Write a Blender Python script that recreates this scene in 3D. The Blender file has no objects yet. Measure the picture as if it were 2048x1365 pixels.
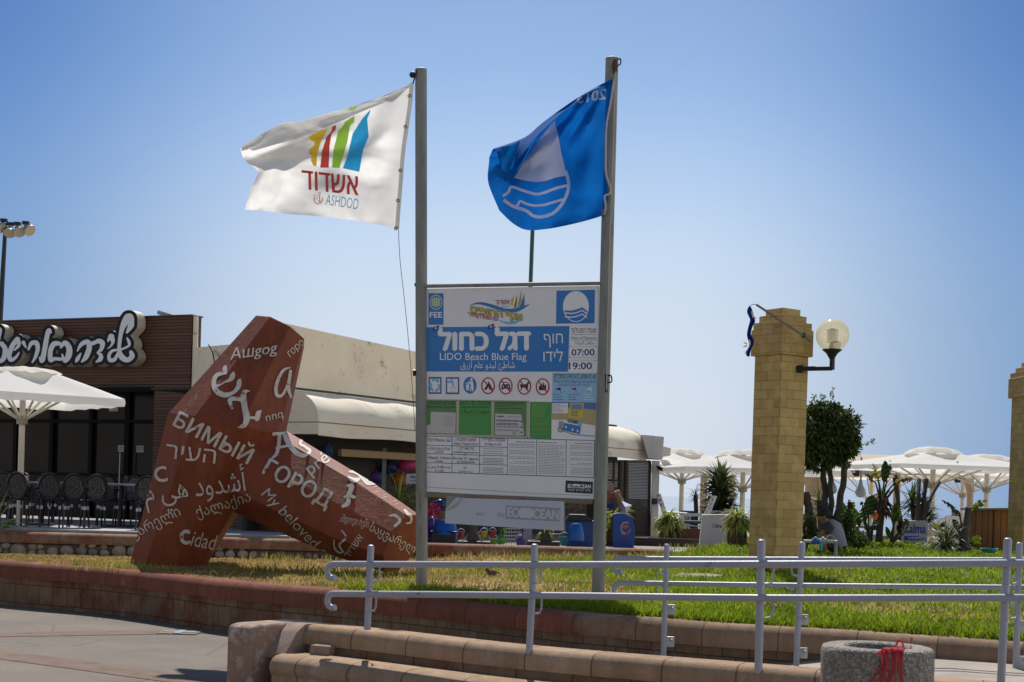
import bpy, bmesh, math, random
import numpy as np
from mathutils import Vector, Matrix, noise
from mathutils.bvhtree import BVHTree
from mathutils.geometry import tessellate_polygon
R = math.radians
random.seed(7)
SC = bpy.context.scene
COL = SC.collection

# ---------------------------------------------------------------- camera, sky, sun, exposure
F, EYE, ROLL, HX, HY = 2844.0, 1.55, R(1.6), 1024.0, 984.0      # focal length in photo pixels, eye height, roll, principal point
cam = bpy.data.cameras.new('camera'); camo = bpy.data.objects.new('camera', cam); COL.objects.link(camo)
cam.sensor_width = 36; cam.lens = F/2048*36; cam.clip_end = 60000
cam.shift_x = 0; cam.shift_y = (HY-682.5)/2048
camo.matrix_world = Matrix.Translation((0, 0, EYE)) @ Matrix.Rotation(-ROLL, 4, 'Y') @ Matrix.Rotation(R(90), 4, 'X')
cam.dof.use_dof = True; cam.dof.focus_distance = 16.0; cam.dof.aperture_fstop = 5.6
SC.camera = camo
SUN_EL, SUN_AZ = R(53), R(-3)            # azimuth measured from +Y, clockwise
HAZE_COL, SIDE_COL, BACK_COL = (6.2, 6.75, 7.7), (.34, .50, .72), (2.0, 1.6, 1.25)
w = bpy.data.worlds.new('World'); SC.world = w; w.use_nodes = True
nt = w.node_tree; bg = nt.nodes['Background']
sky = nt.nodes.new('ShaderNodeTexSky'); sky.sky_type = 'NISHITA'; sky.sun_disc = False
sky.sun_elevation = SUN_EL; sky.sun_rotation = SUN_AZ; sky.air_density = 1.0; sky.dust_density = 0.6; sky.ozone_density = 3.0
def wn(t, **k):
    n = nt.nodes.new(t)
    for a, v in k.items(): setattr(n, a, v)
    return n
tcw = wn('ShaderNodeTexCoord'); sep = wn('ShaderNodeSeparateXYZ'); nt.links.new(tcw.outputs['Generated'], sep.inputs[0])
# sea haze: low sky goes pale blue-white
def wramp(src, stops, interp_='EASE'):
    r = wn('ShaderNodeValToRGB'); e = r.color_ramp.elements; r.color_ramp.interpolation = interp_
    while len(e) < len(stops): e.new(.5)
    for i, (p, c) in enumerate(stops): e[i].position = p; e[i].color = (c[0], c[1], c[2], 1)
    nt.links.new(src, r.inputs[0]); return r.outputs[0]
def wmix(fac, a, b, mode='MIX'):
    m = wn('ShaderNodeMix', data_type='RGBA', blend_type=mode, clamp_result=False)
    for k, x in ((0, fac), (6, a), (7, b)):
        if isinstance(x, (int, float)): m.inputs[k].default_value = x
        elif isinstance(x, tuple): m.inputs[k].default_value = (x[0], x[1], x[2], 1)
        else: nt.links.new(x, m.inputs[k])
    return m.outputs[2]
hz = wramp(sep.outputs[2], [(0, (1, 1, 1)), (.08, (.85, .85, .85)), (.30, (0, 0, 0))])
skyc = wmix(hz, sky.outputs[0], HAZE_COL)
# sky darkened to the sides like lens falloff; brightness behind the camera is added fill
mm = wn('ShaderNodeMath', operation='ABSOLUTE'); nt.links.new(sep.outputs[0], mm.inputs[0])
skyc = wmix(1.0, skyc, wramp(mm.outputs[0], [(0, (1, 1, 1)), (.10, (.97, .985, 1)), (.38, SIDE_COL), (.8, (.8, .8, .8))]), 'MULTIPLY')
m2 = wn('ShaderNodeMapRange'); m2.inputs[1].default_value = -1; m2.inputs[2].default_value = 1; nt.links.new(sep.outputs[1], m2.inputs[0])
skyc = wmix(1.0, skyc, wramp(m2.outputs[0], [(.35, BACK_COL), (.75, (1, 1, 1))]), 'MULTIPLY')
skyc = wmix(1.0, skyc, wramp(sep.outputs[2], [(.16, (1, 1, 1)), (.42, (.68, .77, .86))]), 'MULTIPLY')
# added fill: sky out of view to the right brightened for parapet and awning
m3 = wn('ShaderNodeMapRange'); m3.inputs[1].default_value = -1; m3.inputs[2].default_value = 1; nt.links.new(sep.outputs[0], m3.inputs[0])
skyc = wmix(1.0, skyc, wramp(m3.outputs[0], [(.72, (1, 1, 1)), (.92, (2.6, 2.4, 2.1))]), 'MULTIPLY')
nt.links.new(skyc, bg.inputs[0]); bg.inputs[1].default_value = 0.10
sl = bpy.data.lights.new('sun', 'SUN'); so = bpy.data.objects.new('sun', sl); COL.objects.link(so)
sl.energy = 5.0; sl.angle = R(0.53); sl.color = (1, .95, .87)
sdir = Vector((math.sin(SUN_AZ)*math.cos(SUN_EL), math.cos(SUN_AZ)*math.cos(SUN_EL), math.sin(SUN_EL)))
so.rotation_euler = sdir.to_track_quat('Z', 'Y').to_euler()
SC.view_settings.view_transform = 'Standard'; SC.view_settings.look = 'None'; SC.view_settings.gamma = 1
SC.view_settings.exposure = 0.12
SC.render.engine = 'CYCLES'

# ---------------------------------------------------------------- measuring helpers: a photo pixel to a real point
CR, SR = math.cos(ROLL), math.sin(ROLL)
CAM = Vector((0, 0, EYE))
def ray(px, py):
    a = (px-HX)/F; b = -(py-HY)/F
    return Vector((a*CR-b*SR, 1, a*SR+b*CR))
def at(px, py, D): return CAM+ray(px, py)*D
def onz(px, py, z):
    r = ray(px, py); return CAM+r*((z-EYE)/r.z)
def onplane(px, py, p, n):
    r = ray(px, py); return CAM+r*((p-CAM).dot(n)/r.dot(n))
def lerp(a, b, t): return a+(b-a)*t
def cr4(p0, p1, p2, p3, t):
    return 0.5*((2*p1)+(p2-p0)*t+(2*p0-5*p1+4*p2-p3)*t*t+(3*p1-p0-3*p2+p3)*t**3)
def spline(pts, n):
    pts = [Vector(p) for p in pts]; out = []; k = len(pts)-1
    for i in range(n):
        x = i/(n-1)*k; j = min(int(x), k-1); t = x-j
        out.append(cr4(pts[max(j-1, 0)], pts[j], pts[j+1], pts[min(j+2, k)], t))
    return out
def interp(x, xs, ys): return float(np.interp(x, xs, ys))

# ---------------------------------------------------------------- objects
def wloc(o):
    v = Vector((0, 0, 0))
    while o is not None: v = v+o.location; o = o.parent
    return v
def tag(o, label=None, cat=None, group=None, kind=None):
    if label: o['label'] = label
    if cat: o['category'] = cat
    if group: o['group'] = group
    if kind: o['kind'] = kind
    return o
def thing(name, label, cat, loc=(0, 0, 0), group=None):
    o = bpy.data.objects.new(name, None); COL.objects.link(o); o.location = loc; o.empty_display_size = .2
    return tag(o, label, cat, group)
def dup(o, parent=None):
    c = o.copy(); COL.objects.link(c); c.parent = parent
    for ch in list(o.children): dup(ch, c)
    return c
class MB:
    def __init__(s): s.v = []; s.f = []; s.m = []; s.uv = []; s.hasuv = False
    def add(s, vs, fs, m=0, uvs=None):
        b = len(s.v); s.v += [Vector(v) for v in vs]
        for i, f in enumerate(fs):
            s.f.append([b+k for k in f]); s.m.append(m)
            if uvs: s.uv.append(uvs[i]); s.hasuv = True
            else: s.uv.append(None)
        return s
    def box(s, c, size, ax=None, m=0, taper=1.0):
        c = Vector(c); hx, hy, hz = [q/2 for q in size]
        X, Y, Z = ax if ax else (Vector((1, 0, 0)), Vector((0, 1, 0)), Vector((0, 0, 1)))
        vs = []
        for dz in (-1, 1):
            k = taper if dz > 0 else 1
            for dx, dy in ((-1, -1), (1, -1), (1, 1), (-1, 1)):
                vs.append(c+X*(dx*hx*k)+Y*(dy*hy*k)+Z*(dz*hz))
        return s.add(vs, [(3, 2, 1, 0), (4, 5, 6, 7), (0, 1, 5, 4), (1, 2, 6, 5), (2, 3, 7, 6), (3, 0, 4, 7)], m)
    def tube(s, pts, r, seg=8, m=0, cap=True):
        pts = [Vector(p) for p in pts]; n = len(pts)
        rs = r if isinstance(r, (list, tuple)) else [r]*n
        vs = []; prev = None
        for i, p in enumerate(pts):
            t = (pts[min(i+1, n-1)]-pts[max(i-1, 0)]); t = t.normalized() if t.length > 1e-9 else Vector((0, 0, 1))
            if prev is None:
                a = Vector((0, 0, 1)) if abs(t.z) < .9 else Vector((1, 0, 0)); u = t.cross(a).normalized()
            else:
                u = prev-t*prev.dot(t); u = u.normalized() if u.length > 1e-6 else t.orthogonal().normalized()
            prev = u; wv = t.cross(u)
            for k in range(seg):
                an = 2*math.pi*k/seg; vs.append(p+(u*math.cos(an)+wv*math.sin(an))*rs[i])
        fs = []
        for i in range(n-1):
            for k in range(seg):
                k2 = (k+1) % seg; fs.append((i*seg+k, i*seg+k2, (i+1)*seg+k2, (i+1)*seg+k))
        if cap: fs.append(tuple(range(seg-1, -1, -1))); fs.append(tuple((n-1)*seg+k for k in range(seg)))
        return s.add(vs, fs, m)
    def lathe(s, c, prof, seg=24, m=0, phase=0.0, cap=True):
        c = Vector(c); vs = []; n = len(prof)
        for r, z in prof:
            for k in range(seg):
                an = phase+2*math.pi*k/seg; vs.append(c+Vector((math.cos(an)*r, math.sin(an)*r, z)))
        fs = []
        for i in range(n-1):
            for k in range(seg):
                k2 = (k+1) % seg; fs.append((i*seg+k, i*seg+k2, (i+1)*seg+k2, (i+1)*seg+k))
        if cap: fs.append(tuple(range(seg-1, -1, -1))); fs.append(tuple((n-1)*seg+k for k in range(seg)))
        return s.add(vs, fs, m)
    def prism(s, poly, d, m=0):
        """solid between polygon (3d points) and the same polygon moved by d"""
        poly = [Vector(p) for p in poly]; n = len(poly); d = Vector(d)
        vs = poly+[p+d for p in poly]
        fs = [tuple(range(n)), tuple(range(2*n-1, n-1, -1))]
        for i in range(n): j = (i+1) % n; fs.append((i, n+i, n+j, j))
        return s.add(vs, fs, m)
    def grid(s, rows, m=0, uvf=None):
        nr, nc = len(rows), len(rows[0]); vs = [p for r in rows for p in r]; fs = []; uvs = [] if uvf else None
        for i in range(nr-1):
            for j in range(nc-1):
                fs.append((i*nc+j, i*nc+j+1, (i+1)*nc+j+1, (i+1)*nc+j))
                if uvf: uvs.append([uvf(i, j), uvf(i, j+1), uvf(i+1, j+1), uvf(i+1, j)])
        return s.add(vs, fs, m, uvs)
    def ball(s, c, r, seg=12, rings=8, m=0, sq=(1, 1, 1), nz=0, ax=None):
        c = Vector(c); vs = [c+Vector((0, 0, -r*sq[2]))]; fs = []
        off = random.random()*99
        for i in range(1, rings):
            th = math.pi*i/rings-math.pi/2
            for k in range(seg):
                an = 2*math.pi*k/seg
                d = Vector((math.cos(th)*math.cos(an), math.cos(th)*math.sin(an), math.sin(th)))
                q = 1+nz*noise.noise(d*1.6+Vector((off, 0, 0)))
                vs.append(c+Vector((d.x*r*sq[0], d.y*r*sq[1], d.z*r*sq[2]))*q)
        vs.append(c+Vector((0, 0, r*sq[2]))); L = len(vs)-1
        for k in range(seg):
            k2 = (k+1) % seg
            fs.append((0, 1+k2, 1+k)); fs.append((L, L-seg+k, L-seg+k2))
            for i in range(rings-2): fs.append((1+i*seg+k, 1+i*seg+k2, 1+(i+1)*seg+k2, 1+(i+1)*seg+k))
        return s.add(vs, fs, m)
    def build(s, name, mats, parent=None, smooth=False, bevel=0, sharp=35):
        me = bpy.data.meshes.new(name); o = bpy.data.objects.new(name, me); COL.objects.link(o)
        off = Vector((0, 0, 0))
        if parent is not None: o.parent = parent; off = wloc(parent)
        me.from_pydata([tuple(v-off) for v in s.v], [], s.f)
        if not isinstance(mats, (list, tuple)): mats = [mats]
        for m in mats: me.materials.append(m)
        me.polygons.foreach_set('material_index', s.m)
        if s.hasuv:
            uv = me.uv_layers.new(name='UVMap'); k = 0
            for f, u in zip(s.f, s.uv):
                for i in range(len(f)):
                    if u: uv.data[k].uv = u[i]
                    k += 1
        me.update()
        if smooth:
            me.shade_smooth()
            try: me.set_sharp_from_angle(angle=R(sharp))
            except Exception: pass
        if bevel:
            b = o.modifiers.new('bevel', 'BEVEL'); b.width = bevel; b.segments = 2; b.limit_method = 'ANGLE'
        return o

# ---------------------------------------------------------------- materials
def newmat(name):
    m = bpy.data.materials.new(name); m.use_nodes = True
    return m, m.node_tree.nodes, m.node_tree.links, m.node_tree.nodes['Principled BSDF']
def rgba(c): return (c[0], c[1], c[2], 1)
def srgb(r, g, b):
    f = lambda x: (x/255/12.92) if x <= 10 else ((x/255+.055)/1.055)**2.4
    return (f(r), f(g), f(b))
def coords(N, L, kind='Object'):
    t = N.new('ShaderNodeTexCoord'); return t.outputs[kind]
def noisen(N, L, co, scale, detail=5, rough=.6):
    n = N.new('ShaderNodeTexNoise'); n.inputs['Scale'].default_value = scale; n.inputs['Detail'].default_value = detail; n.inputs['Roughness'].default_value = rough
    L.new(co, n.inputs['Vector']); return n.outputs['Fac']
def ramp(N, L, fac, stops):
    r = N.new('ShaderNodeValToRGB'); e = r.color_ramp.elements
    while len(e) < len(stops): e.new(.5)
    for i, (p, c) in enumerate(stops): e[i].position = p; e[i].color = rgba(c) if len(c) == 3 else c
    L.new(fac, r.inputs['Fac']); return r.outputs['Color']
def mixc(N, L, fac, a, b, mode='MIX'):
    m = N.new('ShaderNodeMix'); m.data_type = 'RGBA'; m.blend_type = mode
    if isinstance(fac, (int, float)): m.inputs[0].default_value = fac
    else: L.new(fac, m.inputs[0])
    for k, x in ((6, a), (7, b)):
        if isinstance(x, tuple): m.inputs[k].default_value = rgba(x)
        else: L.new(x, m.inputs[k])
    return m.outputs[2]
def bumpn(N, L, B, h, strength=.3, dist=.02):
    b = N.new('ShaderNodeBump'); b.inputs['Strength'].default_value = strength; b.inputs['Distance'].default_value = dist
    L.new(h, b.inputs['Height']); L.new(b.outputs[0], B.inputs['Normal'])
_mc = {}
def M(name, c, c2=None, scale=6, rough=.6, bump=0, metal=0, spec=.4, transl=0, stain=None, sscale=1.5, sth=(.55, .7), bscale=60, kind='Object', stretch=None):
    """general weathered surface: base colour, a second colour in noise, optional stain patches and fine bump"""
    if name in _mc: return _mc[name]
    m, N, L, B = newmat(name)
    co = coords(N, L, kind)
    if stretch:
        mp = N.new('ShaderNodeMapping'); mp.inputs['Scale'].default_value = stretch; L.new(co, mp.inputs['Vector']); co = mp.outputs[0]
    col = c
    if c2 is not None:
        col = mixc(N, L, ramp(N, L, noisen(N, L, co, scale), [(.35, (0, 0, 0)), (.65, (1, 1, 1))]), c, c2)
    if stain is not None:
        f = ramp(N, L, noisen(N, L, co, sscale, 8, .68), [(sth[0], (0, 0, 0)), (sth[1], (1, 1, 1))])
        col = mixc(N, L, f, col, stain)
    if isinstance(col, tuple): B.inputs['Base Color'].default_value = rgba(col)
    else: L.new(col, B.inputs['Base Color'])
    B.inputs['Roughness'].default_value = rough; B.inputs['Metallic'].default_value = metal
    B.inputs['Specular IOR Level'].default_value = spec
    if bump: bumpn(N, L, B, noisen(N, L, co, bscale, 6, .7), bump, .01)
    if transl:
        t = N.new('ShaderNodeBsdfTranslucent'); mx = N.new('ShaderNodeMixShader'); mx.inputs[0].default_value = transl
        if isinstance(col, tuple): t.inputs['Color'].default_value = rgba(col)
        else: L.new(col, t.inputs['Color'])
        L.new(B.outputs[0], mx.inputs[1]); L.new(t.outputs[0], mx.inputs[2]); L.new(mx.outputs[0], N['Material Output'].inputs[0])
    _mc[name] = m; return m
def P(name, c, rough=.6, **k): return M(name, c, None, rough=rough, **k)
def boxuv(N, L, sx=1, sz=1):
    """(x or y, z) in metres on upright faces of an object built square to its own axes"""
    t = N.new('ShaderNodeTexCoord'); s = N.new('ShaderNodeSeparateXYZ'); L.new(t.outputs['Object'], s.inputs[0])
    sn = N.new('ShaderNodeSeparateXYZ'); L.new(t.outputs['Normal'], sn.inputs[0])
    ab = N.new('ShaderNodeMath'); ab.operation = 'ABSOLUTE'; L.new(sn.outputs[0], ab.inputs[0])
    gt = N.new('ShaderNodeMath'); gt.operation = 'GREATER_THAN'; gt.inputs[1].default_value = .5; L.new(ab.outputs[0], gt.inputs[0])
    mx = N.new('ShaderNodeMix'); L.new(gt.outputs[0], mx.inputs[0]); L.new(s.outputs[0], mx.inputs[2]); L.new(s.outputs[1], mx.inputs[3])
    c = N.new('ShaderNodeCombineXYZ'); L.new(mx.outputs[0], c.inputs[0]); L.new(s.outputs[2], c.inputs[1])
    return c.outputs[0], t.outputs['Object']
def brickmat(name, c1, c2, mortar, bw, bh, ms=.008, uv=None, rough=.85, bump=.5, squash=.5, noise_c=None, nscale=3, nth=(.5, .7), noise2=None, offset=.5, fine=.25):
    m, N, L, B = newmat(name)
    if uv == 'box': co, oc = boxuv(N, L)
    else: co = coords(N, L, 'UV'); oc = coords(N, L, 'Object')
    b = N.new('ShaderNodeTexBrick'); L.new(co, b.inputs['Vector']); b.offset = offset
    b.inputs['Color1'].default_value = rgba(c1); b.inputs['Color2'].default_value = rgba(c2); b.inputs['Mortar'].default_value = rgba(mortar)
    b.inputs['Scale'].default_value = 1; b.inputs['Mortar Size'].default_value = ms; b.inputs['Mortar Smooth'].default_value = .3
    b.inputs['Brick Width'].default_value = bw; b.inputs['Row Height'].default_value = bh
    col = b.outputs['Color']
    fn = noisen(N, L, oc, 45, 6, .75)
    col = mixc(N, L, fine, col, ramp(N, L, fn, [(.25, (.25, .25, .25)), (.75, (1, 1, 1))]), 'MULTIPLY')
    if noise_c is not None:
        col = mixc(N, L, ramp(N, L, noisen(N, L, oc, nscale, 7, .65), [(nth[0], (0, 0, 0)), (nth[1], (1, 1, 1))]), col, noise_c)
    if noise2 is not None:
        col = mixc(N, L, ramp(N, L, noisen(N, L, oc, nscale*.37, 6, .6), [(.6, (0, 0, 0)), (.72, (.8, .8, .8))]), col, noise2)
    L.new(col, B.inputs['Base Color']); B.inputs['Roughness'].default_value = rough; B.inputs['Specular IOR Level'].default_value = .25
    hm = N.new('ShaderNodeMath'); hm.operation = 'MULTIPLY_ADD'; L.new(b.outputs['Fac'], hm.inputs[0]); hm.inputs[1].default_value = -1
    L.new(fn, hm.inputs[2]); bumpn(N, L, B, hm.outputs[0], bump, .012)
    return m

# ---------------------------------------------------------------- lettering and flat marks, laid on real surfaces
def heb(s): return s[::-1]
_tc = {}
def textmesh(s, shear=0.0, space=1.0):
    """outlines of a line of writing, filled contour by contour: a list of (verts, faces)"""
    k = (s, shear, space)
    if k in _tc: return _tc[k]
    c = bpy.data.curves.new('t', 'FONT'); c.body = s; c.shear = shear; c.space_character = space; c.resolution_u = 3; c.fill_mode = 'NONE'
    o = bpy.data.objects.new('t', c); COL.objects.link(o); bpy.context.view_layer.update()
    me = o.to_mesh(); P_ = [(v.co.x, v.co.y) for v in me.vertices]; nb = {}
    for e in me.edges:
        a, b = e.vertices; nb.setdefault(a, []).append(b); nb.setdefault(b, []).append(a)
    o.to_mesh_clear(); bpy.data.objects.remove(o); bpy.data.curves.remove(c)
    loops = []; seen = set()
    for st in range(len(P_)):
        if st in seen or st not in nb: continue
        lp = [st]; seen.add(st); cur = st
        while True:
            nx = [q for q in nb[cur] if q not in seen]
            if not nx: break
            cur = nx[0] if len(lp) > 1 else max(nx, key=lambda q: q == st+1); seen.add(cur); lp.append(cur)
        if len(lp) > 2: loops.append([P_[i] for i in lp])
    area = lambda l: sum(l[i-1][0]*l[i][1]-l[i][0]*l[i-1][1] for i in range(len(l)))/2
    def inside(p, l):
        r = False
        for i in range(len(l)):
            (x0, y0), (x1, y1) = l[i-1], l[i]
            if (y0 > p[1]) != (y1 > p[1]) and p[0] < (x1-x0)*(p[1]-y0)/(y1-y0)+x0: r = not r
        return r
    ar = [area(l) for l in loops]
    ish = [any(ar[i]*ar[j] < 0 and abs(ar[j]) > abs(ar[i]) and inside(loops[i][0], loops[j]) for j in range(len(loops))) for i in range(len(loops))]
    outer = [l for l, h in zip(loops, ish) if not h]; holes = [l for l, h in zip(loops, ish) if h]; parts = []
    for l in outer:
        hs = [h for h in holes if inside(h[0], l) and abs(area(h)) < abs(area(l))]
        t = tessellate_polygon([[Vector((x, y, 0)) for x, y in q] for q in [l]+hs]); parts.append((sum([l]+hs, []), [tuple(q) for q in t]))
    _tc[k] = parts; return parts
class Marks:
    """shapes given where they stand in the photo, laid by sight line on a plane or on a mesh (bvh), a hair above it"""
    def __init__(s, plane=None, bvh=None, step=.0012, off=.002): s.plane = plane; s.bvh = bvh; s.step = step; s.off = off; s.items = []; s.mats = []
    def mi(s, m):
        if m not in s.mats: s.mats.append(m)
        return s.mats.index(m)
    def raw(s, vs, fs, m, layer): s.items.append((vs, fs, s.mi(m), layer)); return s
    def poly(s, pts, m, layer=0):
        t = tessellate_polygon([[Vector((p[0], p[1], 0)) for p in pts]])
        return s.raw([tuple(p) for p in pts], [tuple(q) for q in t], m, layer)
    def rect(s, x0, y0, x1, y1, m, layer=0, sk=0.0, skr=None):
        """sk: y change per x (slope of the printed line)"""
        b = sk if skr is None else skr
        return s.poly([(x0, y0), (x1, y0+sk*(x1-x0)), (x1, y1+b*(x1-x0)), (x0, y1)], m, layer)
    def ell(s, cx, cy, rx, ry, m, layer=0, n=28, a0=0, a1=360):
        return s.poly([(cx+rx*math.cos(R(a0+(a1-a0)*k/n)), cy+ry*math.sin(R(a0+(a1-a0)*k/n))) for k in range(n)], m, layer)
    def ring(s, cx, cy, rx, ry, t, m, layer=0, n=32, a0=0, a1=360):
        vs = []; fs = []; full = abs(a1-a0) >= 360; q = n if full else n+1
        for k in range(q):
            an = R(a0+(a1-a0)*k/n)
            vs += [(cx+rx*math.cos(an), cy+ry*math.sin(an)), (cx+(rx-t)*math.cos(an), cy+(ry-t)*math.sin(an))]
        for k in range(n): j = (k+1) % q; fs.append((2*k, 2*j, 2*j+1, 2*k+1))
        return s.raw(vs, fs, m, layer)
    def stroke(s, pts, wd, m, layer=0, n=None):
        if n: pts = [tuple(p) for p in spline([Vector((p[0], p[1], 0)) for p in pts], n)]
        ws = wd if isinstance(wd, (list, tuple)) else [wd]*len(pts)
        if len(ws) != len(pts): ws = [interp(i/(len(pts)-1), np.linspace(0, 1, len(ws)), ws) for i in range(len(pts))]
        vs = []; fs = []
        for i, p in enumerate(pts):
            a = pts[max(i-1, 0)]; b = pts[min(i+1, len(pts)-1)]
            dx, dy = b[0]-a[0], b[1]-a[1]; l = math.hypot(dx, dy) or 1; nx, ny = -dy/l*ws[i]/2, dx/l*ws[i]/2
            vs += [(p[0]+nx, p[1]+ny), (p[0]-nx, p[1]-ny)]
        for i in range(len(pts)-1): fs.append((2*i, 2*i+2, 2*i+3, 2*i+1))
        return s.raw(vs, fs, m, layer)
    def text(s, t, p0, p1, h, m, layer=1, bold=0.0, shear=0.0, up=None, space=1.0, mirror=False):
        """t drawn from p0 to p1 along its base line, capitals h pixels high; bold thickens by overprinting"""
        parts = textmesh(t, shear, space); allv = [v for p in parts for v in p[0]]
        x0 = min(v[0] for v in allv); x1 = max(v[0] for v in allv)
        dx, dy = p1[0]-p0[0], p1[1]-p0[1]; l = math.hypot(dx, dy)
        ux, uy = up if up else (dy/l, -dx/l); em = h/.73
        sh = [(0, 0)] if bold < .009 else [(-bold, 0), (bold, 0), (0, bold*.8), (0, -bold*.8)] if bold > .014 else [(-bold, 0), (bold, 0)]
        for q, (bx_, by_) in enumerate(sh):
            for w_, (vs, fs) in enumerate(parts):
                out = []
                for x, y in vs:
                    f = (x-x0)/(x1-x0)
                    if mirror: f = 1-f
                    k = em*(y+by_); out.append((p0[0]+dx*f+ux*k+dx/l*bx_*em, p0[1]+dy*f+uy*k+dy/l*bx_*em))
                s.raw(out, fs, m, layer+q*.17+(w_ % 3)*.05)
        return s
    def lines(s, x0, y0, x1, n, dy, m, layer=1, sk=0.0, th=1.0, right=False, seed=1, full=False):
        """lines too small to read in the photo: rows of word-long dashes"""
        rg = random.Random(seed)
        for i in range(n):
            y = y0+i*dy; wl = (x1-x0)*(1 if full else rg.uniform(.55, 1.0)); a = x1-wl if right else x0; b = a+wl; x = a
            while x < b-1.5:
                wd = min(rg.uniform(3, 9), b-x); s.rect(x, y+sk*(x-x0), x+wd, y+th+sk*(x-x0), m, layer, sk); x += wd+rg.uniform(.8, 1.6)
        return s
    def build(s, name, parent=None, cut=0, smooth=False):
        mb = MB(); nrm = None
        if s.plane: p, n = s.plane; n = n.normalized(); n = n if n.dot(CAM-p) > 0 else -n
        for k, (vs, fs, mi, layer) in enumerate(s.items):
            if cut:
                bm = bmesh.new(); bv = [bm.verts.new((v[0], v[1], 0)) for v in vs]
                for f in fs:
                    try: bm.faces.new([bv[i] for i in f])
                    except ValueError: pass
                for ax in (0, 1):
                    lo = min(v[ax] for v in vs); hi = max(v[ax] for v in vs); q = math.floor(lo/cut)*cut+cut
                    while q < hi:
                        no = (1, 0, 0) if ax == 0 else (0, 1, 0); co = (q, 0, 0) if ax == 0 else (0, q, 0)
                        bmesh.ops.bisect_plane(bm, geom=bm.verts[:]+bm.edges[:]+bm.faces[:], plane_co=co, plane_no=no); q += cut
                bm.verts.index_update(); vs = [(v.co.x, v.co.y) for v in bm.verts]; fs = [tuple(v.index for v in f.verts) for f in bm.faces]; bm.free()
            o = s.off+s.step*layer
            if s.plane: out = [onplane(x, y, p, n)+n*o for x, y in vs]; ok = None
            else:
                out = []; ok = []
                for x, y in vs:
                    r = ray(x, y).normalized(); h = s.bvh.ray_cast(CAM, r)
                    ok.append(h[0] is not None)
                    nn = h[1] if h[0] and h[1].dot(r) < 0 else -r
                    out.append((h[0]-r*o+nn*o) if h[0] else CAM)
            ff = []
            for f in fs:
                if ok and not all(ok[i] for i in f): continue
                if ok and max((out[f[0]]-out[i]).length for i in f) > .35: continue
                if (out[f[1]]-out[f[0]]).cross(out[f[2]]-out[f[1]]).dot(CAM-out[f[0]]) < 0: f = tuple(reversed(f))
                ff.append(f)
            mb.add(out, ff, mi)
        return mb.build(name, s.mats, parent, smooth=smooth)
def bvh_of(mb): return BVHTree.FromPolygons([tuple(v) for v in mb.v], mb.f)
def strokefield(strokes, cell, grow=0.0):
    """union of round brush strokes [(x,y,r)...] as clean outlined 2d cells (marching squares): verts, faces, outline edges"""
    segs = [(a, b) for st in strokes for a, b in zip(st[:-1], st[1:])]
    xs = [p[0] for st in strokes for p in st]; ys = [p[1] for st in strokes for p in st]; mr = max(p[2] for st in strokes for p in st)+grow+cell*2
    X = np.arange(min(xs)-mr, max(xs)+mr, cell); Y = np.arange(min(ys)-mr, max(ys)+mr, cell)
    GX, GY = np.meshgrid(X, Y, indexing='ij'); d = np.full(GX.shape, 1e9)
    for a, b in segs:
        dx, dy = b[0]-a[0], b[1]-a[1]; l2 = dx*dx+dy*dy or 1
        t = np.clip(((GX-a[0])*dx+(GY-a[1])*dy)/l2, 0, 1)
        d = np.minimum(d, np.hypot(GX-a[0]-dx*t, GY-a[1]-dy*t)-(a[2]+(b[2]-a[2])*t)-grow)
    vs = []; idx = {}; fs = []; ed = []
    def vert(key, p):
        if key not in idx: idx[key] = len(vs); vs.append(p)
        return idx[key]
    for i in range(len(X)-1):
        for j in range(len(Y)-1):
            cs = ((i, j), (i+1, j), (i+1, j+1), (i, j+1)); vals = [d[c] for c in cs]
            if min(vals) > 0: continue
            poly = []; cut = []
            for k in range(4):
                a, b = cs[k], cs[(k+1) % 4]; va, vb = vals[k], vals[(k+1) % 4]
                if va <= 0: poly.append(vert(a, (X[a[0]], Y[a[1]])))
                if (va <= 0) != (vb <= 0):
                    t = va/(va-vb); q = vert((min(a, b), max(a, b)), (X[a[0]]+(X[b[0]]-X[a[0]])*t, Y[a[1]]+(Y[b[1]]-Y[a[1]])*t)); poly.append(q); cut.append(q)
            if len(poly) > 2: fs.append(tuple(poly))
            if len(cut) == 2: ed.append(tuple(cut))
    return vs, fs, ed

# ---------------------------------------------------------------- ground, paving, sea
ZP = -0.02; ZC = 0.52
wallpx = [(0, 1122), (230, 1138.5), (478, 1165), (663, 1180), (854, 1196), (1044, 1215), (1203, 1229), (1322, 1238), (1444, 1248), (1700, 1263), (1798, 1270), (2048, 1287)]
wp = [onz(x, y, ZC) for x, y in wallpx]
wp = [wp[0]+(wp[0]-wp[2])*2.2, wp[0]+(wp[0]-wp[2])*1.0]+wp+[wp[-1]+(wp[-1]-wp[-3])*1.2, wp[-1]+(wp[-1]-wp[-3])*3]
wallpath = spline([(p.x, p.y, 0) for p in wp], 140)
WX = [p.x for p in wallpath]; WY = [p.y for p in wallpath]
def wally(x): return float(np.interp(x, WX, WY))
def yback(x): return 21.42 if x < 2.3 else interp(x, [2.3, 4.0, 5.5, 8, 10, 14], [21.42, 25.5, 25.6, 25.2, 25.0, 25.0])
def lawnz(x, y):
    t = (y-wally(x))/(yback(x)-wally(x)); t = max(0, min(1.1, t))
    k = interp(x, [-7, -2.5, 0, 2.3, 4.5, 6.5, 8, 10], [-.13, -.05, .08, .13, .30, .36, .27, .18])
    return .50+k*(t**1.25)+.02*noise.noise(Vector((x*.8, y*.5, 0)))+.012*noise.noise(Vector((x*3, y*2, 3)))
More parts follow.
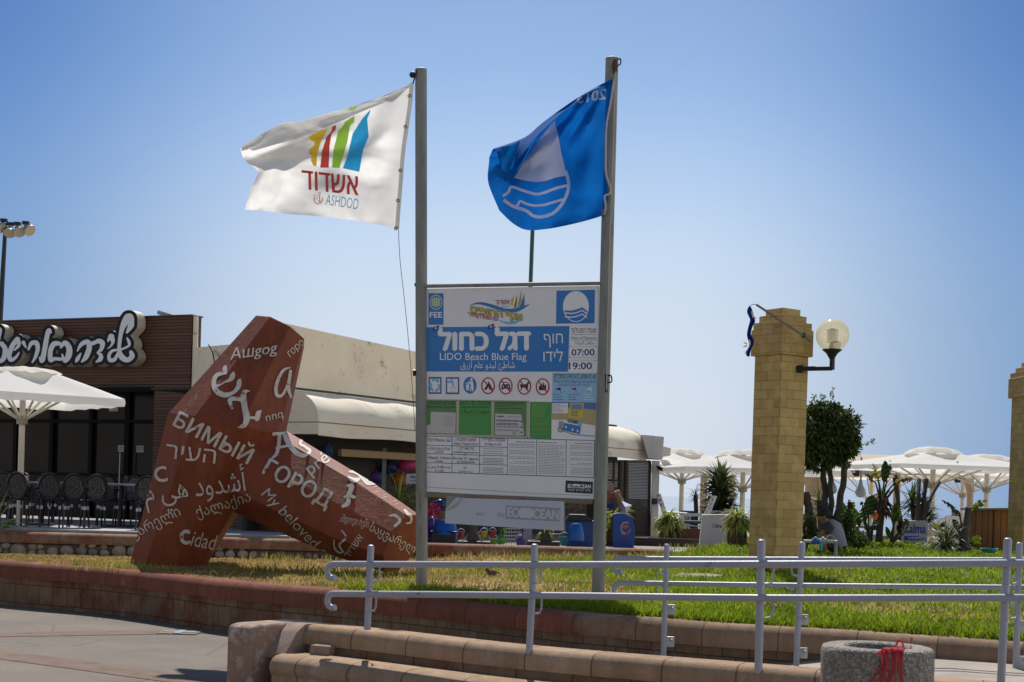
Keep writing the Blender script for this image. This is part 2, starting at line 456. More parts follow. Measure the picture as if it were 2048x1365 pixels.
def dryness(x, y):
    """0 = watered green turf, 1 = straw"""
    d = y-wally(x); n = noise.noise(Vector((x*.7, y*.45, 1.7)))+.5*noise.noise(Vector((x*2.1, y*1.5, 5)))+.3*noise.noise(Vector((x*6, y*4, 9)))
    left = interp(x, [-4, -1.9, -.6, .3, 1.0, 1.8], [1.9, 1.5, .8, .62, .38, -.02])
    near = interp(d, [.2, .9, 1.5, 2.6, 4, 6, 9], [-.75, -.5, .05, .38, .2, .1, .12])
    if x < -1.8: near = max(near, interp(x, [-3.2, -1.6], [.3, -.7]))
    band = .32*math.exp(-((d-2.6)/.8)**2)+.22*math.exp(-((d-7.5)/1.3)**2)
    if x < 2.2: band += .5*math.exp(-((y-20.9)/.5)**2)
    return max(0, min(1, left+near+band*.7+n*.42-.08))
green1, green2, straw1, straw2 = (.15, .23, .012), (.25, .31, .018), (.44, .32, .135), (.33, .225, .09)

m, N, L, B = newmat('paving'); co = coords(N, L)
c = mixc(N, L, ramp(N, L, noisen(N, L, co, .8, 6), [(.35, (0, 0, 0)), (.7, (1, 1, 1))]), (.215, .18, .14), (.15, .125, .10))
c = mixc(N, L, .6, c, ramp(N, L, noisen(N, L, co, 45, 6, .85), [(.3, (.3, .3, .3)), (.7, (1, 1, 1))]), 'MULTIPLY')
vc = N.new('ShaderNodeTexVoronoi'); vc.feature = 'DISTANCE_TO_EDGE'; vc.inputs['Scale'].default_value = .55; vc.inputs['Randomness'].default_value = 1; wv_ = mixc(N, L, .12, co, N.new('ShaderNodeTexNoise').outputs['Color'], 'ADD'); L.new(wv_, vc.inputs['Vector'])
c = mixc(N, L, 1, c, ramp(N, L, vc.outputs['Distance'], [(0, (.55, .52, .5)), (.006, (1, 1, 1))]), 'MULTIPLY')
c = mixc(N, L, ramp(N, L, noisen(N, L, co, 2.3, 8, .75), [(.58, (0, 0, 0)), (.72, (.55, .55, .55))]), c, (.10, .085, .07))
L.new(c, B.inputs['Base Color']); B.inputs['Roughness'].default_value = .9; bumpn(N, L, B, noisen(N, L, co, 90, 4, .8), .35, .01); m_paving = m
mb = MB(); mb.add([(-300, -300, ZP), (300, -300, ZP), (60, 15.0, ZP), (-60, 40, ZP)], [(0, 1, 2, 3)])
tag(mb.build('plaza', m_paving), kind='structure')
m_band = brickmat('brick_band', (.16, .10, .075), (.21, .14, .11), (.20, .17, .14), .2, .1, rough=.9, uv='UV')
def strip(px0, px1, w_, name):
    a, b = onz(*px0, ZP+.004), onz(*px1, ZP+.004); d = (b-a).normalized(); n = Vector((-d.y, d.x, 0)); mb = MB()
    l = (b-a).length; mb.add([a-n*w_/2, b-n*w_/2, b+n*w_/2, a+n*w_/2], [(0, 1, 2, 3)], 0, [[(0, 0), (l, 0), (l, w_), (0, w_)]])
    tag(mb.build(name, m_band), kind='structure')
strip((-300, 1274), (415, 1263), .42, 'paving_band'); strip((-200, 1282), (560, 1384), .42, 'paving_band')
# drain tile with a pale cross
a = onz(360, 1265.5, ZP+.006); mb = MB(); mb.box(a, (.40, .34, .012)); rt = thing('floor_marker', 'sandy floor tile with a pale blue cross set in the plaza paving', 'floor tile', a)
mb.build('tile', P('tile', (.20, .155, .11), .9), rt)
mb = MB(); mb.box(a+Vector((0, 0, .009)), (.34, .07, .006)); mb.box(a+Vector((0, .1, .009)), (.07, .12, .006)); mb.box(a+Vector((0, -.1, .009)), (.07, .12, .006)); mb.build('cross', P('cross', (.24, .29, .34), .8), rt)

# sea, beach and terrace
m_sea = M('sea', (.13, .19, .27), (.15, .21, .29), .02, .16, spec=.6)
mb = MB(); mb.add([(-9000, 120, -5), (9000, 120, -5), (26000, 30000, -5), (-26000, 30000, -5)], [(0, 1, 2, 3)]); tag(mb.build('sea', m_sea), kind='structure')
m_sand = M('sand', (.46, .37, .25), (.38, .3, .2), 2, .95)
mb = MB(); mb.add([(-300, 42, -3.2), (300, 42, -3.2), (300, 122, -4.9), (-300, 122, -4.9)], [(0, 1, 2, 3)]); tag(mb.build('beach', m_sand), kind='structure')
m_terr = M('terrace_paving', (.27, .24, .20), (.2, .18, .15), 3, .85)
mb = MB(); mb.box((0, 32, -1.7), (60, 20.6, 4.56)); tag(mb.build('terrace', m_terr), kind='structure')     # top at .58
# lawn sheet
def vcol(me, cols):
    a = me.color_attributes.new('Col', 'FLOAT_COLOR', 'POINT'); a.data.foreach_set('color', np.array(cols, dtype=np.float32).ravel())
def grassmat(name, ground=False):
    m, N, L, B = newmat(name); at_ = N.new('ShaderNodeAttribute'); at_.attribute_name = 'Col'
    col = at_.outputs['Color']
    if ground: col = mixc(N, L, .5, col, ramp(N, L, noisen(N, L, coords(N, L), 35, 5, .8), [(.25, (.3, .3, .3)), (.7, (1, 1, 1))]), 'MULTIPLY')
    L.new(col, B.inputs['Base Color']); B.inputs['Roughness'].default_value = .75; B.inputs['Specular IOR Level'].default_value = .2
    if ground: bumpn(N, L, B, noisen(N, L, coords(N, L), 60, 4, .8), .6, .02)
    else:
        t = N.new('ShaderNodeBsdfTranslucent'); L.new(col, t.inputs['Color']); mx = N.new('ShaderNodeMixShader'); mx.inputs[0].default_value = .5
        L.new(B.outputs[0], mx.inputs[1]); L.new(t.outputs[0], mx.inputs[2]); L.new(mx.outputs[0], N['Material Output'].inputs[0])
    return m
rows = []; cols = []
xs = np.linspace(-12, 13, 170)
for j in range(70):
    t = j/69; r = []
    for x in xs:
        wy = wally(x)+.12; y = wy+(yback(x)-wy)*t**1.2; z = lawnz(x, y); r.append(Vector((x, y, z)))
        d = dryness(x, y); g = [lerp(green1[k]*.55, green2[k]*.6, .5) for k in range(3)]; s_ = [lerp(straw1[k], straw2[k], .5+.5*noise.noise(Vector((x*3, y*3, 2))))*.9 for k in range(3)]
        cols.append([lerp(g[k], s_[k], d) for k in range(3)]+[1])
    rows.append(r)
mb = MB(); mb.grid(rows); o = mb.build('lawn', grassmat('lawn_soil', True), smooth=True); vcol(o.data, cols); tag(o, kind='structure')
# grass blades
rg = np.random.default_rng(3); BV = []; BF = []; BC = []
def blade(x, y, z, h, wd, lean, col):
    an = rg.uniform(0, math.pi); dx, dy = math.cos(an)*wd/2, math.sin(an)*wd/2; la = rg.uniform(0, 6.283); lx, ly = math.cos(la)*lean*h, math.sin(la)*lean*h
    b = len(BV); BV.extend([(x-dx, y-dy, z-.005), (x+dx, y+dy, z-.005), (x+lx*.4+dx*.7, y+ly*.4+dy*.7, z+h*.6), (x+lx*.4-dx*.7, y+ly*.4-dy*.7, z+h*.6), (x+lx, y+ly, z+h)])
    BF.extend([(b, b+1, b+2, b+3), (b+3, b+2, b+4)]); BC.extend([col+[1]]*5)
n = 0
while n < 115000:
    x = rg.uniform(-7.2, 11); t = rg.uniform(0, 1)**1.5; wy = wally(x)+.15; y = wy+(yback(x)+.1-wy)*t
    if abs((x/y)*F) > 1150: continue
    d = dryness(x, y); n += 1
    if d > .75 and rg.uniform() < .45: continue
    z = lawnz(x, y); u = rg.uniform(); q = rg.uniform(.75, 1.25)
    cl = .75+.55*noise.noise(Vector((x*2.2, y*1.6, 21)))+.3*noise.noise(Vector((x*7, y*5, 8))); q *= max(.45, cl+.2)
    g = [lerp(green1[k], green2[k], u)*q for k in range(3)]; s_ = [lerp(straw1[k], straw2[k], u)*q for k in range(3)]
    isdry = rg.uniform() < d*.95+.04
    near = math.exp(-((y-wally(x)-.5)/.5)**2)
    blade(x, y, z, (rg.uniform(.02, .045) if isdry else rg.uniform(.03, .065)*(1+.7*near)*max(.5, .35+cl)), .011+.0004*y, rg.uniform(.2, 1.0), s_ if isdry else g)
for cx, cy, k in [(-1.05, 15.7, 120), (.75, 14.9, 60), (-1.3, 16.9, 160), (-2.3, 17.2, 140), (-4.6, 16.8, 120), (-3.2, 17.4, 90), (-.6, 14.2, 160), (-.1, 13.9, 160), (3.2, 18.3, 120), (3.9, 18.2, 160), (-1.9, 16.0, 90), (1.0, 20.9, 150), (.3, 20.9, 120), (-.5, 20.8, 160), (2.2, 21.0, 160), (3.0, 23.2, 150), (-3.4, 20.9, 120), (-2.2, 21.1, 140)]:
    for i in range(k):
        x, y = cx+rg.normal()*.28, cy+rg.normal()*.16; u = rg.uniform(); dry = rg.uniform() < (.65 if y > 20 and x < 2.1 else .25)
        blade(x, y, lawnz(x, y), rg.uniform(.05, .14), .013, rg.uniform(.2, .9), [lerp((straw1 if dry else green1)[q], (straw2 if dry else green2)[q], u) for q in range(3)])
me = bpy.data.meshes.new('grass'); me.from_pydata(BV, [], BF); vcol(me, BC); me.materials.append(grassmat('grass_blades'))
o = bpy.data.objects.new('grass', me); COL.objects.link(o); tag(o, kind='stuff'); del BV, BF, BC
# concrete cover in the lawn
p = at(1398, 1160, 17.3); p.z = lawnz(p.x, p.y)-.005; mb = MB(); mb.lathe(p, [(.30, -.1), (.30, .02), (.27, .045), (.05, .05)], 28)
tag(mb.build('manhole_cover', M('pale_concrete', (.34, .29, .23), (.25, .21, .17), 5, .9), smooth=True), 'round pale concrete manhole cover lying in the lawn', 'manhole cover')

# ---------------------------------------------------------------- walls of the raised lawn and the seat wall
def sweep(path, prof, mats_of, mb, closed_ends=True):
    """profile of (out toward the viewer, z) swept along a plan path, u runs along the path and v round the profile, both in metres"""
    n = len(path); rows = []; us = [0]
    for i in range(1, n): us.append(us[-1]+(path[i]-path[i-1]).length)
    for i, p in enumerate(path):
        t = (path[min(i+1, n-1)]-path[max(i-1, 0)]); t.z = 0; t.normalize(); o = Vector((t.y, -t.x, 0))
        rows.append([Vector((p.x, p.y, p.z))+o*d+Vector((0, 0, z)) for d, z in prof])
    vv = [0]
    for a, b in zip(prof[:-1], prof[1:]): vv.append(vv[-1]+math.hypot(b[0]-a[0], b[1]-a[1]))
    mb.grid(rows, mats_of, lambda i, j: (us[i], vv[j]))
    if closed_ends:
        for r in (rows[0], rows[-1]): mb.add(r, [tuple(range(len(r)))], mats_of, [[(vv[k], r[k].z) for k in range(len(r))]])
    return rows
def nosing(top, depth, h, over):
    """rounded coping profile from the back top round the front to the underside"""
    r = h/2; pts = [(-depth, top-.05), (-depth, top)]
    for k in range(9):
        an = math.pi/2-math.pi/2*k/8; pts.append((over-r*1.15+r*1.15*math.cos(an), top-r*1.3+r*1.3*math.sin(an)))
    pts += [(over-.004, top-h), (over-.03, top-h), (-.04, top-h)]
    return pts
red, tan = (.235, .085, .052), (.31, .21, .135)
def wallmat(name, bw, bh, redx, ms=.007, light=(.40, .33, .27), k=1.0):
    """painted block: brick-red paint that has worn to tan, redder where redx says"""
    m, N, L, B = newmat(name); co = coords(N, L, 'UV'); oc = coords(N, L, 'Object')
    b = N.new('ShaderNodeTexBrick'); L.new(co, b.inputs['Vector']); b.offset = .5
    b.inputs['Color1'].default_value = (1, 1, 1, 1); b.inputs['Color2'].default_value = (.8, .8, .8, 1); b.inputs['Mortar'].default_value = (.38, .36, .34, 1)
    b.inputs['Scale'].default_value = 1; b.inputs['Mortar Size'].default_value = ms; b.inputs['Mortar Smooth'].default_value = .2; b.inputs['Brick Width'].default_value = bw; b.inputs['Row Height'].default_value = bh
    s = N.new('ShaderNodeSeparateXYZ'); L.new(oc, s.inputs[0])
    mr = N.new('ShaderNodeMapRange'); mr.inputs[1].default_value = redx[0]; mr.inputs[2].default_value = redx[1]; mr.inputs[3].default_value = redx[2]; mr.inputs[4].default_value = redx[3]; L.new(s.outputs[0], mr.inputs[0])
    ad = N.new('ShaderNodeMath'); ad.operation = 'ADD'; L.new(mr.outputs[0], ad.inputs[0]); L.new(noisen(N, L, oc, 1.7, 7, .7), ad.inputs[1])
    f = ramp(N, L, ad.outputs[0], [(.45, (0, 0, 0)), (.62, (1, 1, 1))])
    col = mixc(N, L, f, tuple(x*k for x in tan), tuple(x*k for x in red))
    col = mixc(N, L, ramp(N, L, noisen(N, L, oc, 2.6, 8, .7), [(.60, (0, 0, 0)), (.68, (.85, .85, .85))]), col, light)
    st = N.new('ShaderNodeMapping'); st.inputs['Scale'].default_value = (9, 9, .9); L.new(oc, st.inputs[0])
    col = mixc(N, L, .55, col, ramp(N, L, noisen(N, L, st.outputs[0], 1, 6, .7), [(.3, (.45, .42, .4)), (.62, (1, 1, 1))]), 'MULTIPLY')
    fn = noisen(N, L, oc, 70, 5, .8)
    col = mixc(N, L, .5, col, ramp(N, L, fn, [(.3, (.45, .45, .45)), (.7, (1, 1, 1))]), 'MULTIPLY')
    col = mixc(N, L, 1, col, b.outputs['Color'], 'MULTIPLY')
    L.new(col, B.inputs['Base Color']); B.inputs['Roughness'].default_value = .9; B.inputs['Specular IOR Level'].default_value = .2
    hm = N.new('ShaderNodeMath'); hm.operation = 'MULTIPLY_ADD'; L.new(b.outputs['Fac'], hm.inputs[0]); hm.inputs[1].default_value = -1.5; L.new(fn, hm.inputs[2]); bumpn(N, L, B, hm.outputs[0], .55, .014)
    return m
# retaining wall of the lawn
rw = thing('retaining_wall', 'long curving block wall with rounded red coping holding up the lawn', 'wall', (0, 12, 0))
path = [Vector((p.x, p.y, 0)) for p in wallpath]
mb = MB(); sweep(path, [(-.02, -.2), (-.02, .335)], 0, mb, False); sweep(path, [(-.26, .335), (-.26, -.2)], 0, mb, False)
mb.build('block_course', wallmat('wall_blocks', .22, .225, (-3, 2.5, .02, -.35), .005, k=.95), rw)
mb = MB(); sweep(path, nosing(ZC, .26, .19, .045), 0, mb); mb.build('coping', wallmat('wall_coping', .62, 3.0, (.3, 1.3, .3, -.3), .005, light=(.45, .30, .25), k=1.2), rw, smooth=True)
# seat wall in front
sp_ = [(-2.24, 11.62), (-1.11, 10.95), (.122, 10.2), (1.64, 9.46), (3.115, 8.9), (4.6, 8.45), (6.5, 8.0)]
sz = [.455, .45, .43, .43, .42, .40, .4]
spath = spline([(x, y, z-.45) for (x, y), z in zip(sp_, sz)], 60)
sw = thing('seat_wall', 'low block wall with a rounded bench step and a square end pier', 'wall', (-2, 11, 0))
mat_seat = wallmat('seat_blocks', .45, .17, (-2, 3, -.02, -.12), .006, light=(.5, .4, .36), k=1.15)
mat_cop = wallmat('seat_coping', .52, 3.0, (-3, 3, -.34, -.4), .006, light=(.54, .43, .36), k=1.55)
back0 = [Vector((p.x, p.y, p.z)) for p in spath]; back = [p for p in back0 if p.x > -1.90]
mb = MB(); sweep(back, [(-.015, -.3), (-.015, .30)], 0, mb, False); sweep(back, [(-.24, .3), (-.24, -.3)], 0, mb, False); mb.build('back_course', mat_seat, sw)
mb = MB(); sweep(back, nosing(.45, .24, .15, .03), 0, mb); mb.build('coping', mat_cop, sw, smooth=True)
mb = MB(); sweep([p for p in back if p.x > -1.70], [(.02, .235), (.10, .245), (.26, .245), (.33, .238), (.375, .22), (.405, .19), (.415, .15), (.40, .11), (.385, .09), (.385, -.4)], 0, mb); mb.build('bench_step', wallmat('bench_blocks', .5, 3.0, (-3, 3, -.34, -.4), .006, light=(.54, .43, .36), k=1.55), sw, smooth=True)
t = (back[1]-back[0]); t.z = 0; t.normalize(); out_ = Vector((t.y, -t.x, 0))
def pier(prof, u0, u1, mb):
    a = [back[0]+t*u0+out_*d+Vector((0, 0, z)) for d, z in prof]; mb.prism(a, t*(u1-u0))
prof = [(-.26, -.3), (-.26, .42), (-.22, .455), (.36, .463), (.425, .455), (.448, .43), (.455, .40), (.456, .28), (.455, -.3)]
mb = MB(); pier(prof, -.10, .15, mb); mb.build('end_pier', M('pier_render', (.30, .20, .14), (.22, .13, .09), 5, .9, bump=.5, stain=(.46, .38, .32), sscale=5, sth=(.48, .60)), sw, smooth=True, bevel=.02)
# corner fillets where pier, wall and bench meet
mb = MB(); prof2 = [(-.22, .2), (-.22, .452), (.02, .455), (.12, .40), (.26, .24), (.26, .2)]
pier(prof2, .145, .32, mb); mb.build('mortar_fillet', M('mortar_grey', (.33, .25, .20), (.25, .16, .12), 8, .9, bump=.6, stain=(.26, .15, .11), sscale=4), sw, smooth=True)
# loose block on the bench
p = at(645, 1300, 11.05); o = MB(); ax = [Vector((.93, -.36, 0)), Vector((.36, .93, 0)), Vector((0, 0, 1))]
o.box((p.x, p.y, .245+.037), (.175, .12, .075), ax, taper=.93); b = o.build('loose_brick', M('brick_tan', (.33, .25, .18), (.25, .18, .13), 14, .95, bump=.8, bscale=40), bevel=.012); tag(b, 'loose tan brick lying on the bench step of the seat wall', 'brick')
# ramp between the walls, a landing beyond it
rows = []
for x in np.linspace(-1.5, 9, 30):
    i = min(range(len(back)), key=lambda k: abs(back[k].x-x)); y0 = back[i].y if x > back[0].x else back[0].y; z = interp(x, [-2.5, 0, 2, 3, 9], [0.0, .1, .2, .36, .40])
    y0 = interp(x, [q.x for q in back], [q.y for q in back])+.2; rows.append([Vector((x, y0, z)), Vector((x, wally(x)+.1, z))])
mb = MB(); mb.grid(rows); tag(mb.build('ramp', M('ramp_concrete', (.36, .31, .26), (.27, .23, .19), 3, .9, bump=.3)), kind='structure')

# ---------------------------------------------------------------- handrails
m_rail = M('rail_paint', (.32, .33, .38), (.29, .30, .35), 4, .42, spec=.45, stain=(.17, .13, .11), sscale=9, sth=(.64, .70), bump=.12, bscale=70)
m_zinc = M('zinc', (.45, .46, .47), (.3, .31, .32), 8, .5, metal=.4)
def handrail(name, label, posts, rails, hooks, side, clamps=None):
    """posts: (foot, head, radius); rails: list of point rows; hooks: (rail index, drop)"""
    rt = thing(name, label, 'handrail', posts[0][0])
    for foot, head, r in posts:
        d = (head-foot).normalized(); mb = MB(); mb.tube([foot-d*.03, head-d*.02, head-d*.006, head], [r, r, r*.85, r*.5], 14); mb.build('post', m_rail, rt, smooth=True)
    for pts, hk in rails:
        pts = [Vector(p) for p in pts]; d = (pts[1]-pts[0]).normalized()
        arc = []; rr = hk
        for k in range(11):
            an = R(205)*(1-k/10); arc.append(pts[0]+d*(-math.sin(an)*rr)*1.0+Vector((0, 0, -rr+rr*math.cos(an))))
        full = arc[:-1]+spline(pts, 40)
        mb = MB(); mb.tube(full, .0245 if side > 0 else .020, 12); mb.build('rail', m_rail, rt, smooth=True)
    for (foot, head, r) in posts:
        for pts, hk in rails:
            c = min(spline(pts, 200), key=lambda q: (Vector((q.x-head.x, q.y-head.y, 0))).length); pole_ = foot.lerp(head, (c.z-foot.z)/(head.z-foot.z))
            q = c+Vector((side*.085, -.01, -.02)); mb = MB(); mb.tube([q, q+Vector((0, 0, -.07)), q+Vector((-side*.012, .01, -.105)), q+Vector((-side*.05, .02, -.115))], .008, 6); mb.build('bracket', m_rail, rt, smooth=True)
        if clamps:
            for z in clamps:
                mb = MB(); c = foot+Vector((.05, .0, z)); mb.box(c, (.07, .02, .085)); mb.tube([c+Vector((.012, -.01, .015)), c+Vector((.012, -.035, .015))], .013, 6, 1); mb.build('wall_plate', [m_zinc, m_zinc], rt, bevel=.008)
    return rt
fp = [(742, 1090, 735, 1252, 10.9, .028), (1069.5, 1088, 1058.5, 1301, 10.2, .0275), (1523, 1079, 1517, 1337, 9.46, .0285), (2016, 1076, 2001, 1385, 9.05, .0275)]
posts = [(at(a, b, D) if 0 else at(c, d, D), at(a, b, D), r*.93) for a, b, c, d, D, r in fp]
def railpts(ypx, off): return [at(x, y, D)+Vector((0, off, 0)) for x, y, D in ypx]
fr1 = [(668, 1128, 11.08), (1066, 1129, 10.2), (1523, 1128, 9.46), (2010, 1126, 9.05), (2500, 1122, 8.8)]
fr2 = [(668, 1187, 11.08), (1066, 1190, 10.2), (1523, 1195.5, 9.46), (2008, 1195, 9.05), (2500, 1196, 8.8)]
handrail('handrail', 'front grey steel handrail rising from the top of the seat wall', posts, [(railpts(fr1, -.05), .055), (railpts(fr2, -.05), .055)], None, 1)
bp = [(1334, 1088, 1327, 1318, 11.55, .0253), (1604, 1084, 1592, 1342, 11.1, .0255), (2039, 1085, 2031, 1362, 10.4, .0255)]
posts = [(at(c, d, D), at(a, b, D), r*.92) for a, b, c, d, D, r in bp]
br1 = [(1240, 1117, 11.72), (1334, 1118.5, 11.55), (1604, 1119.5, 11.1), (2039, 1121, 10.4), (2500, 1122, 9.8)]
br2 = [(1242, 1167, 11.72), (1334, 1168, 11.55), (1604, 1172, 11.1), (2039, 1176, 10.4), (2500, 1180, 9.8)]
handrail('handrail', 'rear grey steel handrail bolted along the lawn retaining wall', posts, [(railpts(br1, .045), .06), (railpts(br2, .045), .06)], None, -1, (.14, .40))

# ---------------------------------------------------------------- litter bin in front
cb = thing('litter_bin', 'round speckled concrete litter bin in the front corner beside the handrail', 'litter bin', (0, 7, ZP))
cx = at(1755, 1292, 7.05); bx, by, bz = cx.x, cx.y, cx.z
m_agg, N, L, B = newmat('aggregate'); oc = coords(N, L); vo = N.new('ShaderNodeTexVoronoi'); vo.inputs['Scale'].default_value = 105; L.new(oc, vo.inputs['Vector'])
c = ramp(N, L, vo.outputs['Color'], [(.1, (.12, .105, .085)), (.55, (.25, .22, .18)), (.95, (.44, .40, .34))])
c = mixc(N, L, ramp(N, L, noisen(N, L, oc, 5, 6), [(.5, (0, 0, 0)), (.75, (.6, .6, .6))]), c, (.14, .12, .10)); L.new(c, B.inputs['Base Color']); B.inputs['Roughness'].default_value = .9; bumpn(N, L, B, vo.outputs['Distance'], .6, .012)
mb = MB(); mb.lathe((bx, by, 0), [(.268, ZP), (.274, bz-.04), (.272, bz-.018), (.264, bz-.004), (.25, bz), (.17, bz), (.155, bz-.01), (.15, bz-.35)], 40, cap=False); mb.build('body', m_agg, cb, smooth=True, sharp=60)
mb = MB(); mb.lathe((bx, by, 0), [(.150, bz-.3), (.148, bz-.04), (.146, bz-.30)], 32, cap=True); mb.build('liner', P('liner', (.03, .03, .03), .6), cb, smooth=True)
m_red = M('red_ribbon', (.50, .015, .02), (.38, .01, .015), 12, .35, transl=.25)
rb = MB(); rg2 = random.Random(5)
def ribbon(mb, pts, wd, tw=0):
    pts = spline(pts, 26); rows = []
    for i, p in enumerate(pts):
        k = i/(len(pts)-1); a = tw*k; rows.append([p-Vector((math.cos(a), math.sin(a)*.6, 0))*wd/2, p+Vector((math.cos(a), math.sin(a)*.6, 0))*wd/2])
    mb.grid(rows)
for (x0, x1, xe, wd, tw) in [(.01, -.02, -.10, .016, .6), (-.01, -.045, -.17, .020, 1.1), (.025, .01, -.05, .022, .4), (.03, .022, .0, .012, 1.0), (.04, .04, .05, .018, .6), (-.02, -.03, -.115, .012, 1.4), (.045, .05, .045, .012, .7)]:
    ribbon(rb, [(bx+x0+.03, by-.16, bz-.05), (bx+x0+.02, by-.20, bz+.012), (bx+x1, by-.262, bz+.006), (bx+x1-.004, by-.285, bz-.06), (bx+(x1+xe)/2, by-.29, bz-.16), (bx+xe, by-.295, bz-.34)], wd, tw)
ribbon(rb, [(bx+.02, by-.24, bz+.012), (bx-.03, by-.27, bz+.012), (bx-.075, by-.275, bz-.012)], .02)
ribbon(rb, [(bx+.03, by-.2, bz+.01), (bx+.055, by-.19, bz+.05), (bx+.08, by-.17, bz+.02), (bx+.07, by-.15, bz-.03)], .012, .5)
ribbon(rb, [(bx+.135, by-.1, bz-.05), (bx+.137, by-.1, bz+.02), (bx+.14, by-.1, bz+.055)], .018, 2.5)
o = rb.build('ribbon_bundle', m_red, smooth=True); tag(o, 'torn red plastic ribbons hanging over the rim of the concrete litter bin', 'ribbon')

# ---------------------------------------------------------------- arabic joined forms, right to left
_AR = {'ا': ('ﺍ', 'ﺎ'), 'أ': ('ﺃ', 'ﺄ'), 'د': ('ﺩ', 'ﺪ'), 'ذ': ('ﺫ', 'ﺬ'), 'ر': ('ﺭ', 'ﺮ'), 'ز': ('ﺯ', 'ﺰ'), 'و': ('ﻭ', 'ﻮ'), 'ة': ('ﺓ', 'ﺔ'), 'ى': ('ﻯ', 'ﻰ'), 'ئ': ('ﺉ', 'ﺊ', 'ﺋ', 'ﺌ'),
       'ب': ('ﺏ', 'ﺐ', 'ﺑ', 'ﺒ'), 'ت': ('ﺕ', 'ﺖ', 'ﺗ', 'ﺘ'), 'ح': ('ﺡ', 'ﺢ', 'ﺣ', 'ﺤ'), 'ج': ('ﺝ', 'ﺞ', 'ﺟ', 'ﺠ'), 'س': ('ﺱ', 'ﺲ', 'ﺳ', 'ﺴ'), 'ش': ('ﺵ', 'ﺶ', 'ﺷ', 'ﺸ'), 'ط': ('ﻁ', 'ﻂ', 'ﻃ', 'ﻄ'),
       'ع': ('ﻉ', 'ﻊ', 'ﻋ', 'ﻌ'), 'ق': ('ﻕ', 'ﻖ', 'ﻗ', 'ﻘ'), 'ل': ('ﻝ', 'ﻞ', 'ﻟ', 'ﻠ'), 'م': ('ﻡ', 'ﻢ', 'ﻣ', 'ﻤ'), 'ن': ('ﻥ', 'ﻦ', 'ﻧ', 'ﻨ'), 'ه': ('ﻩ', 'ﻪ', 'ﻫ', 'ﻬ'), 'ي': ('ﻱ', 'ﻲ', 'ﻳ', 'ﻴ'), 'ذ': ('ﺫ', 'ﺬ'), 'ف': ('ﻑ', 'ﻒ', 'ﻓ', 'ﻔ')}
def arab(s):
    out = []
    for i, c in enumerate(s):
        if c not in _AR: out.append(c); continue
        f = _AR[c]; pj = i > 0 and s[i-1] in _AR and len(_AR[s[i-1]]) == 4; nj = len(f) == 4 and i+1 < len(s) and s[i+1] in _AR
        out.append(f[3] if pj and nj else f[1] if pj else f[2] if nj else f[0])
    return ''.join(reversed(out))

# ---------------------------------------------------------------- concrete breakwater block painted with the city's name
ds = thing('breakwater_block', 'huge rust red concrete breakwater block painted with words in many alphabets', 'sculpture', (-3, 16.5, .45))
m_dolos, N, L, B = newmat('dolos_paint'); oc = coords(N, L)
c = mixc(N, L, ramp(N, L, noisen(N, L, oc, 1.1, 5), [(.35, (0, 0, 0)), (.65, (1, 1, 1))]), (.25, .060, .022), (.185, .044, .016))
c = mixc(N, L, ramp(N, L, noisen(N, L, oc, 9, 8, .75), [(.62, (0, 0, 0)), (.68, (.8, .8, .8))]), c, (.10, .04, .03))
c = mixc(N, L, ramp(N, L, noisen(N, L, oc, 5, 8, .8), [(.66, (0, 0, 0)), (.71, (.7, .7, .7))]), c, (.36, .15, .085))
mp_ = N.new('ShaderNodeMapping'); mp_.inputs['Scale'].default_value = (7, 7, .5); L.new(oc, mp_.inputs[0])
c = mixc(N, L, .6, c, ramp(N, L, noisen(N, L, mp_.outputs[0], 1, 6, .7), [(.32, (.5, .46, .45)), (.6, (1, 1, 1))]), 'MULTIPLY')
vc = N.new('ShaderNodeTexVoronoi'); vc.inputs['Scale'].default_value = 16; L.new(oc, vc.inputs['Vector'])
c = mixc(N, L, ramp(N, L, vc.outputs['Distance'], [(.045, (1, 1, 1)), (.075, (0, 0, 0))]), c, (.045, .02, .015))
L.new(c, B.inputs['Base Color']); B.inputs['Roughness'].default_value = .6; B.inputs['Specular IOR Level'].default_value = .3; bumpn(N, L, B, noisen(N, L, oc, 14, 8, .75), .5, .02)
def ring(c, axis, ref, r, ry=None, phase=22.5, n=8):
    axis = axis.normalized(); u = (ref-axis*ref.dot(axis)).normalized(); v_ = axis.cross(u); ry = ry or r
    return [c+u*(r*math.cos(R(phase+360*k/n)))+v_*(ry*math.sin(R(phase+360*k/n))) for k in range(n)]
def loft(mb, rings, m=0):
    n = len(rings[0]); vs = [p for r in rings for p in r]; fs = []
    for i in range(len(rings)-1):
        for k in range(n): k2 = (k+1) % n; fs += [(i*n+k, i*n+k2, (i+1)*n+k2), (i*n+k, (i+1)*n+k2, (i+1)*n+k)]
    fs.append(tuple(range(n-1, -1, -1))); fs.append(tuple((len(rings)-1)*n+k for k in range(n)))
    mb.add(vs, fs, m)
dm = MB()
q = 1.085
T_, K_, L_ = at(561, 662, 16.95*q), at(455, 852, 16.55*q), at(330, 1146, 16.75*q)
rv = Vector((1, .0, 0))
top = ring(T_, T_-K_, Vector((1, .15, 0)), .342*q, .33*q)
knee = ring(K_, Vector((.16, .05, 1)), rv, .70*q, .60*q); foot = ring(L_, Vector((0, 0, 1)), rv, .43*q, .42*q); foot2 = [p+Vector((-.03, 0, -.15)) for p in foot]
loft(dm, [foot2, foot, knee, top])
Ra, Rb, Rc = at(462, 912, 16.85*q), at(708, 1040, 16.15*q), at(806, 1088, 15.85*q)
ax_ = (Rc-Ra); up_ = Vector((0, 0, 1))
loft(dm, [ring(Ra, ax_, up_, .60*q), ring(Rb, ax_, up_, .475*q), ring(Rc, ax_, up_, .375*q)])
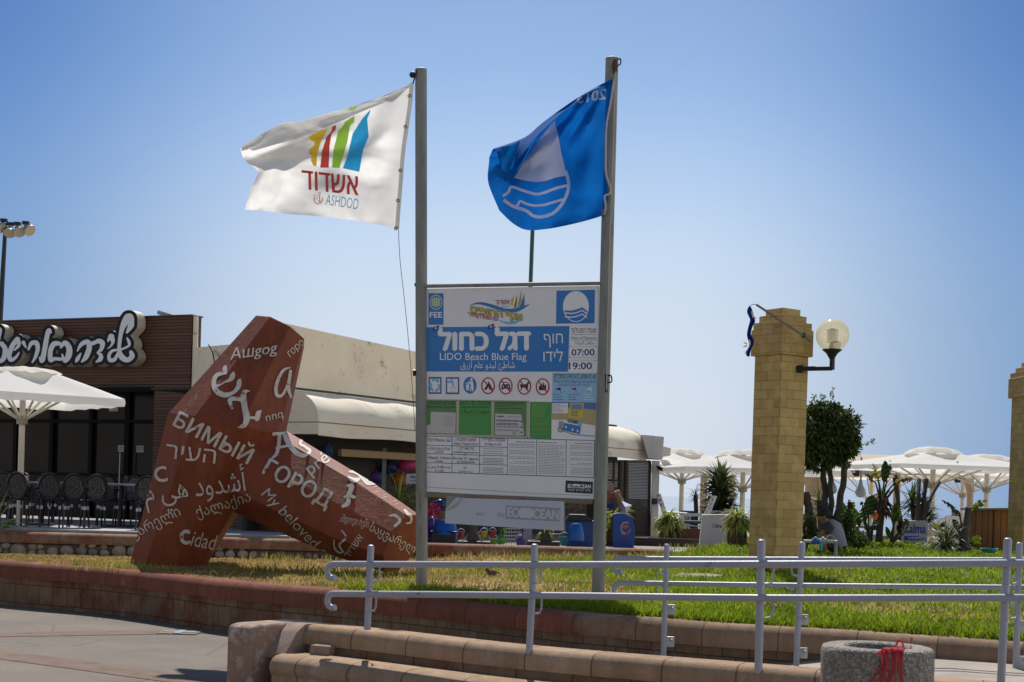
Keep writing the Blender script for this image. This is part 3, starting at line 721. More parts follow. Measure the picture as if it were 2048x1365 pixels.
Bk = at(445, 900, 16.8*q); Be = at(455, 925, 18.6*q); loft(dm, [ring(Bk, Be-Bk, up_, .45), ring(Be, Be-Bk, up_, .34)])
body_ = dm.build('body', m_dolos, ds, bevel=.012)
db = bvh_of(dm)
m_let = M('letter_paint', (.62, .57, .49), (.52, .47, .40), 5, .75, stain=(.26, .10, .06), sscale=13, sth=(.57, .64))
def c2(x, y): return (240+x/2.437, 620+y/2.437)
mk = Marks(bvh=db, off=.006, step=.003)
def T2(t, a, b, h, bold=.012, shear=0., up=None, space=1.0): mk.text(t, c2(*a), c2(*b), h*.95/2.437, m_let, 0, bold*.7, shear, up, space) if 1 else (m_let, 0, bold, shear, up, space)
T2('Ашgog', (540, 245), (772, 208), 58, .014, .25); T2('горо', (828, 232), (900, 165), 40, .006, .2)
T2('БИМЫЙ', (258, 562), (622, 752), 80, .03); T2(heb('העיר'), (222, 722), (464, 750), 88, .012)
T2('c', (172, 842), (236, 836), 128, .012); T2(arab('أشدود هي م'), (128, 938), (618, 880), 108, .012)
T2('ქალაქია', (378, 1012), (642, 930), 54, .012); T2('ვარელი', (68, 1118), (300, 1000), 56, .012)
T2('c', (294, 1140), (340, 1140), 112, .035); T2('idad', (342, 1148), (462, 1172), 84, .01, .15)
T2('ГОРОД', (694, 795), (1008, 966), 84, .035); T2('préf', (930, 808), (1050, 716), 70, .01)
T2('My beloved c', (688, 900), (985, 1206), 58, .012, .1); T2('აშდოდი ჩემი', (1070, 1032), (1212, 1062), 40, .006); T2('საყვარელი', (1214, 1074), (1450, 1198), 46, .012)
T2(heb('אשדוד'), (1118, 1212), (1188, 1110), 40, .006); T2('ոոգ', (712, 545), (800, 522), 40, .004, .1)
def S2(strokes, conv, cell=.55):
    vs, fs, ed = strokefield([[tuple(p) for p in spline([Vector(conv(x, y)+(r,)) for x, y, r in st], len(st)*4)] if len(st) > 2 else [conv(x, y)+(r,) for x, y, r in st] for st in strokes], cell); mk.raw(vs, fs, m_let, 0)
c7 = lambda x, y: (330+x/4.404, 700+y/4.404)
S2([[(540, 140, .8), (530, 165, 4.5), (528, 195, 4.5), (500, 215, 3)], [(535, 205, 3.2), (460, 225, 4), (432, 290, 4.6), (455, 365, 5.4), (525, 400, 5.2), (600, 380, 3.5), (645, 330, 4.4), (655, 285, 4.6), (662, 258, 1)], [(605, 195, .8), (595, 230, 5), (578, 262, 4), (520, 290, 2), (458, 322, 2.2)]], c7)
S2([[(745, 365, .8), (700, 375, 4.5), (692, 430, 6), (708, 540, 6), (718, 610, 6), (695, 665, 4.5), (645, 685, 1.2)], [(665, 440, 4), (610, 432, 4), (572, 450, 4.5), (590, 515, 2.5)], [(725, 598, 2.2), (790, 600, 3)], [(845, 535, 1), (820, 560, 5), (812, 605, 4.5), (795, 625, 1)]], c7)
S2([[(828, 282, 1), (790, 300, 3), (760, 370, 3.4), (765, 418, 3.6), (795, 410, 2.6), (828, 330, 2.4)], [(830, 300, 3), (820, 380, 3.4), (832, 425, 2)]], c2)
S2([[(748, 606, 3.2), (800, 602, 3)], [(775, 606, 3.6), (775, 650, 3.5), (765, 700, 3.5), (745, 722, 2.2)], [(800, 602, 4), (815, 640, 5), (850, 690, 5), (890, 712, 4), (925, 700, 2)], [(765, 676, 2.6), (830, 660, 2.6)], [(915, 640, 2), (890, 632, 2.8), (878, 655, 2.8), (905, 672, 3), (925, 690, 3), (905, 712, 2.4)]], c2)
c6 = lambda x, y: (560+x/3.69, 760+y/3.69)
S2([[(515, 680, 2), (575, 690, 4.6), (620, 735, 4.8), (650, 765, 4.5), (700, 768, 2.2)], [(505, 722, 2.4), (545, 745, 5), (580, 735, 3)], [(500, 785, 2.6), (530, 785, 4.5), (520, 820, 5), (505, 858, 5)], [(475, 866, 2), (520, 862, 3.6), (548, 868, 3)], [(505, 885, 4), (500, 915, 4.6), (465, 935, 3)]], c6)
S2([[(810, 1005, 2), (850, 1003, 3), (885, 1040, 3), (850, 1080, 3)], [(920, 965, 2.4), (940, 990, 3), (965, 1010, 2.6), (960, 1050, 2.2), (930, 1058, 1.4)], [(455, 1110, 1), (490, 1165, 2), (440, 1215, 2), (470, 1270, 1.6)], [(400, 1180, 1.4), (405, 1240, 2), (440, 1275, 2), (470, 1265, 1.4)]], c6)
# flaked white paint streaks on the sunlit end of the lying arm
rg3 = random.Random(2)
for i in range(46):
    x = rg3.uniform(745, 832); y = rg3.uniform(975, 1002)+(x-745)*.25; l = rg3.uniform(4, 15); mk.stroke([(x, y), (x+l*.5, y-l*.22+rg3.uniform(-1, 1)), (x+l, y-l*.42)], [.25, rg3.uniform(.5, 1.0), .2], m_let)
for i in range(26):
    k = rg3.random(); x, y = lerp(343, 400, k), lerp(846, 775, k); x += rg3.uniform(1, 9); y += rg3.uniform(0, 5); l = rg3.uniform(3, 9); mk.stroke([(x, y), (x+l*.6, y-l*.7)], [.3, rg3.uniform(.6, 1.4), .3], m_let)
mk.build('lettering', ds, cut=5)

# ---------------------------------------------------------------- notice board on two tall poles
DL, DR = 15.3, 14.55
bd = thing('notice_board', 'beach notice board with printed panels between two tall rusty steel poles', 'notice board', (0, 15.6, .5))
m_pole = M('pole_paint', (.27, .27, .24), (.20, .21, .19), 5, .6, bump=.15, stain=(.20, .10, .045), sscale=2.6, sth=(.58, .72), stretch=(3, 3, .6))
m_rust = M('rust', (.16, .07, .03), (.08, .04, .025), 20, .85)
m_dark = P('black_metal', (.015, .016, .018), .5)
def pole(x0, y0, x1, y1, D, r):
    a, b = at(x0, y0, D), at(x1, y1, D); a = a+(a-b).normalized()*.25
    mb = MB(); mb.tube([a, b, b+(b-a).normalized()*.008], [r, r, r*.8], 18); mb.build('pole', m_pole, bd, smooth=True); return a, b
pole(843.5, 1168, 842, 139, DL, .0635); pole(1196, 1188, 1224, 117, DR, .066)
# fittings: pulley, cleats, hook, halyards
mb = MB(); p = at(825, 150, DL-.02); mb.ball(p, .035, 10, 6); mb.tube([p, at(838, 152, DL)], .012, 6); mb.tube([at(834, 140, DL-.05), at(828, 160, DL-.05), at(826, 168, DL-.05)], .008, 6); mb.build('pulley', m_dark, bd, smooth=True)
mb = MB(); mb.tube(spline([at(1230, 122, DR-.05), at(1240, 118, DR-.05), at(1241, 128, DR-.05), at(1233, 133, DR-.05)], 12), .008, 6); p = at(1229, 134, DR-.055); mb.ball(p, .06, 8, 6, 0, (.55, .5, 1.4)); mb.build('hook', m_rust, bd, smooth=True)
for q, D in ((829, DL), (829, DL)): pass
mb = MB(); mb.tube([at(826, 746, DL), at(836, 746, DL)], .035, 8); mb.build('bolt', m_dark, bd)
mb = MB(); mb.tube([at(829, 570, DL), at(836, 570, DL)], .018, 6); mb.build('bolt', m_dark, bd)
mb = MB(); mb.tube(spline([at(1213, 752, DR-.05), at(1222, 752, DR-.05), at(1223, 764, DR-.05), at(1214, 766, DR-.05)], 14), .008, 6); mb.tube([at(1212, 748, DR-.06), at(1213, 785, DR-.06)], .013, 6); mb.build('cleat', m_dark, bd, smooth=True)
mb = MB(); mb.tube([at(1231, 135, DR-.07), at(1226, 300, DR-.08), at(1219, 500, DR-.08), at(1214, 700, DR-.08), at(1213, 780, DR-.07)], .004, 5); mb.build('halyard', P('rope', (.5, .48, .44), .9), bd)
mb = MB(); mb.tube(spline([at(797, 458, DL), at(800, 520, DL), at(811, 620, DL), at(822, 740, DL), at(830, 860, DL-.02)], 20), .0035, 5); mb.build('halyard', P('rope_dark', (.16, .15, .14), .9), bd)
# the panel
TL, TR, BL, BR = at(853, 577, DL-.02), at(1198, 571, DR-.0), at(851, 986, DL-.02), at(1188, 1001, DR)
pn = (TR-TL).cross(TL-BL).normalized(); pn = pn if pn.y < 0 else -pn
quad = [onplane(x, y, TL, pn) for x, y in ((853, 578), (1197, 572), (1187, 1000), (851, 984))]
mb = MB(); mb.prism(quad, -pn*.03); m_white = M('panel_white', (.80, .79, .79), (.76, .75, .75), 2, .45, stain=(.50, .48, .43), sscale=1.3, sth=(.6, .8)); mb.build('panel', m_white, bd)
m_bar = M('frame_bar', (.26, .26, .25), (.2, .2, .19), 9, .6, stain=(.2, .1, .05), sscale=9, sth=(.58, .68)); m_wood = M('frame_wood', (.26, .21, .13), (.18, .14, .09), 6, .8)
mb = MB(); mb.tube([TL+Vector((-.03, -.02, .02)), TR+Vector((.02, -.02, .02))], .022, 10); mb.build('top_bar', m_bar, bd, smooth=True)
mb = MB(); mb.tube([BL+Vector((.0, .0, -.02)), at(1187, 1004, DR)], .026, 8); mb.build('bottom_bar', m_wood, bd)
lowp = at(1008, 1028, 14.88)
lq = [onplane(x, y, lowp, pn) for x, y in ((912, 996), (1127, 1003), (1124, 1062), (890, 1047), (891, 1019))]
m_low = M('low_panel', (.50, .54, .62), (.47, .51, .60), 1.5, .45, stain=(.36, .44, .60), sscale=.9, sth=(.55, .8))
mb = MB(); mb.prism(lq, -pn*.02); lowb = mb.build('lower_panel', m_low, bd)
mb = MB(); tri = [onplane(x, y, lowp-pn*.006, pn) for x, y in ((893, 992), (935, 994), (916, 998), (892, 1020))]; mb.prism(tri, -pn*.012); mb.build('backing_sheet', M('backing', (.30, .29, .29), (.25, .24, .24), 5, .7), bd)
mb = MB(); rows = []
for k in range(6):
    a = k/5; r = []
    for j in range(5):
        b_ = j/4; P0 = onplane(lerp(892, 921, a), lerp(1020, 996, a), lowp, pn); d = onplane(lerp(892, 921, a)+6, lerp(1020, 996, a)+5, lowp, pn)-P0
        an = b_*2.4; r.append(P0+d.normalized()*(.022*math.sin(an)*(.4+math.sin(a*math.pi)))+pn*(.004+.022*(1-math.cos(an))*(.4+math.sin(a*math.pi))))
    rows.append(r)
mb.grid(rows); mb.build('peeled_corner', P('peel', (.55, .54, .50), .6), bd, smooth=True)
mb = MB(); mb.tube([at(1127, 998, 14.7), at(1128, 1062, 14.7)], .016, 6); mb.build('hanger', m_bar, bd)

BP = (quad[0]+pn*.0005, pn)
def sk(y): return interp(y, [575, 650, 744, 800, 875, 960, 1000], [-.018, -.008, .006, .014, .027, .036, .043])
def K(name, c, rough=.45): return P('print_'+name, c, rough)
W_, BLU, NAV, BLK, REDC, GRN, YEL, LBL, PUR, GRY = K('white', (.80, .80, .80)), K('blue', (.03, .19, .50)), K('navy', (.02, .05, .25)), K('black', (.02, .02, .022)), K('red', (.42, .03, .025)), K('green', (.07, .29, .07)), K('yellow', (.62, .48, .05)), K('light_blue', (.20, .48, .72)), K('purple', (.05, .02, .16)), K('grey', (.33, .33, .34))
SKY_, DKR, BRIGHTG, GRYM = K('pale_blue', (.30, .52, .72)), K('dark_red', (.25, .06, .05)), K('leaf', (.25, .45, .06)), K('mid_grey', (.22, .22, .23))
def shapes(name, fn, plane=BP, parent=bd): k = Marks(plane=plane, off=.001, step=.0009); fn(k); return k.build(name, parent)
def f(k):
    k.rect(857, 587, 887, 650, BLU, 0, 0); k.ell(872, 605, 9.5, 11.5, BRIGHTG, 1); k.ring(872, 605, 12.5, 15, 1.2, W_, 1)
    for q in (-6, -2, 2, 6): k.rect(871.6+q-.4, 595+abs(q)*.5, 871.6+q+.4, 615-abs(q)*.5, W_, 2)
    for q in (-7, -3, 1, 5): k.rect(863.5, 605+q, 880.5, 605.9+q, W_, 2)
    k.text('FEE', (860, 635.5), (884, 635.5), 11.5, W_, 1, .03)
shapes('education_emblem', f)
def blueflag(k, cx, cy, rx, ry, w_, b, layer=1):
    k.ell(cx, cy, rx, ry, w_, layer)
    k.poly([(cx-rx*.92, cy+ry*.25), (cx-rx*.4, cy+ry*.27), (cx, cy+ry*.2), (cx+rx*.5, cy+ry*.05), (cx+rx*.9, cy+ry*.32)]+[(cx+rx*.93*math.cos(R(q)), cy+ry*.95*math.sin(R(q))) for q in range(20, 166, 9)], b, layer+1)
    for q in (.42, .66):
        k.stroke([(cx-rx*.85, cy+ry*q), (cx-rx*.3, cy+ry*(q+.04)), (cx+rx*.1, cy+ry*(q-.03)), (cx+rx*.48, cy+ry*(q-.17)), (cx+rx*.85, cy+ry*(q+.06))], ry*.075, w_, layer+2)
def f(k): k.poly([(1113, 582), (1190, 580), (1189, 647), (1112, 648)], BLU, 0); blueflag(k, 1152, 613.5, 26, 31, W_, BLU)
shapes('beach_award_emblem', f)
def f(k):
    k.stroke([(941, 610), (960, 607), (985, 613), (1010, 621), (1035, 620), (1059, 609)], [1, 5, 7, 7, 8, 1], BLU, 0, 20)
    k.stroke([(996, 640), (1012, 646), (1030, 645), (1048, 636)], [1, 5, 6, 1], LBL, 0, 14)
    k.poly([(1025, 615), (1028, 593), (1024, 597), (1021, 602), (1023, 605), (1020, 609), (1024, 611)], YEL, 1); k.poly([(1028, 616), (1034, 590), (1034, 602), (1032, 616)], REDC, 1); k.poly([(1034, 616), (1043, 581), (1043, 600), (1038, 616)], BRIGHTG, 1); k.poly([(1039, 616), (1049, 588), (1049, 614)], BLU, 1)
    k.text(heb('אשדוד'), (991, 610), (1019, 609), 11, DKR, 2, .01); k.text('ASHDOD', (1002, 615.5), (1019, 615.5), 4, LBL, 2)
    up = (-.12, -1)
    k.text(heb('אגף החופים'), (942.5, 625.5), (1045, 641.5), 16, BLK, 3, .055, 0, up); k.text(heb('אגף החופים'), (942.5, 625), (1045, 641), 16, YEL, 4, .02, 0, up)
    k.text(heb('"עם הפנים לקהילה"'), (937, 633), (998, 643), 9, REDC, 4, .02, 0, up)
shapes('beach_department_logo', f)
def f(k):
    k.poly([(853, 655), (1139, 652.5), (1136, 744), (852.5, 743.5)], BLU, 0)
    k.text(heb('דגל כחול'), (878.5, 700.5), (1060, 699.5), 42, W_, 1, .045)
    k.text('LIDO Beach Blue Flag', (880, 720.5), (1053, 720.5), 15, W_, 1, -.008, 0, None, 1.0)
    k.text(arab('شاطئ ليدو علم أزرق'), (921, 737), (1030, 736.5), 14, W_, 1)
    k.text(heb('חוף'), (1088, 688), (1126, 687), 24, W_, 1, -.006); k.text(heb('לידו'), (1087, 723.5), (1126, 723), 24, W_, 1, -.006)
    for x, y in ((866, 651), (976, 647.5)): k.poly([(x, y+4), (x+12, y), (x+12, y+10), (x, y+12)], NAV, 1); k.ell(x+6, y+6, 3, 3, LBL, 2, 12)
shapes('title_band', f)
def f(k):
    k.poly([(1140, 652.5), (1196, 651), (1194.5, 745), (1136.5, 744)], W_, 0); k.text(heb('שעות הפעילות'), (1143, 667), (1193, 666), 12, BLK, 1, .008); k.rect(1143, 669.5, 1193, 670.2, BLK, 1)
    k.text('Hours of Operation', (1143, 679), (1193, 679), 6.5, BLK, 1); k.rect(1143, 680.5, 1193, 681.1, BLK, 1); k.text(arab('ساعات النشاط'), (1150, 689.5), (1188, 689), 7, BLK, 1)
    k.rect(1140, 693.5, 1193, 694.2, GRY, 1); k.rect(1139, 715.5, 1193, 716.2, GRY, 1); k.rect(1137, 720.5, 1193, 721.2, GRY, 1)
    k.text('07:00', (1143.5, 711.5), (1189, 711), 13.2, PUR, 1, .02); k.text('19:00', (1138, 739), (1183.5, 738.5), 14, PUR, 1, .02)
    for x, y in ((1140, 693), (1192, 693), (1139, 714), (1191, 722), (1190, 712)): k.ell(x, y, 1, 1, BLK, 2, 8)
    for x in (1165, 1186): k.rect(x, 697, x+.5, 715, GRY, 1); k.rect(x-2, 722, x-1.5, 741, GRY, 1)
shapes('opening_hours', f)
def f(k):
    k.rect(857.5, 754.5, 883, 788, NAV, 0); k.rect(860, 757.5, 880.5, 785, W_, 1)
    for q in range(3):
        a = R(120*q-90); p_ = [(870+9*math.cos(a+R(d))*1.0, 771+12*math.sin(a+R(d))) for d in (-42, -18, 10, 32)]; k.stroke(p_, [5, 5.5, 5, 4.5], LBL, 2); e = (870+9*math.cos(a+R(32)), 771+12*math.sin(a+R(32))); k.poly([(e[0]+4.5*math.cos(a+R(32)), e[1]+5*math.sin(a+R(32))), (870+10*math.cos(a+R(62)), 771+12*math.sin(a+R(62))), (e[0]-4.5*math.cos(a+R(32)), e[1]-5*math.sin(a+R(32)))], LBL, 3)
shapes('pictogram', f)
def f(k):
    k.rect(892, 755, 918.5, 788.5, NAV, 0); k.rect(894.5, 758, 916, 785.5, W_, 1); k.rect(894.5, 762, 904, 766.5, LBL, 2); k.poly([(901, 760.5), (905, 760.5), (908, 767), (908, 774), (904.5, 774), (904.5, 767), (901, 766.5)], LBL, 3); k.rect(900, 758.5, 906, 760, LBL, 3)
    k.poly([(901.5, 775), (911, 775), (909.5, 784), (903, 784)], GRY, 2); k.poly([(902.3, 775.8), (910.2, 775.8), (909, 783.2), (903.6, 783.2)], W_, 3)
shapes('pictogram', f)
def f(k):
    k.ell(940, 771, 13.2, 17, BLU, 0); k.poly([(931.5, 770), (939, 768.5), (937.5, 781), (933, 781)], W_, 1); k.rect(931, 766.8, 939.5, 768.2, W_, 1, -.15); k.ell(943, 759.5, 2.6, 3, W_, 1, 12); k.poly([(941, 763), (946, 763.5), (947.5, 775), (946.5, 783), (944, 783), (943.5, 775), (941.5, 783), (939.5, 782), (942, 772), (941.5, 769), (935, 766), (935.5, 764.5)], W_, 1)
shapes('pictogram', f)
def ban(cx, cy, fn):
    def f(k): k.ell(cx, cy, 12.8, 15.8, W_, 0); fn(k); k.ring(cx, cy, 13.8, 17, 2.6, REDC, 2); k.stroke([(cx-8.5, cy-11), (cx+8.5, cy+11)], 2.4, REDC, 3)
    shapes('pictogram', f)
ban(976.3, 772, lambda k: (k.poly([(968, 780), (977, 765), (985, 780), (979, 780), (976.5, 774), (974, 780)], BLK, 1), k.stroke([(976.5, 763), (986, 780)], 1.2, BLK, 1)))
ban(1011.5, 772.5, lambda k: (k.poly([(1003, 778), (1003, 771), (1006, 769), (1007.5, 764.5), (1016, 764.5), (1018, 769), (1020.5, 771), (1020.5, 778)], BLK, 1), k.rect(1008, 766, 1015.5, 769, W_, 2), k.ell(1006.5, 773.5, 1.5, 1.5, W_, 2, 10), k.ell(1017, 773.5, 1.5, 1.5, W_, 2, 10), k.rect(1003.5, 777, 1006.5, 780.5, BLK, 1), k.rect(1017, 777, 1020, 780.5, BLK, 1)))
ban(1048.7, 773, lambda k: (k.poly([(1040.5, 769), (1053, 769), (1054.5, 765), (1058, 763.5), (1059.5, 767), (1056.5, 769), (1055.5, 782), (1053.5, 782), (1052.5, 776), (1044, 776), (1043.5, 782), (1041.5, 782), (1041.5, 772), (1039.5, 774)], BLK, 1),))
ban(1085.5, 774, lambda k: [k.poly([(1085.5+dx-2, 781), (1085.5+dx-2.4, 775), (1085.5+dx+.4, 781-h), (1085.5+dx+2, 774), (1085.5+dx+1.6, 781)], BLK, 1) for dx, h in ((-5.5, 12), (-2, 16), (1.5, 18), (5, 13))])
def f(k):
    k.poly([(1105, 746), (1193.5, 747), (1192.5, 805), (1104.5, 803.5)], SKY_, 0); k.text(heb('נא להשמע להוראות המצילים'), (1108, 756), (1192, 757), 9.5, BLK, 1, .01); k.rect(1108, 758, 1192, 758.6, BLK, 1)
    k.text('Please follow lifeguard instructions', (1108, 765), (1192, 766), 5.5, NAV, 1); k.text(arab('الرجاء الاستماع لتعليمات'), (1116, 771.5), (1178, 772), 6, NAV, 1)
    for x, c in ((1109.5, BLK), (1140.5, REDC), (1171.5, W_)): k.poly([(x, 778.5), (x+11.5, 775), (x+11.5, 781.5)], c, 1); k.rect(x+11.2, 775, x+11.9, 787, c, 1)
    for x, q in ((1106, 1), (1137, 2), (1168, 3)): k.lines(x, 789, x+23, 3, 5, NAV if q < 3 else W_, 1, .01, 1.2, seed=q)
shapes('lifeguard_panel', f)
def f(k):
    k.poly([(1104, 804), (1192.5, 805.5), (1190, 881), (1103, 878)], W_, 0); k.poly([(1104, 804), (1192.5, 805.5), (1192, 822), (1170, 818), (1104, 822)], K('sea_print', (.09, .17, .42)), 1); k.poly([(1104, 822), (1130, 815), (1192, 820), (1190.5, 852), (1160, 846), (1130, 840), (1104, 840)], K('sand_print', (.46, .38, .17)), 2)
    k.rect(1105, 807, 1136, 827, W_, 3); k.lines(1107, 809, 1134, 7, 2.5, GRYM, 4, 0, .8, seed=4)
    k.poly([(1141, 806), (1168, 807), (1165, 838), (1136.5, 834)], YEL, 3); k.poly([(1144, 808.5), (1165, 809.5), (1163.5, 820), (1142.5, 819)], K('sea2', (.16, .25, .48)), 4); k.lines(1143, 822, 1160, 4, 3, NAV, 4, .05, 1.2, seed=6)
    k.poly([(1136, 838), (1146, 839), (1146, 847), (1135, 845)], GRYM, 4); k.poly([(1146, 841), (1158, 842), (1158, 849), (1146, 847)], DKR, 4); k.poly([(1156, 843), (1164, 844), (1163, 852), (1155, 851)], LBL, 5)
    k.poly([(1128, 846), (1162, 853), (1160, 869), (1126, 861)], BLU, 4); k.poly([(1118, 842), (1127, 844), (1125, 862), (1117, 858)], GRY, 3); k.ring(1121, 860, 5.5, 5.5, 2.4, GRYM, 5); k.stroke([(1125, 862), (1150, 870), (1190, 873)], 2.2, GRY, 3)
    for x, y in ((1131, 852), (1144, 857), (1154, 860)): k.rect(x, y, x+3, y+5, W_, 6)
shapes('recycling_poster', f)
CRM = K('cream_trim', (.48, .43, .32)); GRN2 = K('green_faded', (.10, .24, .075))
def f(k):
    k.poly([(1060, 804), (1103.5, 804.5), (1102.5, 879), (1059, 877)], GRN, 0)
    for i in range(15): wd = 18-abs(i-7)*.4; k.lines(1081-wd, 808+i*1.9, 1081+wd, 1, 2, BRIGHTG, 1, 0, .7, seed=i)
    for i, q in enumerate((840, 846, 850, 857, 861, 868)): k.rect(1064, q, 1101-(i % 3)*4, q+.7, BRIGHTG, 1)
shapes('green_notice', f)
def f(k):
    k.poly([(851.5, 798.5), (1059, 802), (1058, 878), (850.5, 870)], CRM, 0); k.poly([(853.5, 801), (913, 801.5), (912.5, 869), (853, 867.5)], GRN2, 1); k.poly([(918.5, 801.5), (983, 802), (982.5, 871.5), (917.5, 869.5)], GRN, 1); k.poly([(988.5, 802), (1053.5, 803), (1052.5, 873.5), (987.5, 871.5)], GRN2, 1)
    k.text(heb('פעילות חינוכית'), (857, 809), (911, 810), 9, BLK, 2); k.text('Educational Activities', (855, 816.5), (911, 817), 6, BLK, 2); k.text(heb('איכות מי הים'), (920, 809.5), (981, 810), 9, BLK, 2); k.lines(921, 814, 981, 1, 4, BLK, 2, 0, 1.5, full=True); k.text(arab('جودة مياه'), (922, 826.5), (980, 826.5), 8, BLK, 2); k.lines(991, 806, 1051, 1, 4, BLK, 2, 0, 1.5, full=True); k.lines(991, 812, 1050, 2, 5, BLK, 2, 0, 1, seed=8)
    for x, y in ((852, 800), (914.5, 801), (985, 802), (1056, 803), (952, 872.5), (1055, 875.5), (853, 871)): k.ell(x, y, 1.1, 1.1, BLK, 2, 8)
shapes('notice_cases', f)
def f(k):
    k.poly([(862, 824), (912, 826), (911, 868), (860.5, 866.5)], K('paper', (.52, .50, .47)), 3); k.lines(884, 832, 908, 9, 2.4, GRY, 4, .03, .9, right=True, seed=11); k.poly([(853.5, 852), (862, 848), (861, 867), (853, 866.5)], K('paper', (.52, .50, .47)), 3)
shapes('pinned_paper', f)
def f(k):
    k.poly([(1033, 829), (1043, 830), (1049, 871), (1040, 872)], K('paper', (.52, .50, .47)), 3); k.poly([(991, 827.5), (1042, 829.5), (1041, 872), (990, 870)], K('paper2', (.55, .54, .55)), 4)
    k.rect(994, 832, 1008, 834, BLK, 5, .03); k.rect(1016, 833, 1040, 834.5, GRY, 5, .03); k.rect(993, 839.5, 1039, 843, GRYM, 5, .03); k.lines(993, 846, 1037, 2, 2.6, BLK, 5, .03, 1.4, full=True); k.rect(993, 852, 1039, 855, GRY, 5, .03); k.rect(993, 859, 1039, 862, GRY, 5, .03); k.lines(1025, 866, 1037, 2, 2, BLK, 5, .03, .9)
    for y in (842, 854, 864): k.rect(1041, y, 1046, y+2, BLK, 5, .05)
shapes('pinned_paper', f)
def f(k):
    s0 = lambda y, x: y+sk(y)*(x-852)
    xs_ = (852, 904, 959, 1015, 1073, 1132, 1188)
    def hl(y, a, b, t=1.1): k.poly([(a, s0(y, a)), (b, s0(y, b)), (b, s0(y, b)+t), (a, s0(y, a)+t)], NAV, 1)
    hl(872, 852, 1190, 1.2); hl(890, 852, 1015); hl(907, 852, 1015); hl(925, 852, 1015); hl(943.5, 852, 1187, 1.4)
    for x in xs_: k.poly([(x, s0(873, x)), (x+1.1, s0(873, x)), (x+.4, s0(944, x)), (x-.6, s0(944, x))], NAV, 1)
    k.text(heb('הצלה')+' Rescue '+arab('إنقاذ'.replace('إ', 'أ')), (855, 883), (902, 884), 7.5, BLK, 2, .005); k.text(heb('אמצעי תחבורה'), (911, 882.5), (952, 883.5), 7.5, BLK, 2); k.text('Public Transportation', (908, 890), (956, 891), 5.5, BLK, 2); k.text(heb('אקולוגיה בחוף לידו'), (965, 882), (1010, 884), 7.5, BLK, 2); k.text('Ecology at Lido', (970, 890.5), (1003, 891.5), 5.5, BLK, 2)
    k.text('4 '+heb('מצילים, 6 עוזרי הצלה'), (857, 900), (900, 901), 6, BLK, 2); k.text('2 '+heb('סירות'), (870, 906.5), (886, 907), 6, BLK, 2); k.text('4 lifeguards  6 lifesavers', (855, 917.5), (902, 919), 5.5, BLK, 2); k.text('2 boats', (870, 924.5), (886, 925), 5.5, BLK, 2)
    k.text(arab('منقذين'), (856, 935), (900, 937), 6, BLK, 2); k.text('2 '+arab('قوارب'), (870, 943), (887, 943.5), 6, BLK, 2)
    k.text(heb('מול משה דיין'), (920, 899.5), (948, 900.5), 6, BLK, 2); k.lines(907, 904, 957, 1, 3, BLK, 2, .03, 1.5, full=True); k.text('4,7', (928, 912), (934, 912), 5, BLK, 2); k.text('Bus lines 4,7  '+'opposite', (907, 919), (957, 921), 5.5, BLK, 2); k.text('SD. MOSHE DAYAN', (914, 926.5), (950, 927.5), 5, BLK, 2); k.text('4,7', (927, 938), (934, 938), 5, BLK, 2); k.text(arab('في جادة موشيه ديان'), (917, 944.5), (945, 945), 5.5, BLK, 2)
    for q, y in enumerate((897, 902, 906.5, 916, 919, 922, 925, 928, 935, 938, 941, 944)): k.poly([(966, y), (1007, y+1.4), (1007, y+2.7), (966, y+1.3)], GRY, 2)
    for q, (a, b, rt) in enumerate(((1019, 1070, True), (1077, 1129, False), (1141, 1185, True))):
        k.lines(a, 883+q*1.6, b, 1, 2, BLK, 2, .03, 1.1, right=rt, seed=40+q)
        for i in range(19):
            if q != 1 and i in (3, 7, 10, 13): continue
            k.lines(a, 888+q*1.6+i*3.15, b, 1, 2, GRYM, 2, .032, .9, right=rt, seed=q*31+i, full=(i % 4 != 3))
    k.stroke([(851, 974.5), (940, 979.5), (1010, 983.5)], .8, GRYM, 1); k.stroke([(1009, 984), (1080, 988), (1180, 991.5)], .8, GRYM, 1)
shapes('information_table', f)
def ecoocean(k, x0, y0, x1, y1, sx, h, col, layer, bold=.035):
    """EC, two joined discs, CEAN"""
    w_ = x1-x0; ln = lambda f_: (x0+w_*f_, y0+sx*w_*f_)
    k.text('EC', ln(0), ln(.195), h, col, layer, bold); k.text('CEAN', ln(.50), ln(1), h, col, layer, bold)
    return ln
def f(k):
    k.poly([(1131.5, 961.5), (1186, 964), (1185, 988), (1130.5, 985)], BLK, 1); ln = ecoocean(k, 1136, 976, 1181.5, 977, .03, 8, W_, 2)
    k.ell(1150.5, 972.3, 5.6, 4.2, W_, 2, 18); k.ell(1155.5, 972.6, 5, 4.2, W_, 2, 18); k.poly([(1146, 973.5), (1150, 972.5), (1154, 973.2), (1159, 972.8), (1158, 975.5), (1148, 975.6)], BLU, 3); k.text(heb('מחקר ים וחינוך סביבתי'), (1136, 982), (1181, 983.5), 5, W_, 2)
shapes('sponsor_logo', f)
LP = (lq[0]+pn*.0005, pn)
def f(k):
    k.poly([(1012, 1011), (1120.5, 1016.5), (1119, 1043.5), (1010.5, 1038)], GRY, 1); ecoocean(k, 1015, 1033.5, 1117, 1039.5, .0587, 19.5, K('pale', (.52, .55, .62)), 2, .04)
    PL = K('pale', (.52, .55, .62)); k.ell(1046.5, 1026.5, 10.5, 10.5, PL, 2, 24); k.ell(1058.5, 1027, 10.5, 10.5, PL, 3, 24)
    k.text('eco', (952, 1031), (968, 1032), 9.5, GRY, 2, .006); k.text('fm', (995, 1034.5), (1007, 1035), 11, GRY, 2, .006)
shapes('sponsor_logo', f, LP)

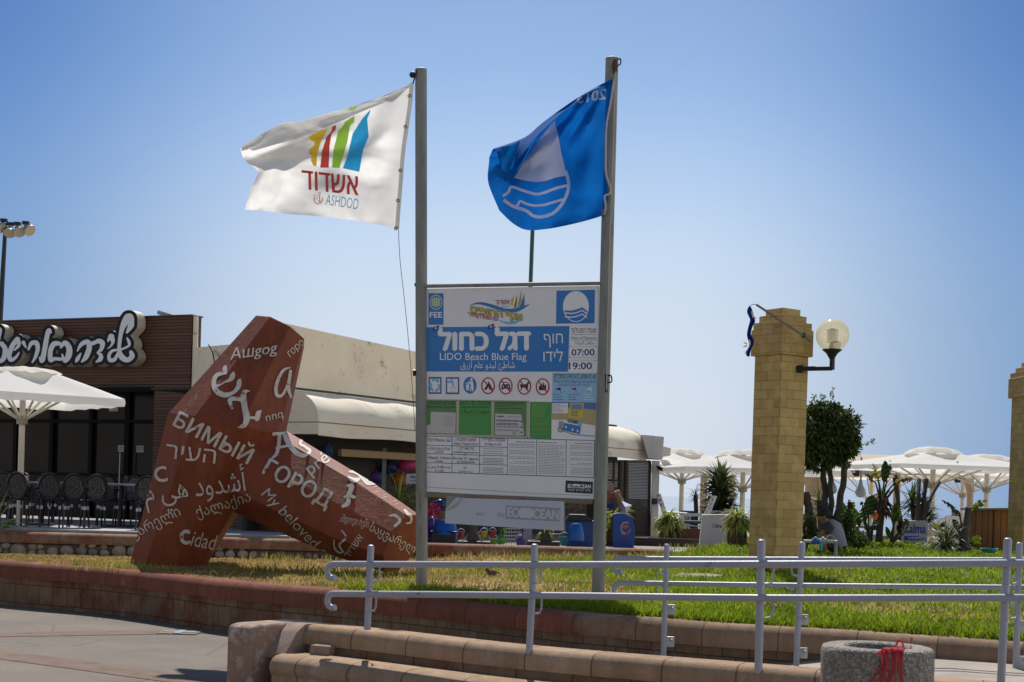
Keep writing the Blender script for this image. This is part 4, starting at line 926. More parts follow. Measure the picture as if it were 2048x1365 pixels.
# ---------------------------------------------------------------- the two flags
def net(rows_px, ns, nt_, wob):
    """control rows of (px, py, distance) made into a smooth cloth surface"""
    g1 = [spline([Vector(p) for p in r], ns) for r in rows_px]; out = []
    cols_ = [spline([r[j] for r in g1], nt_) for j in range(ns)]
    for i in range(nt_):
        out.append([at(c[i].x, c[i].y, c[i].z+wob(j/(ns-1), i/(nt_-1))) for j, c in enumerate(cols_)])
    return out
fw = thing('flag', 'white city flag with coloured sails streaming from the left pole', 'flag', at(825, 170, DL))
c3 = lambda x, y: (460+x/3.79, 120+y/3.79)
def R3(pts, ds_): return [c3(x, y)+(DL+d,) for (x, y), d in zip(pts, ds_)]
wr = [
 R3([(1268, 1278), (1080, 1240), (890, 1210), (640, 1183), (400, 1165), (230, 1142), (112, 1137)], (0, .05, .0, -.06, -.02, .07, .14)),
 R3([(1290, 1000), (1100, 1000), (900, 990), (680, 980), (450, 970), (290, 985), (155, 985)], (0, .07, .02, -.10, -.08, .04, .10)),
 R3([(1300, 850), (1110, 835), (920, 830), (700, 810), (480, 800), (330, 800), (208, 852)], (0, .06, .05, -.02, -.10, -.02, .05)),
 R3([(1315, 700), (1120, 690), (940, 690), (720, 690), (500, 700), (280, 730), (110, 760)], (0, .03, .08, .06, .04, .10, .10)),
 R3([(1345, 480), (1160, 540), (970, 550), (750, 560), (520, 600), (300, 650), (82, 680)], (0, -.01, .06, .10, .12, .10, .06)),
 R3([(1370, 230), (1175, 300), (965, 390), (745, 450), (520, 530), (360, 560), (92, 660)], (0, 0, .08, .14, .16, .14, .06)),
 R3([(1378, 180), (1180, 268), (960, 340), (740, 405), (520, 466), (370, 490), (96, 650)], (0, 0, .04, .07, .07, .05, .02)),
 R3([(1376, 190), (1185, 290), (975, 375), (765, 440), (565, 510), (400, 555), (130, 668)], (0, -.04, -.07, -.11, -.18, -.18, -.08)),
 R3([(1372, 206), (1190, 315), (980, 402), (780, 490), (600, 565), (430, 618), (175, 690)], (-.01, -.04, -.08, -.16, -.25, -.27, -.12))]
def wob1(s_, t_):
    e = min(1, s_*6); return e*((.03*abs(math.sin(s_*15+t_*3)) if t_ > .72 else 0)+.028*math.sin(22*math.atan2(1.2-t_, s_+.3)+1)+.07*noise.noise(Vector((s_*6, t_*8, 1)))+.025*math.sin(s_*10+t_*5+math.sin(t_*8))+.008*noise.noise(Vector((s_*20, t_*26, 4))))
flagmb = MB(); wg = net(wr, 84, 96, wob1); flagmb.grid(wg)
def clothmat(name, c, c2_, tr):
    m = M(name, c, c2_, 4, .8, bump=.12, bscale=160, spec=.15, transl=tr); return m
m_wf = clothmat('white_cloth', (.84, .83, .81), (.79, .77, .74), .55)
flagmb.build('cloth', m_wf, fw, smooth=True, sharp=180)
fb = bvh_of(flagmb)
YC, RC, GC, BC_, RT, BT = [clothmat('ink_'+n, c, tuple(q*.92 for q in c), .4) for n, c in (('yellow', (.82, .55, .06)), ('red', (.66, .10, .08)), ('green', (.40, .68, .10)), ('blue', (.05, .48, .85)), ('brick', (.74, .13, .10)), ('sky', (.22, .56, .80)))]
def P3(pts): return [c3(*p) for p in pts]
class _FM:
    def __init__(s, bv, rt): s.bv = bv; s.rt = rt
    def go(s, name, fn): k = Marks(bvh=s.bv, off=.002, step=.002); fn(k); k.build(name, s.rt, cut=4, smooth=True)
K1 = _FM(fb, fw)
K1.go('sail_print', lambda k: k.poly(P3([(595, 560), (660, 545), (740, 520), (690, 620), (660, 720), (655, 810), (630, 800), (612, 760), (622, 730), (600, 715), (598, 680), (640, 650), (640, 625), (605, 605)]), YC))
K1.go('sail_print', lambda k: k.poly(P3([(775, 505), (805, 495), (800, 530), (770, 560), (755, 650), (748, 818), (684, 818), (695, 700), (730, 590), (770, 540)]), RC))
K1.go('sail_print', lambda k: k.poly(P3([(870, 470), (945, 425), (940, 475), (910, 500), (890, 620), (855, 740), (830, 820), (773, 818), (785, 680), (820, 540), (865, 490)]), GC))
K1.go('sail_print', lambda k: k.poly(P3([(900, 355), (945, 340), (960, 360), (935, 385), (895, 378)]), GC))
K1.go('sail_print', lambda k: k.poly(P3([(1065, 375), (1060, 400), (1040, 450), (1052, 580), (1010, 680), (980, 850), (855, 822), (890, 730), (930, 560), (1000, 450)]), BC_))
K1.go('lettering', lambda k: (k.text(heb('אשדוד'), c3(548, 980), c3(972, 1028), 47, RT, 0, .014, 0, (-.02, -1)), k.text('ASHDOD', c3(722, 1098), c3(968, 1135), 22.5, BT, 0, -.002, -.05)))
K1.go('anchor_mark', lambda k: (k.ring(*c3(669, 1058), 9.3, 9.8, 1.5, RT, 0, 24, -20, 200), k.ring(*c3(678, 1012), 2.4, 2.4, 1, RT, 0, 12), k.stroke(P3([(678, 1022), (680, 1080)]), 1.5, RT), k.stroke(P3([(636, 1055), (660, 1055), (662, 1025), (640, 1025), (638, 1060)]), 1.2, RT), k.stroke(P3([(668, 1068), (680, 1082), (692, 1066)]), 1.2, RT)))
mb = MB(); hem = [c3(1378, 178)+(DL-.02,), c3(1362, 350)+(DL-.02,), c3(1340, 500)+(DL-.02,), c3(1312, 700)+(DL-.02,), c3(1296, 900)+(DL-.02,), c3(1278, 1120)+(DL-.02,), c3(1266, 1282)+(DL-.02,)]
hs = [at(*q) for q in spline([Vector(p) for p in hem], 30)]; mb.tube(hs, .022, 8); mb.build('hoist_hem', m_wf, fw, smooth=True)
for q in (3, 10, 18, 23, 29):
    mb = MB(); c = hs[q]+Vector((-.012, -.025, 0)); mb.tube([c+Vector((.016*math.cos(R(a)), 0, .016*math.sin(R(a)))) for a in range(0, 361, 45)], .005, 5, cap=False); mb.build('grommet', m_rust, fw, smooth=True)
# blue flag
fb_ = thing('flag', 'blue beach award flag curling from the taller pole above the notice board', 'flag', at(1222, 160, DR))
c4 = lambda x, y: (940+x/3.5, 90+y/3.5)
def R4(pts, ds_): return [c4(x, y)+(DR-.1+d,) for (x, y), d in zip(pts, ds_)]
br = [
 R4([(936, 1195), (800, 1235), (650, 1270), (520, 1292), (395, 1296), (300, 1250), (205, 1160)], (0, .03, -.04, -.12, -.05, .10, .22)),
 R4([(965, 1040), (820, 1075), (650, 1095), (480, 1100), (340, 1090), (225, 1045), (142, 1010)], (0, .06, -.02, -.16, -.14, .06, .22)),
 R4([(944, 850), (800, 850), (660, 860), (520, 870), (380, 880), (250, 890), (124, 930)], (0, .05, .08, -.08, -.14, .05, .20)),
 R4([(945, 640), (830, 640), (710, 660), (590, 700), (460, 750), (300, 800), (132, 830)], (0, -.02, .07, .05, -.04, .10, .18)),
 R4([(975, 420), (865, 450), (760, 490), (640, 555), (510, 640), (370, 715), (140, 775)], (0, -.02, .03, .10, .08, .12, .14)),
 R4([(1000, 246), (890, 298), (770, 365), (640, 450), (500, 552), (380, 650), (180, 735)], (0, 0, .02, .06, .05, .06, .08)),
 R4([(996, 258), (885, 315), (765, 388), (625, 490), (470, 640), (345, 800), (242, 960)], (-.02, -.04, -.05, -.08, -.16, -.20, -.10))]
def wob2(s_, t_):
    e = min(1, s_*6)*(1-.5*max(0, t_-.8)/.2); return e*(.030*math.sin(26*math.atan2(1.15-t_, s_+.25))+.09*noise.noise(Vector((s_*5, t_*6, 11)))+.014*math.sin(s_*16-t_*10)+.012*noise.noise(Vector((s_*14, t_*16, 7))))
fm2 = MB(); fm2.grid(net(br, 76, 96, wob2)); m_bf = clothmat('blue_cloth', (.005, .145, .52), (.003, .12, .45), .36)
fm2.build('cloth', m_bf, fb_, smooth=True, sharp=180); f2 = bvh_of(fm2)
for top_e, bot_e in (([(352, 668), (300, 700), (250, 712), (212, 718)], [(300, 855), (275, 880), (250, 888), (222, 872)]), ([(446, 690), (425, 705), (405, 745), (385, 790)], [(385, 800), (350, 860), (325, 890), (300, 918)])):
    rows = []
    for i in range(14):
        k_ = i/13; rows.append([at(*c4(lerp(a[0], b[0], k_), lerp(a[1], b[1], k_)), DR-.30-.30*k_+.02*math.sin(a[0]*.05+k_*6)) for a, b in zip([tuple(p)[:2] for p in spline([Vector((x, y, 0)) for x, y in top_e], 14)], [tuple(p)[:2] for p in spline([Vector((x, y, 0)) for x, y in bot_e], 14)])])
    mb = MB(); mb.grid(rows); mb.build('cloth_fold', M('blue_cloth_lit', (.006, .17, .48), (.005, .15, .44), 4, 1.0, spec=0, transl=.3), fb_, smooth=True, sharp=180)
WI = clothmat('ink_white', (.86, .86, .92), (.82, .82, .88), .42)
def P4(pts): return [c4(*p) for p in pts]
K2 = _FM(f2, fb_)
K2.go('drop_print', lambda k: k.poly(P4([(592, 530), (612, 610), (640, 760), (665, 860), (675, 915), (600, 930), (540, 950), (470, 962), (380, 950), (308, 932), (360, 850), (430, 730), (510, 630)]), WI))
K2.go('wave_print', lambda k: k.stroke(P4([(668, 880), (690, 960), (680, 1040), (640, 1120), (580, 1180), (500, 1205), (440, 1195), (390, 1160), (300, 1130), (235, 1085)]), 6.6, WI, 0, 40))
K2.go('wave_print', lambda k: k.stroke(P4([(682, 985), (600, 1005), (520, 1035), (460, 1045), (370, 1020), (290, 995), (270, 1030), (230, 1060)]), 5.6, WI, 0, 36))
K2.go('wave_print', lambda k: k.stroke(P4([(660, 1080), (590, 1100), (520, 1120), (450, 1125), (400, 1115), (352, 1095), (335, 1120), (308, 1140)]), 5.0, WI, 0, 30))
K2.go('lettering', lambda k: k.text('2013', c4(748, 412), c4(950, 378), 22, WI, 0, .03, .1, (.12, -1), 1.0, True))
mb = MB(); hem = [c4(1008, 240)+(DR-.1,), c4(985, 400)+(DR-.1,), c4(955, 560)+(DR-.1,), c4(950, 760)+(DR-.1,), c4(952, 900)+(DR-.1,), c4(985, 1010)+(DR-.1,), c4(975, 1045)+(DR-.1,), c4(942, 1060)+(DR-.1,), c4(950, 1130)+(DR-.1,), c4(938, 1190)+(DR-.1,)]
mb.tube([at(*q) for q in spline([Vector(p) for p in hem], 50)], .012, 8); mb.build('hoist_hem', clothmat('hem_white', (.62, .62, .68), (.55, .55, .6), .3), fb_, smooth=True)
mb = MB(); mb.box(at(1206.5, 425, DR-.14), (.02, .02, .04)); mb.build('red_tag', P('tag_red', (.5, .05, .02), .6), fb_)
# thin green pole standing behind the board
p1 = at(1046, 1092, 30); mb = MB(); mb.tube([Vector((p1.x, p1.y, .5)), at(1061, 571, 30), at(1070, 330, 30)], .045, 10)
tag(mb.build('pole', M('green_pole', (.04, .10, .09), (.03, .08, .07), 4, .5), smooth=True), 'thin dark green pole rising behind the notice board under the blue flag', 'pole')

# ---------------------------------------------------------------- low stone wall behind the lawn
bw_ = thing('stone_wall', 'low garden wall of cobbles with rounded red coping behind the lawn', 'wall', (-3, 21.5, .3))
zc = .735; pathb = [Vector((x, 21.5+.02*math.sin(x), 0)) for x in np.linspace(-12, 2.45, 50)]
mb = MB(); sweep(pathb, nosing(zc, .3, .16, .05), 0, mb); mb.build('coping', wallmat('stone_wall_coping', .8, 3, (-20, 20, .06, .02), .004, light=(.36, .2, .16), k=1.25), bw_, smooth=True)
mb = MB(); sweep(pathb, [(-.03, .55), (-.03, -.1)], 0, mb, False); mb.build('wall_core', M('wall_mortar', (.20, .16, .12), (.13, .11, .09), 6, .95, bump=.6), bw_)
mb = MB(); x = -8.2; rs = random.Random(8)
while x < 1.2:
    sc_ = interp(x, [-6, -4.6, -3.4, -1.8], [1, 1, .55, .42]); r = rs.uniform(.05, .115)*sc_; zb = lawnz(x, 21.4)
    mb.ball((x+r, 21.5, zb+r*.7+.015), r, 10, 7, rs.choice((0, 0, 1, 2)), (1.05, .55, rs.uniform(.75, 1.05)), .22)
    if r < .085 and sc_ > .8: mb.ball((x+r+rs.uniform(-.02, .02), 21.5, zb+r*1.5+rs.uniform(.05, .075)), rs.uniform(.045, .07), 9, 6, rs.choice((0, 1, 2)), (1.1, .55, .9), .2)
    x += 2*r+rs.uniform(.0, .05)
mb.build('cobbles', [M('cobble_a', (.38, .32, .24), (.27, .22, .17), 9, .85, bump=.4), M('cobble_b', (.30, .24, .18), (.2, .16, .12), 9, .85, bump=.4), M('cobble_c', (.42, .37, .30), (.32, .27, .22), 9, .85, bump=.4)], bw_, smooth=True, sharp=180)
# patio deck
dk = MB(); dk.box((-9.4, 25.1, .625), (12.0, 6.6, .25)); m_deck = M('deck_grey', (.30, .32, .34), (.24, .25, .27), 3, .6, bump=.1)
tag(dk.build('patio_deck', m_deck), kind='structure')
mb = MB(); mb.box((-9.4, 21.9, .765), (12.0, .22, .028)); tag(mb.build('patio_edging', M('edging', (.40, .39, .36), (.3, .28, .25), 20, .9, bump=.5)), kind='structure')

# ---------------------------------------------------------------- restaurant with slatted wood front
rs_ = thing('restaurant', 'dark glazed restaurant with a brown slatted wood fascia', 'restaurant', (-9, 28, .75))
A0, A1 = Vector((-12.6, 29.9, 0)), Vector((-6.17, 27.0, 0)); fx = (A1-A0).normalized(); fn_ = Vector((fx.y, -fx.x, 0)); FL = (A1-A0).length; UZ = Vector((0, 0, 1))
def fpt(u, d, z): return A1-fx*u+fn_*d+UZ*z
m, N, L, B = newmat('wood_slats'); oc = coords(N, L); s = N.new('ShaderNodeSeparateXYZ'); L.new(oc, s.inputs[0])
fr = N.new('ShaderNodeMath'); fr.operation = 'MULTIPLY'; fr.inputs[1].default_value = 1/.062; L.new(s.outputs[2], fr.inputs[0]); f2_ = N.new('ShaderNodeMath'); f2_.operation = 'FRACT'; L.new(fr.outputs[0], f2_.inputs[0])
gap = ramp(N, L, f2_.outputs[0], [(.0, (.12, .12, .12)), (.14, (.2, .2, .2)), (.22, (1, 1, 1)), (.9, (.9, .9, .9)), (1, (.3, .3, .3))])
fl = N.new('ShaderNodeMath'); fl.operation = 'FLOOR'; L.new(fr.outputs[0], fl.inputs[0]); cb_ = N.new('ShaderNodeCombineXYZ'); L.new(fl.outputs[0], cb_.inputs[2]); sx_ = N.new('ShaderNodeMath'); sx_.operation = 'MULTIPLY'; sx_.inputs[1].default_value = .35; L.new(s.outputs[0], sx_.inputs[0]); L.new(sx_.outputs[0], cb_.inputs[0])
c = ramp(N, L, noisen(N, L, cb_.outputs[0], 1.3, 4), [(.3, (.06, .020, .008)), (.7, (.145, .052, .020))]); c = mixc(N, L, 1, c, gap, 'MULTIPLY'); L.new(c, B.inputs['Base Color']); B.inputs['Roughness'].default_value = .6; bumpn(N, L, B, gap, .5, .015); m_slat = m
TOPZ = 4.72
mb = MB()
mb.box(fpt(FL/2, -.15, (3.42+TOPZ)/2), (FL, .3, TOPZ-3.42), (fx, -fn_, UZ)); mb.build('fascia', m_slat, rs_)
mb = MB(); mb.box(fpt(.42, -.165, (.75+3.42)/2), (.84, .3, 3.42-.75), (fx, -fn_, UZ)); mb.build('corner_panel', m_slat, rs_)
mb = MB(); mb.box(fpt(FL/2, -.15, TOPZ+.012), (FL+.04, .36, .025), (fx, -fn_, UZ)); mb.build('roof_flashing', P('flashing', (.05, .045, .05), .4, metal=.3), rs_)
m_frame = P('window_frame', (.005, .005, .006), .6, spec=.1); m_glass = M('dark_glass', (.016, .017, .017), (.006, .006, .007), 1.1, .12, spec=.10)
mb = MB(); mb.box(fpt(FL/2+.42, -1.5, 2.1), (FL-.86, .1, 2.7), (fx, -fn_, UZ)); mb.build('glazing', m_glass, rs_)
mb = MB(); mb.box(fpt(FL/2, -.9, 3.40), (FL, 1.3, .03), (fx, -fn_, UZ)); mb.build('soffit', P('soffit', (.03, .028, .026), .8), rs_)
for u, w__ in ((.95, .10), (1.75, .28), (2.6, .12), (3.55, .09), (4.6, .10), (5.6, .10), (6.6, .10)):
    mb = MB(); mb.box(fpt(u, -1.42, 2.1), (w__, .1, 2.7), (fx, -fn_, UZ)); mb.build('window_mullion', m_frame, rs_)
for z in (1.66, 2.78): 
    mb = MB(); mb.box(fpt(FL/2+.42, -1.41, z), (FL-.86, .07, .07), (fx, -fn_, UZ)); mb.build('window_transom', m_frame, rs_)
m_pap = P('paper_notice', (.42, .43, .44), .6)
for x0, y0, x1, y1 in ((218, 810, 236, 823), (236, 891, 248, 904), (273, 892, 287, 905)):
    pl = fpt(1, -1.44, 2); q = [onplane(a, b, pl, fn_) for a, b in ((x0, y0), (x1, y0), (x1, y1), (x0, y1))]; mb = MB(); mb.prism(q, -fn_*.01); o = mb.build('window_notice', m_pap, rs_)
    if y0 > 850: kk = Marks(plane=(q[0]+fn_*.001, fn_), off=.002); kk.lines(x0+1.5, y0+3, x1-1.5, 2, 4, P('notice_ink', (.06, .06, .07), .7), 1, 0, 1.8, full=True); kk.build('notice_print', o)
mb = MB(); pl = fpt(1, -1.2, 2); a, b = onplane(241, 905, pl, fn_), onplane(238, 1000, pl, fn_); mb.tube([a, b], .018, 6); mb.build('door_handle', P('steel', (.25, .26, .27), .3, metal=.8), rs_)
# lamp on the roof edge
mb = MB(); p = at(332, 630, 27.6); mb.box(p, (.30, .16, .07), (Vector((.95, .1, -.25)).normalized(), Vector((0, 1, 0)), Vector((.25, 0, .95)).normalized())); mb.tube([p+Vector((.1, 0, -.02)), p+Vector((.2, 0, -.02)), p+Vector((.26, 0, -.10))], .035, 8, 1)
b_ = mb.build('floodlight', [P('lamp_grey', (.30, .31, .27), .4), P('lamp_dark', (.05, .05, .05), .5)]); tag(b_, 'small grey floodlight on the roof edge of the restaurant', 'floodlight')
# shop sign in script letters
c5 = lambda x, y: (x/5.933, 600+y/5.933)
ST = [[(1555, 300, 44), (1530, 215, 66), (1470, 290, 44), (1435, 400, 30), (1420, 500, 28), (1415, 600, 28), (1445, 680, 42), (1515, 715, 34), (1568, 670, 36), (1555, 625, 28)], [(1555, 300, 44), (1530, 350, 30), (1505, 388, 15)], [(1508, 452, 10), (1530, 500, 22), (1530, 545, 16), (1440, 590, 14)],
      [(1400, 595, 14), (1335, 605, 20), (1295, 655, 24), (1305, 715, 28), (1360, 708, 26), (1400, 630, 18)], [(1320, 440, 44), (1340, 500, 24), (1310, 555, 12), (1280, 578, 7)], [(1290, 470, 22), (1282, 495, 10)],
      [(1108, 525, 18), (1165, 490, 32), (1215, 515, 36), (1200, 590, 26), (1155, 628, 10), (1195, 655, 26), (1190, 705, 32), (1140, 738, 10)], [(918, 608, 8), (965, 530, 28), (1040, 500, 34), (1060, 570, 38), (1020, 680, 36), (970, 735, 12)], [(1060, 540, 30), (1115, 500, 18)], [(958, 636, 10), (922, 700, 28), (898, 738, 10)],
      [(722, 565, 16), (770, 512, 34), (820, 570, 40), (815, 660, 44), (770, 725, 28), (738, 650, 12)], [(700, 520, 30), (640, 525, 36), (600, 600, 34), (600, 710, 34), (650, 700, 24), (720, 705, 24)], [(605, 388, 14), (580, 365, 32), (555, 450, 34), (528, 600, 36), (500, 720, 34), (475, 690, 18)],
      [(340, 588, 16), (370, 520, 28), (430, 512, 34), (448, 580, 30), (420, 680, 24), (382, 745, 10)], [(278, 508, 28), (310, 570, 9)], [(205, 468, 34), (150, 540, 34), (110, 650, 34), (130, 715, 28), (190, 680, 20), (226, 625, 9)], [(212, 465, 28), (222, 540, 24), (170, 598, 12)],
      [(20, 520, 30), (62, 590, 36), (40, 700, 34), (-20, 740, 24)], [(-40, 400, 30), (-10, 360, 40), (-30, 500, 30), (-60, 600, 30)]]
sg = thing('shop_sign', 'raised white script lettering with black outline and cream sides on the wood fascia', 'shop sign', fpt(2, .3, 3.9))
def signlayer(grow, d0, d1, name, mats):
    """an outlined slab of the script, from d0 to d1 metres out of the fascia"""
    S = [[tuple(p) for p in spline([Vector(c5(x, y)+(r*.84/5.933,)) for x, y, r in st], len(st)*4)] if len(st) > 2 else [c5(x, y)+(r*.84/5.933,) for x, y, r in st] for st in ST]; vs, fs, ed = strokefield(S, .8, grow)
    pf = fpt(0, d1, 0); A = [onplane(x, y, pf, fn_) for x, y in vs]; n = len(A); mb = MB()
    ff = [f if (A[f[1]]-A[f[0]]).cross(A[f[2]]-A[f[0]]).dot(fn_) > 0 else tuple(reversed(f)) for f in fs]
    mb.add(A, ff, 0)
    if d1-d0 > .01:
        mb.add(A+[p-fn_*(d1-d0) for p in A], [(a, b, n+b, n+a) for a, b in ed], 1)
    return mb.build(name, mats, sg)
signlayer(6.6, .03, .27, 'letter_case', [P('sign_black', (.010, .011, .014), .5, spec=.2), M('sign_cream', (.55, .49, .38), (.46, .40, .30), 3, .6)])
signlayer(0, .275, .282, 'letter_face', [P('sign_white', (.72, .72, .73), .5), P('sign_white', (.72, .72, .73), .5)])

# ---------------------------------------------------------------- rendered shop building with a barrel awning
sh = thing('shop_building', 'cream rendered shop with stained parapet and a long cream barrel awning', 'building', (-2, 28, .6))
S0, S1 = Vector((-3.95, 24.1, 0)), Vector((2.5, 34.5, 0)); gx = (S1-S0).normalized(); gn = Vector((gx.y, -gx.x, 0)); GL = (S1-S0).length
def gpt(u, d, z): return S0+gx*u+gn*d+UZ*z
m_rend = M('render_cream', (.90, .79, .60), (.80, .69, .51), 1.2, .9, bump=.3, stain=(.30, .25, .20), sscale=2.6, sth=(.58, .68), bscale=30)
# stained parapet, sloping slightly
mb = MB(); ue = 7.2; poly = [gpt(0, 0, 3.12), gpt(ue, 0, 3.12), gpt(ue, 0, 4.10), gpt(0, 0, 4.30)]; mb.prism(poly, -gn*.4); mb.build('parapet', m_rend, sh)
mb = MB(); poly = [A1+Vector((.02, .0, 3.2))-fn_*.02, A1+Vector((.02, 0, 4.72))-fn_*.02, A1+Vector((.12, -.03, 4.72)), A1+Vector((.125, -.03, 4.12)), S0+Vector((0, 0, 4.02)), S0+Vector((0, 0, 3.2))]; poly = [p for p in poly]; mb.prism(poly, Vector((-.06, .4, 0))); mb.build('return_parapet', m_rend, sh)
mb = MB(); mb.prism([A1+Vector((.02, .02, .75)), A1+Vector((.02, .02, 3.195)), S0+Vector((0, 0, 3.195)), S0+Vector((0, 0, .75))], Vector((.1, .4, 0))); mb.build('side_cladding', m_slat, sh)
mb = MB(); mb.tube(spline([at(417, 690, 26), at(424, 703, 25.9), at(428, 720, 25.9), at(431, 735, 25.9)], 10), .012, 5); mb.build('loose_cable', m_dark, sh)
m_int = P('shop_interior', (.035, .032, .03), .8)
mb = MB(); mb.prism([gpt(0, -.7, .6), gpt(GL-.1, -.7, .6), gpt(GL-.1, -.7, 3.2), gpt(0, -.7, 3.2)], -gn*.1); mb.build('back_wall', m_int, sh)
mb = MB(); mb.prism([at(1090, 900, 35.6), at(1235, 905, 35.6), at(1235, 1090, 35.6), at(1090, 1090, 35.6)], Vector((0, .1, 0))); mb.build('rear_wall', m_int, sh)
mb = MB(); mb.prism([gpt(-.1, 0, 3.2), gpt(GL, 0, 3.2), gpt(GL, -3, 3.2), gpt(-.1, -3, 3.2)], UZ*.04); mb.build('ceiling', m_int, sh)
mb = MB(); mb.prism([gpt(1.6, .05, 2.10), gpt(5.6, .05, 2.10), gpt(5.6, .05, 2.23), gpt(1.6, .05, 2.23)], -gn*.08); mb.build('shop_beam', P('beam_tan', (.30, .22, .13), .8), sh)
for u in (3.0, 6.6, 9.2):
    mb = MB(); mb.box(gpt(u, -.05, 1.45), (.07, .07, 1.7)); mb.build('shop_post', M('post_green', (.16, .24, .22), (.12, .18, .16), 5, .5), sh)
# awning: quarter-round hood with an upright end cheek and a hanging valance
aw = sh; m_awn = M('awning_cloth', (.88, .80, .64), (.80, .71, .56), 1.1, .75, stain=(.42, .37, .28), sscale=1.6, sth=(.58, .75), transl=.18, stretch=(1, 1, 2.2)); m_trim = P('awning_trim', (.24, .15, .09), .7)
AD, AZ0, AZ1 = .82, 2.62, 3.18
def hood(k): an = math.pi/2*k; return AD*math.sin(an)**.9, AZ0+(AZ1-AZ0)*math.cos(an)**.85
rows = []
for i in range(60):
    u = GL*i/59; r = [gpt(u, 0, AZ1)]
    for j in range(15):
        d, z = hood(j/14) if j < 14 else (AD, AZ0); sag = .025*math.sin(u*2.4)**2*math.sin(j/14*math.pi)+.012*noise.noise(Vector((u*2, j*.3, 0))); r.append(gpt(u, d-sag, z-sag*.5))
    rows.append(r)
mb = MB(); mb.grid(rows); mb.build('awning_hood', m_awn, aw, smooth=True, sharp=180)
for u in (0, GL):
    mb = MB(); mb.add([gpt(u, 0, AZ0)]+[gpt(u, *hood(j/14)) for j in range(15)], [tuple(range(16))]); mb.build('awning_cheek', m_awn, aw)
rows = []
for i in range(120):
    u = GL*i/119; wv = .03*math.sin(u*3.1+math.sin(u*1.3)*2); rows.append([gpt(u, AD, AZ0-.008), gpt(u, AD+wv*.4, AZ0-.10), gpt(u, AD+wv, AZ0-.22-.015*math.sin(u*2.2))])
mb = MB(); mb.grid(rows); mb.build('awning_valance', m_awn, aw, smooth=True, sharp=180)
rows = [[gpt(0, d, AZ0-.008), gpt(0, d+.01, AZ0-.2)] for d in (0, .3, .6, AD)]; mb = MB(); mb.grid(rows); mb.build('awning_valance', m_awn, aw)
mb = MB(); mb.tube([gpt(0, 0, AZ0), gpt(0, AD+.004, AZ0), gpt(GL, AD+.004, AZ0)], .009, 5); mb.build('awning_piping', m_trim, aw)
# glazed end bay with blinds, white corner post and beam end
mb = MB(); q = [onplane(x, y, gpt(GL-2.5, -.05, 1), Vector((0, -1, 0))) for x, y in ((1214, 925), (1306, 925), (1303, 1085), (1212, 1085))]; Yb = 34.2
mb = MB(); q = [at(x, y, Yb) for x, y in ((1212, 920), (1300, 921), (1297, 1086), (1208, 1085))]; mb.prism(q, Vector((0, .05, 0))); mb.build('bay_glass', P('bay_glass', (.035, .04, .045), .12, spec=.45), sh)
bl = P('blind_slat', (.50, .55, .60), .45)
for a, b in ((1214, 1236), (1257, 1297)):
  mb = MB()
  for i in range(24):
        y = 928+i*3.0
        if y > 999 or (a < 1230 and y > 975): continue
        P0, P1 = at(a, y, Yb-.03), at(b, y, Yb-.03); mb.box((P0+P1)/2, ((P1-P0).length, .012, .02))
  mb.build('blind', bl, sh)
for x, w__ in ((1240, .09), (1252, .09), (1300, .07), (1228, .05)):
    mb = MB(); a, b = at(x, 922, Yb-.04), at(x-3, 1086, Yb-.04); mb.tube([a, b], w__/2, 4); mb.build('bay_frame', P('bay_frame', (.08, .065, .05), .5), sh)
mb = MB(); a, b = at(1255, 1015, Yb-.05), at(1300, 1018, Yb-.05); mb.box((a+b)/2, ((b-a).length, .03, .05)); mb.build('bay_frame', P('bay_frame', (.08, .065, .05), .5), sh)
mb = MB()
for i in range(14): P0, P1 = at(1270, 1024+i*4, Yb-.03), at(1301, 1025+i*4, Yb-.03); mb.box((P0+P1)/2, ((P1-P0).length, .03, .035))
mb.build('bay_louvres', P('louvre', (.09, .07, .055), .6), sh)
mb = MB(); a, b = at(1312, 922, Yb-.1), at(1307, 1088, Yb-.1); mb.box((a+b)/2, (.17, .17, (a-b).length)); mb.build('corner_post', M('post_white', (.60, .58, .55), (.52, .5, .46), 4, .6), sh)
q = [at(x, y, 33.6) for x, y in ((1284, 870), (1328, 874), (1325, 919), (1297, 917))]; mb = MB(); mb.prism(q, Vector((0, .9, 0))); mb.build('beam_end', M('beam_white', (.58, .56, .53), (.5, .47, .43), 3, .8, stain=(.14, .11, .09), sscale=5, sth=(.63, .68)), sh)
q = [at(x, y, 35) for x, y in ((1325, 893), (1342, 897), (1340, 912), (1324, 911))]; mb = MB(); mb.prism(q, Vector((0, .6, 0))); mb.build('beam_stub', P('beam_stub', (.55, .5, .42), .8), sh)
mb = MB(); p = at(1309, 1003, Yb-.25); mb.box(p, (.13, .1, .14)); mb.build('meter_box', m_dark, sh, bevel=.01)
p = at(1316, 935, Yb-.3); mb = MB(); mb.tube([p, p+Vector((.11, -.1, -.06))], .045, 8); mb.tube([p, p+Vector((-.03, .18, .05))], .018, 6); tag(mb.build('security_camera', m_dark), 'small black security camera on the white corner post of the shop', 'camera')

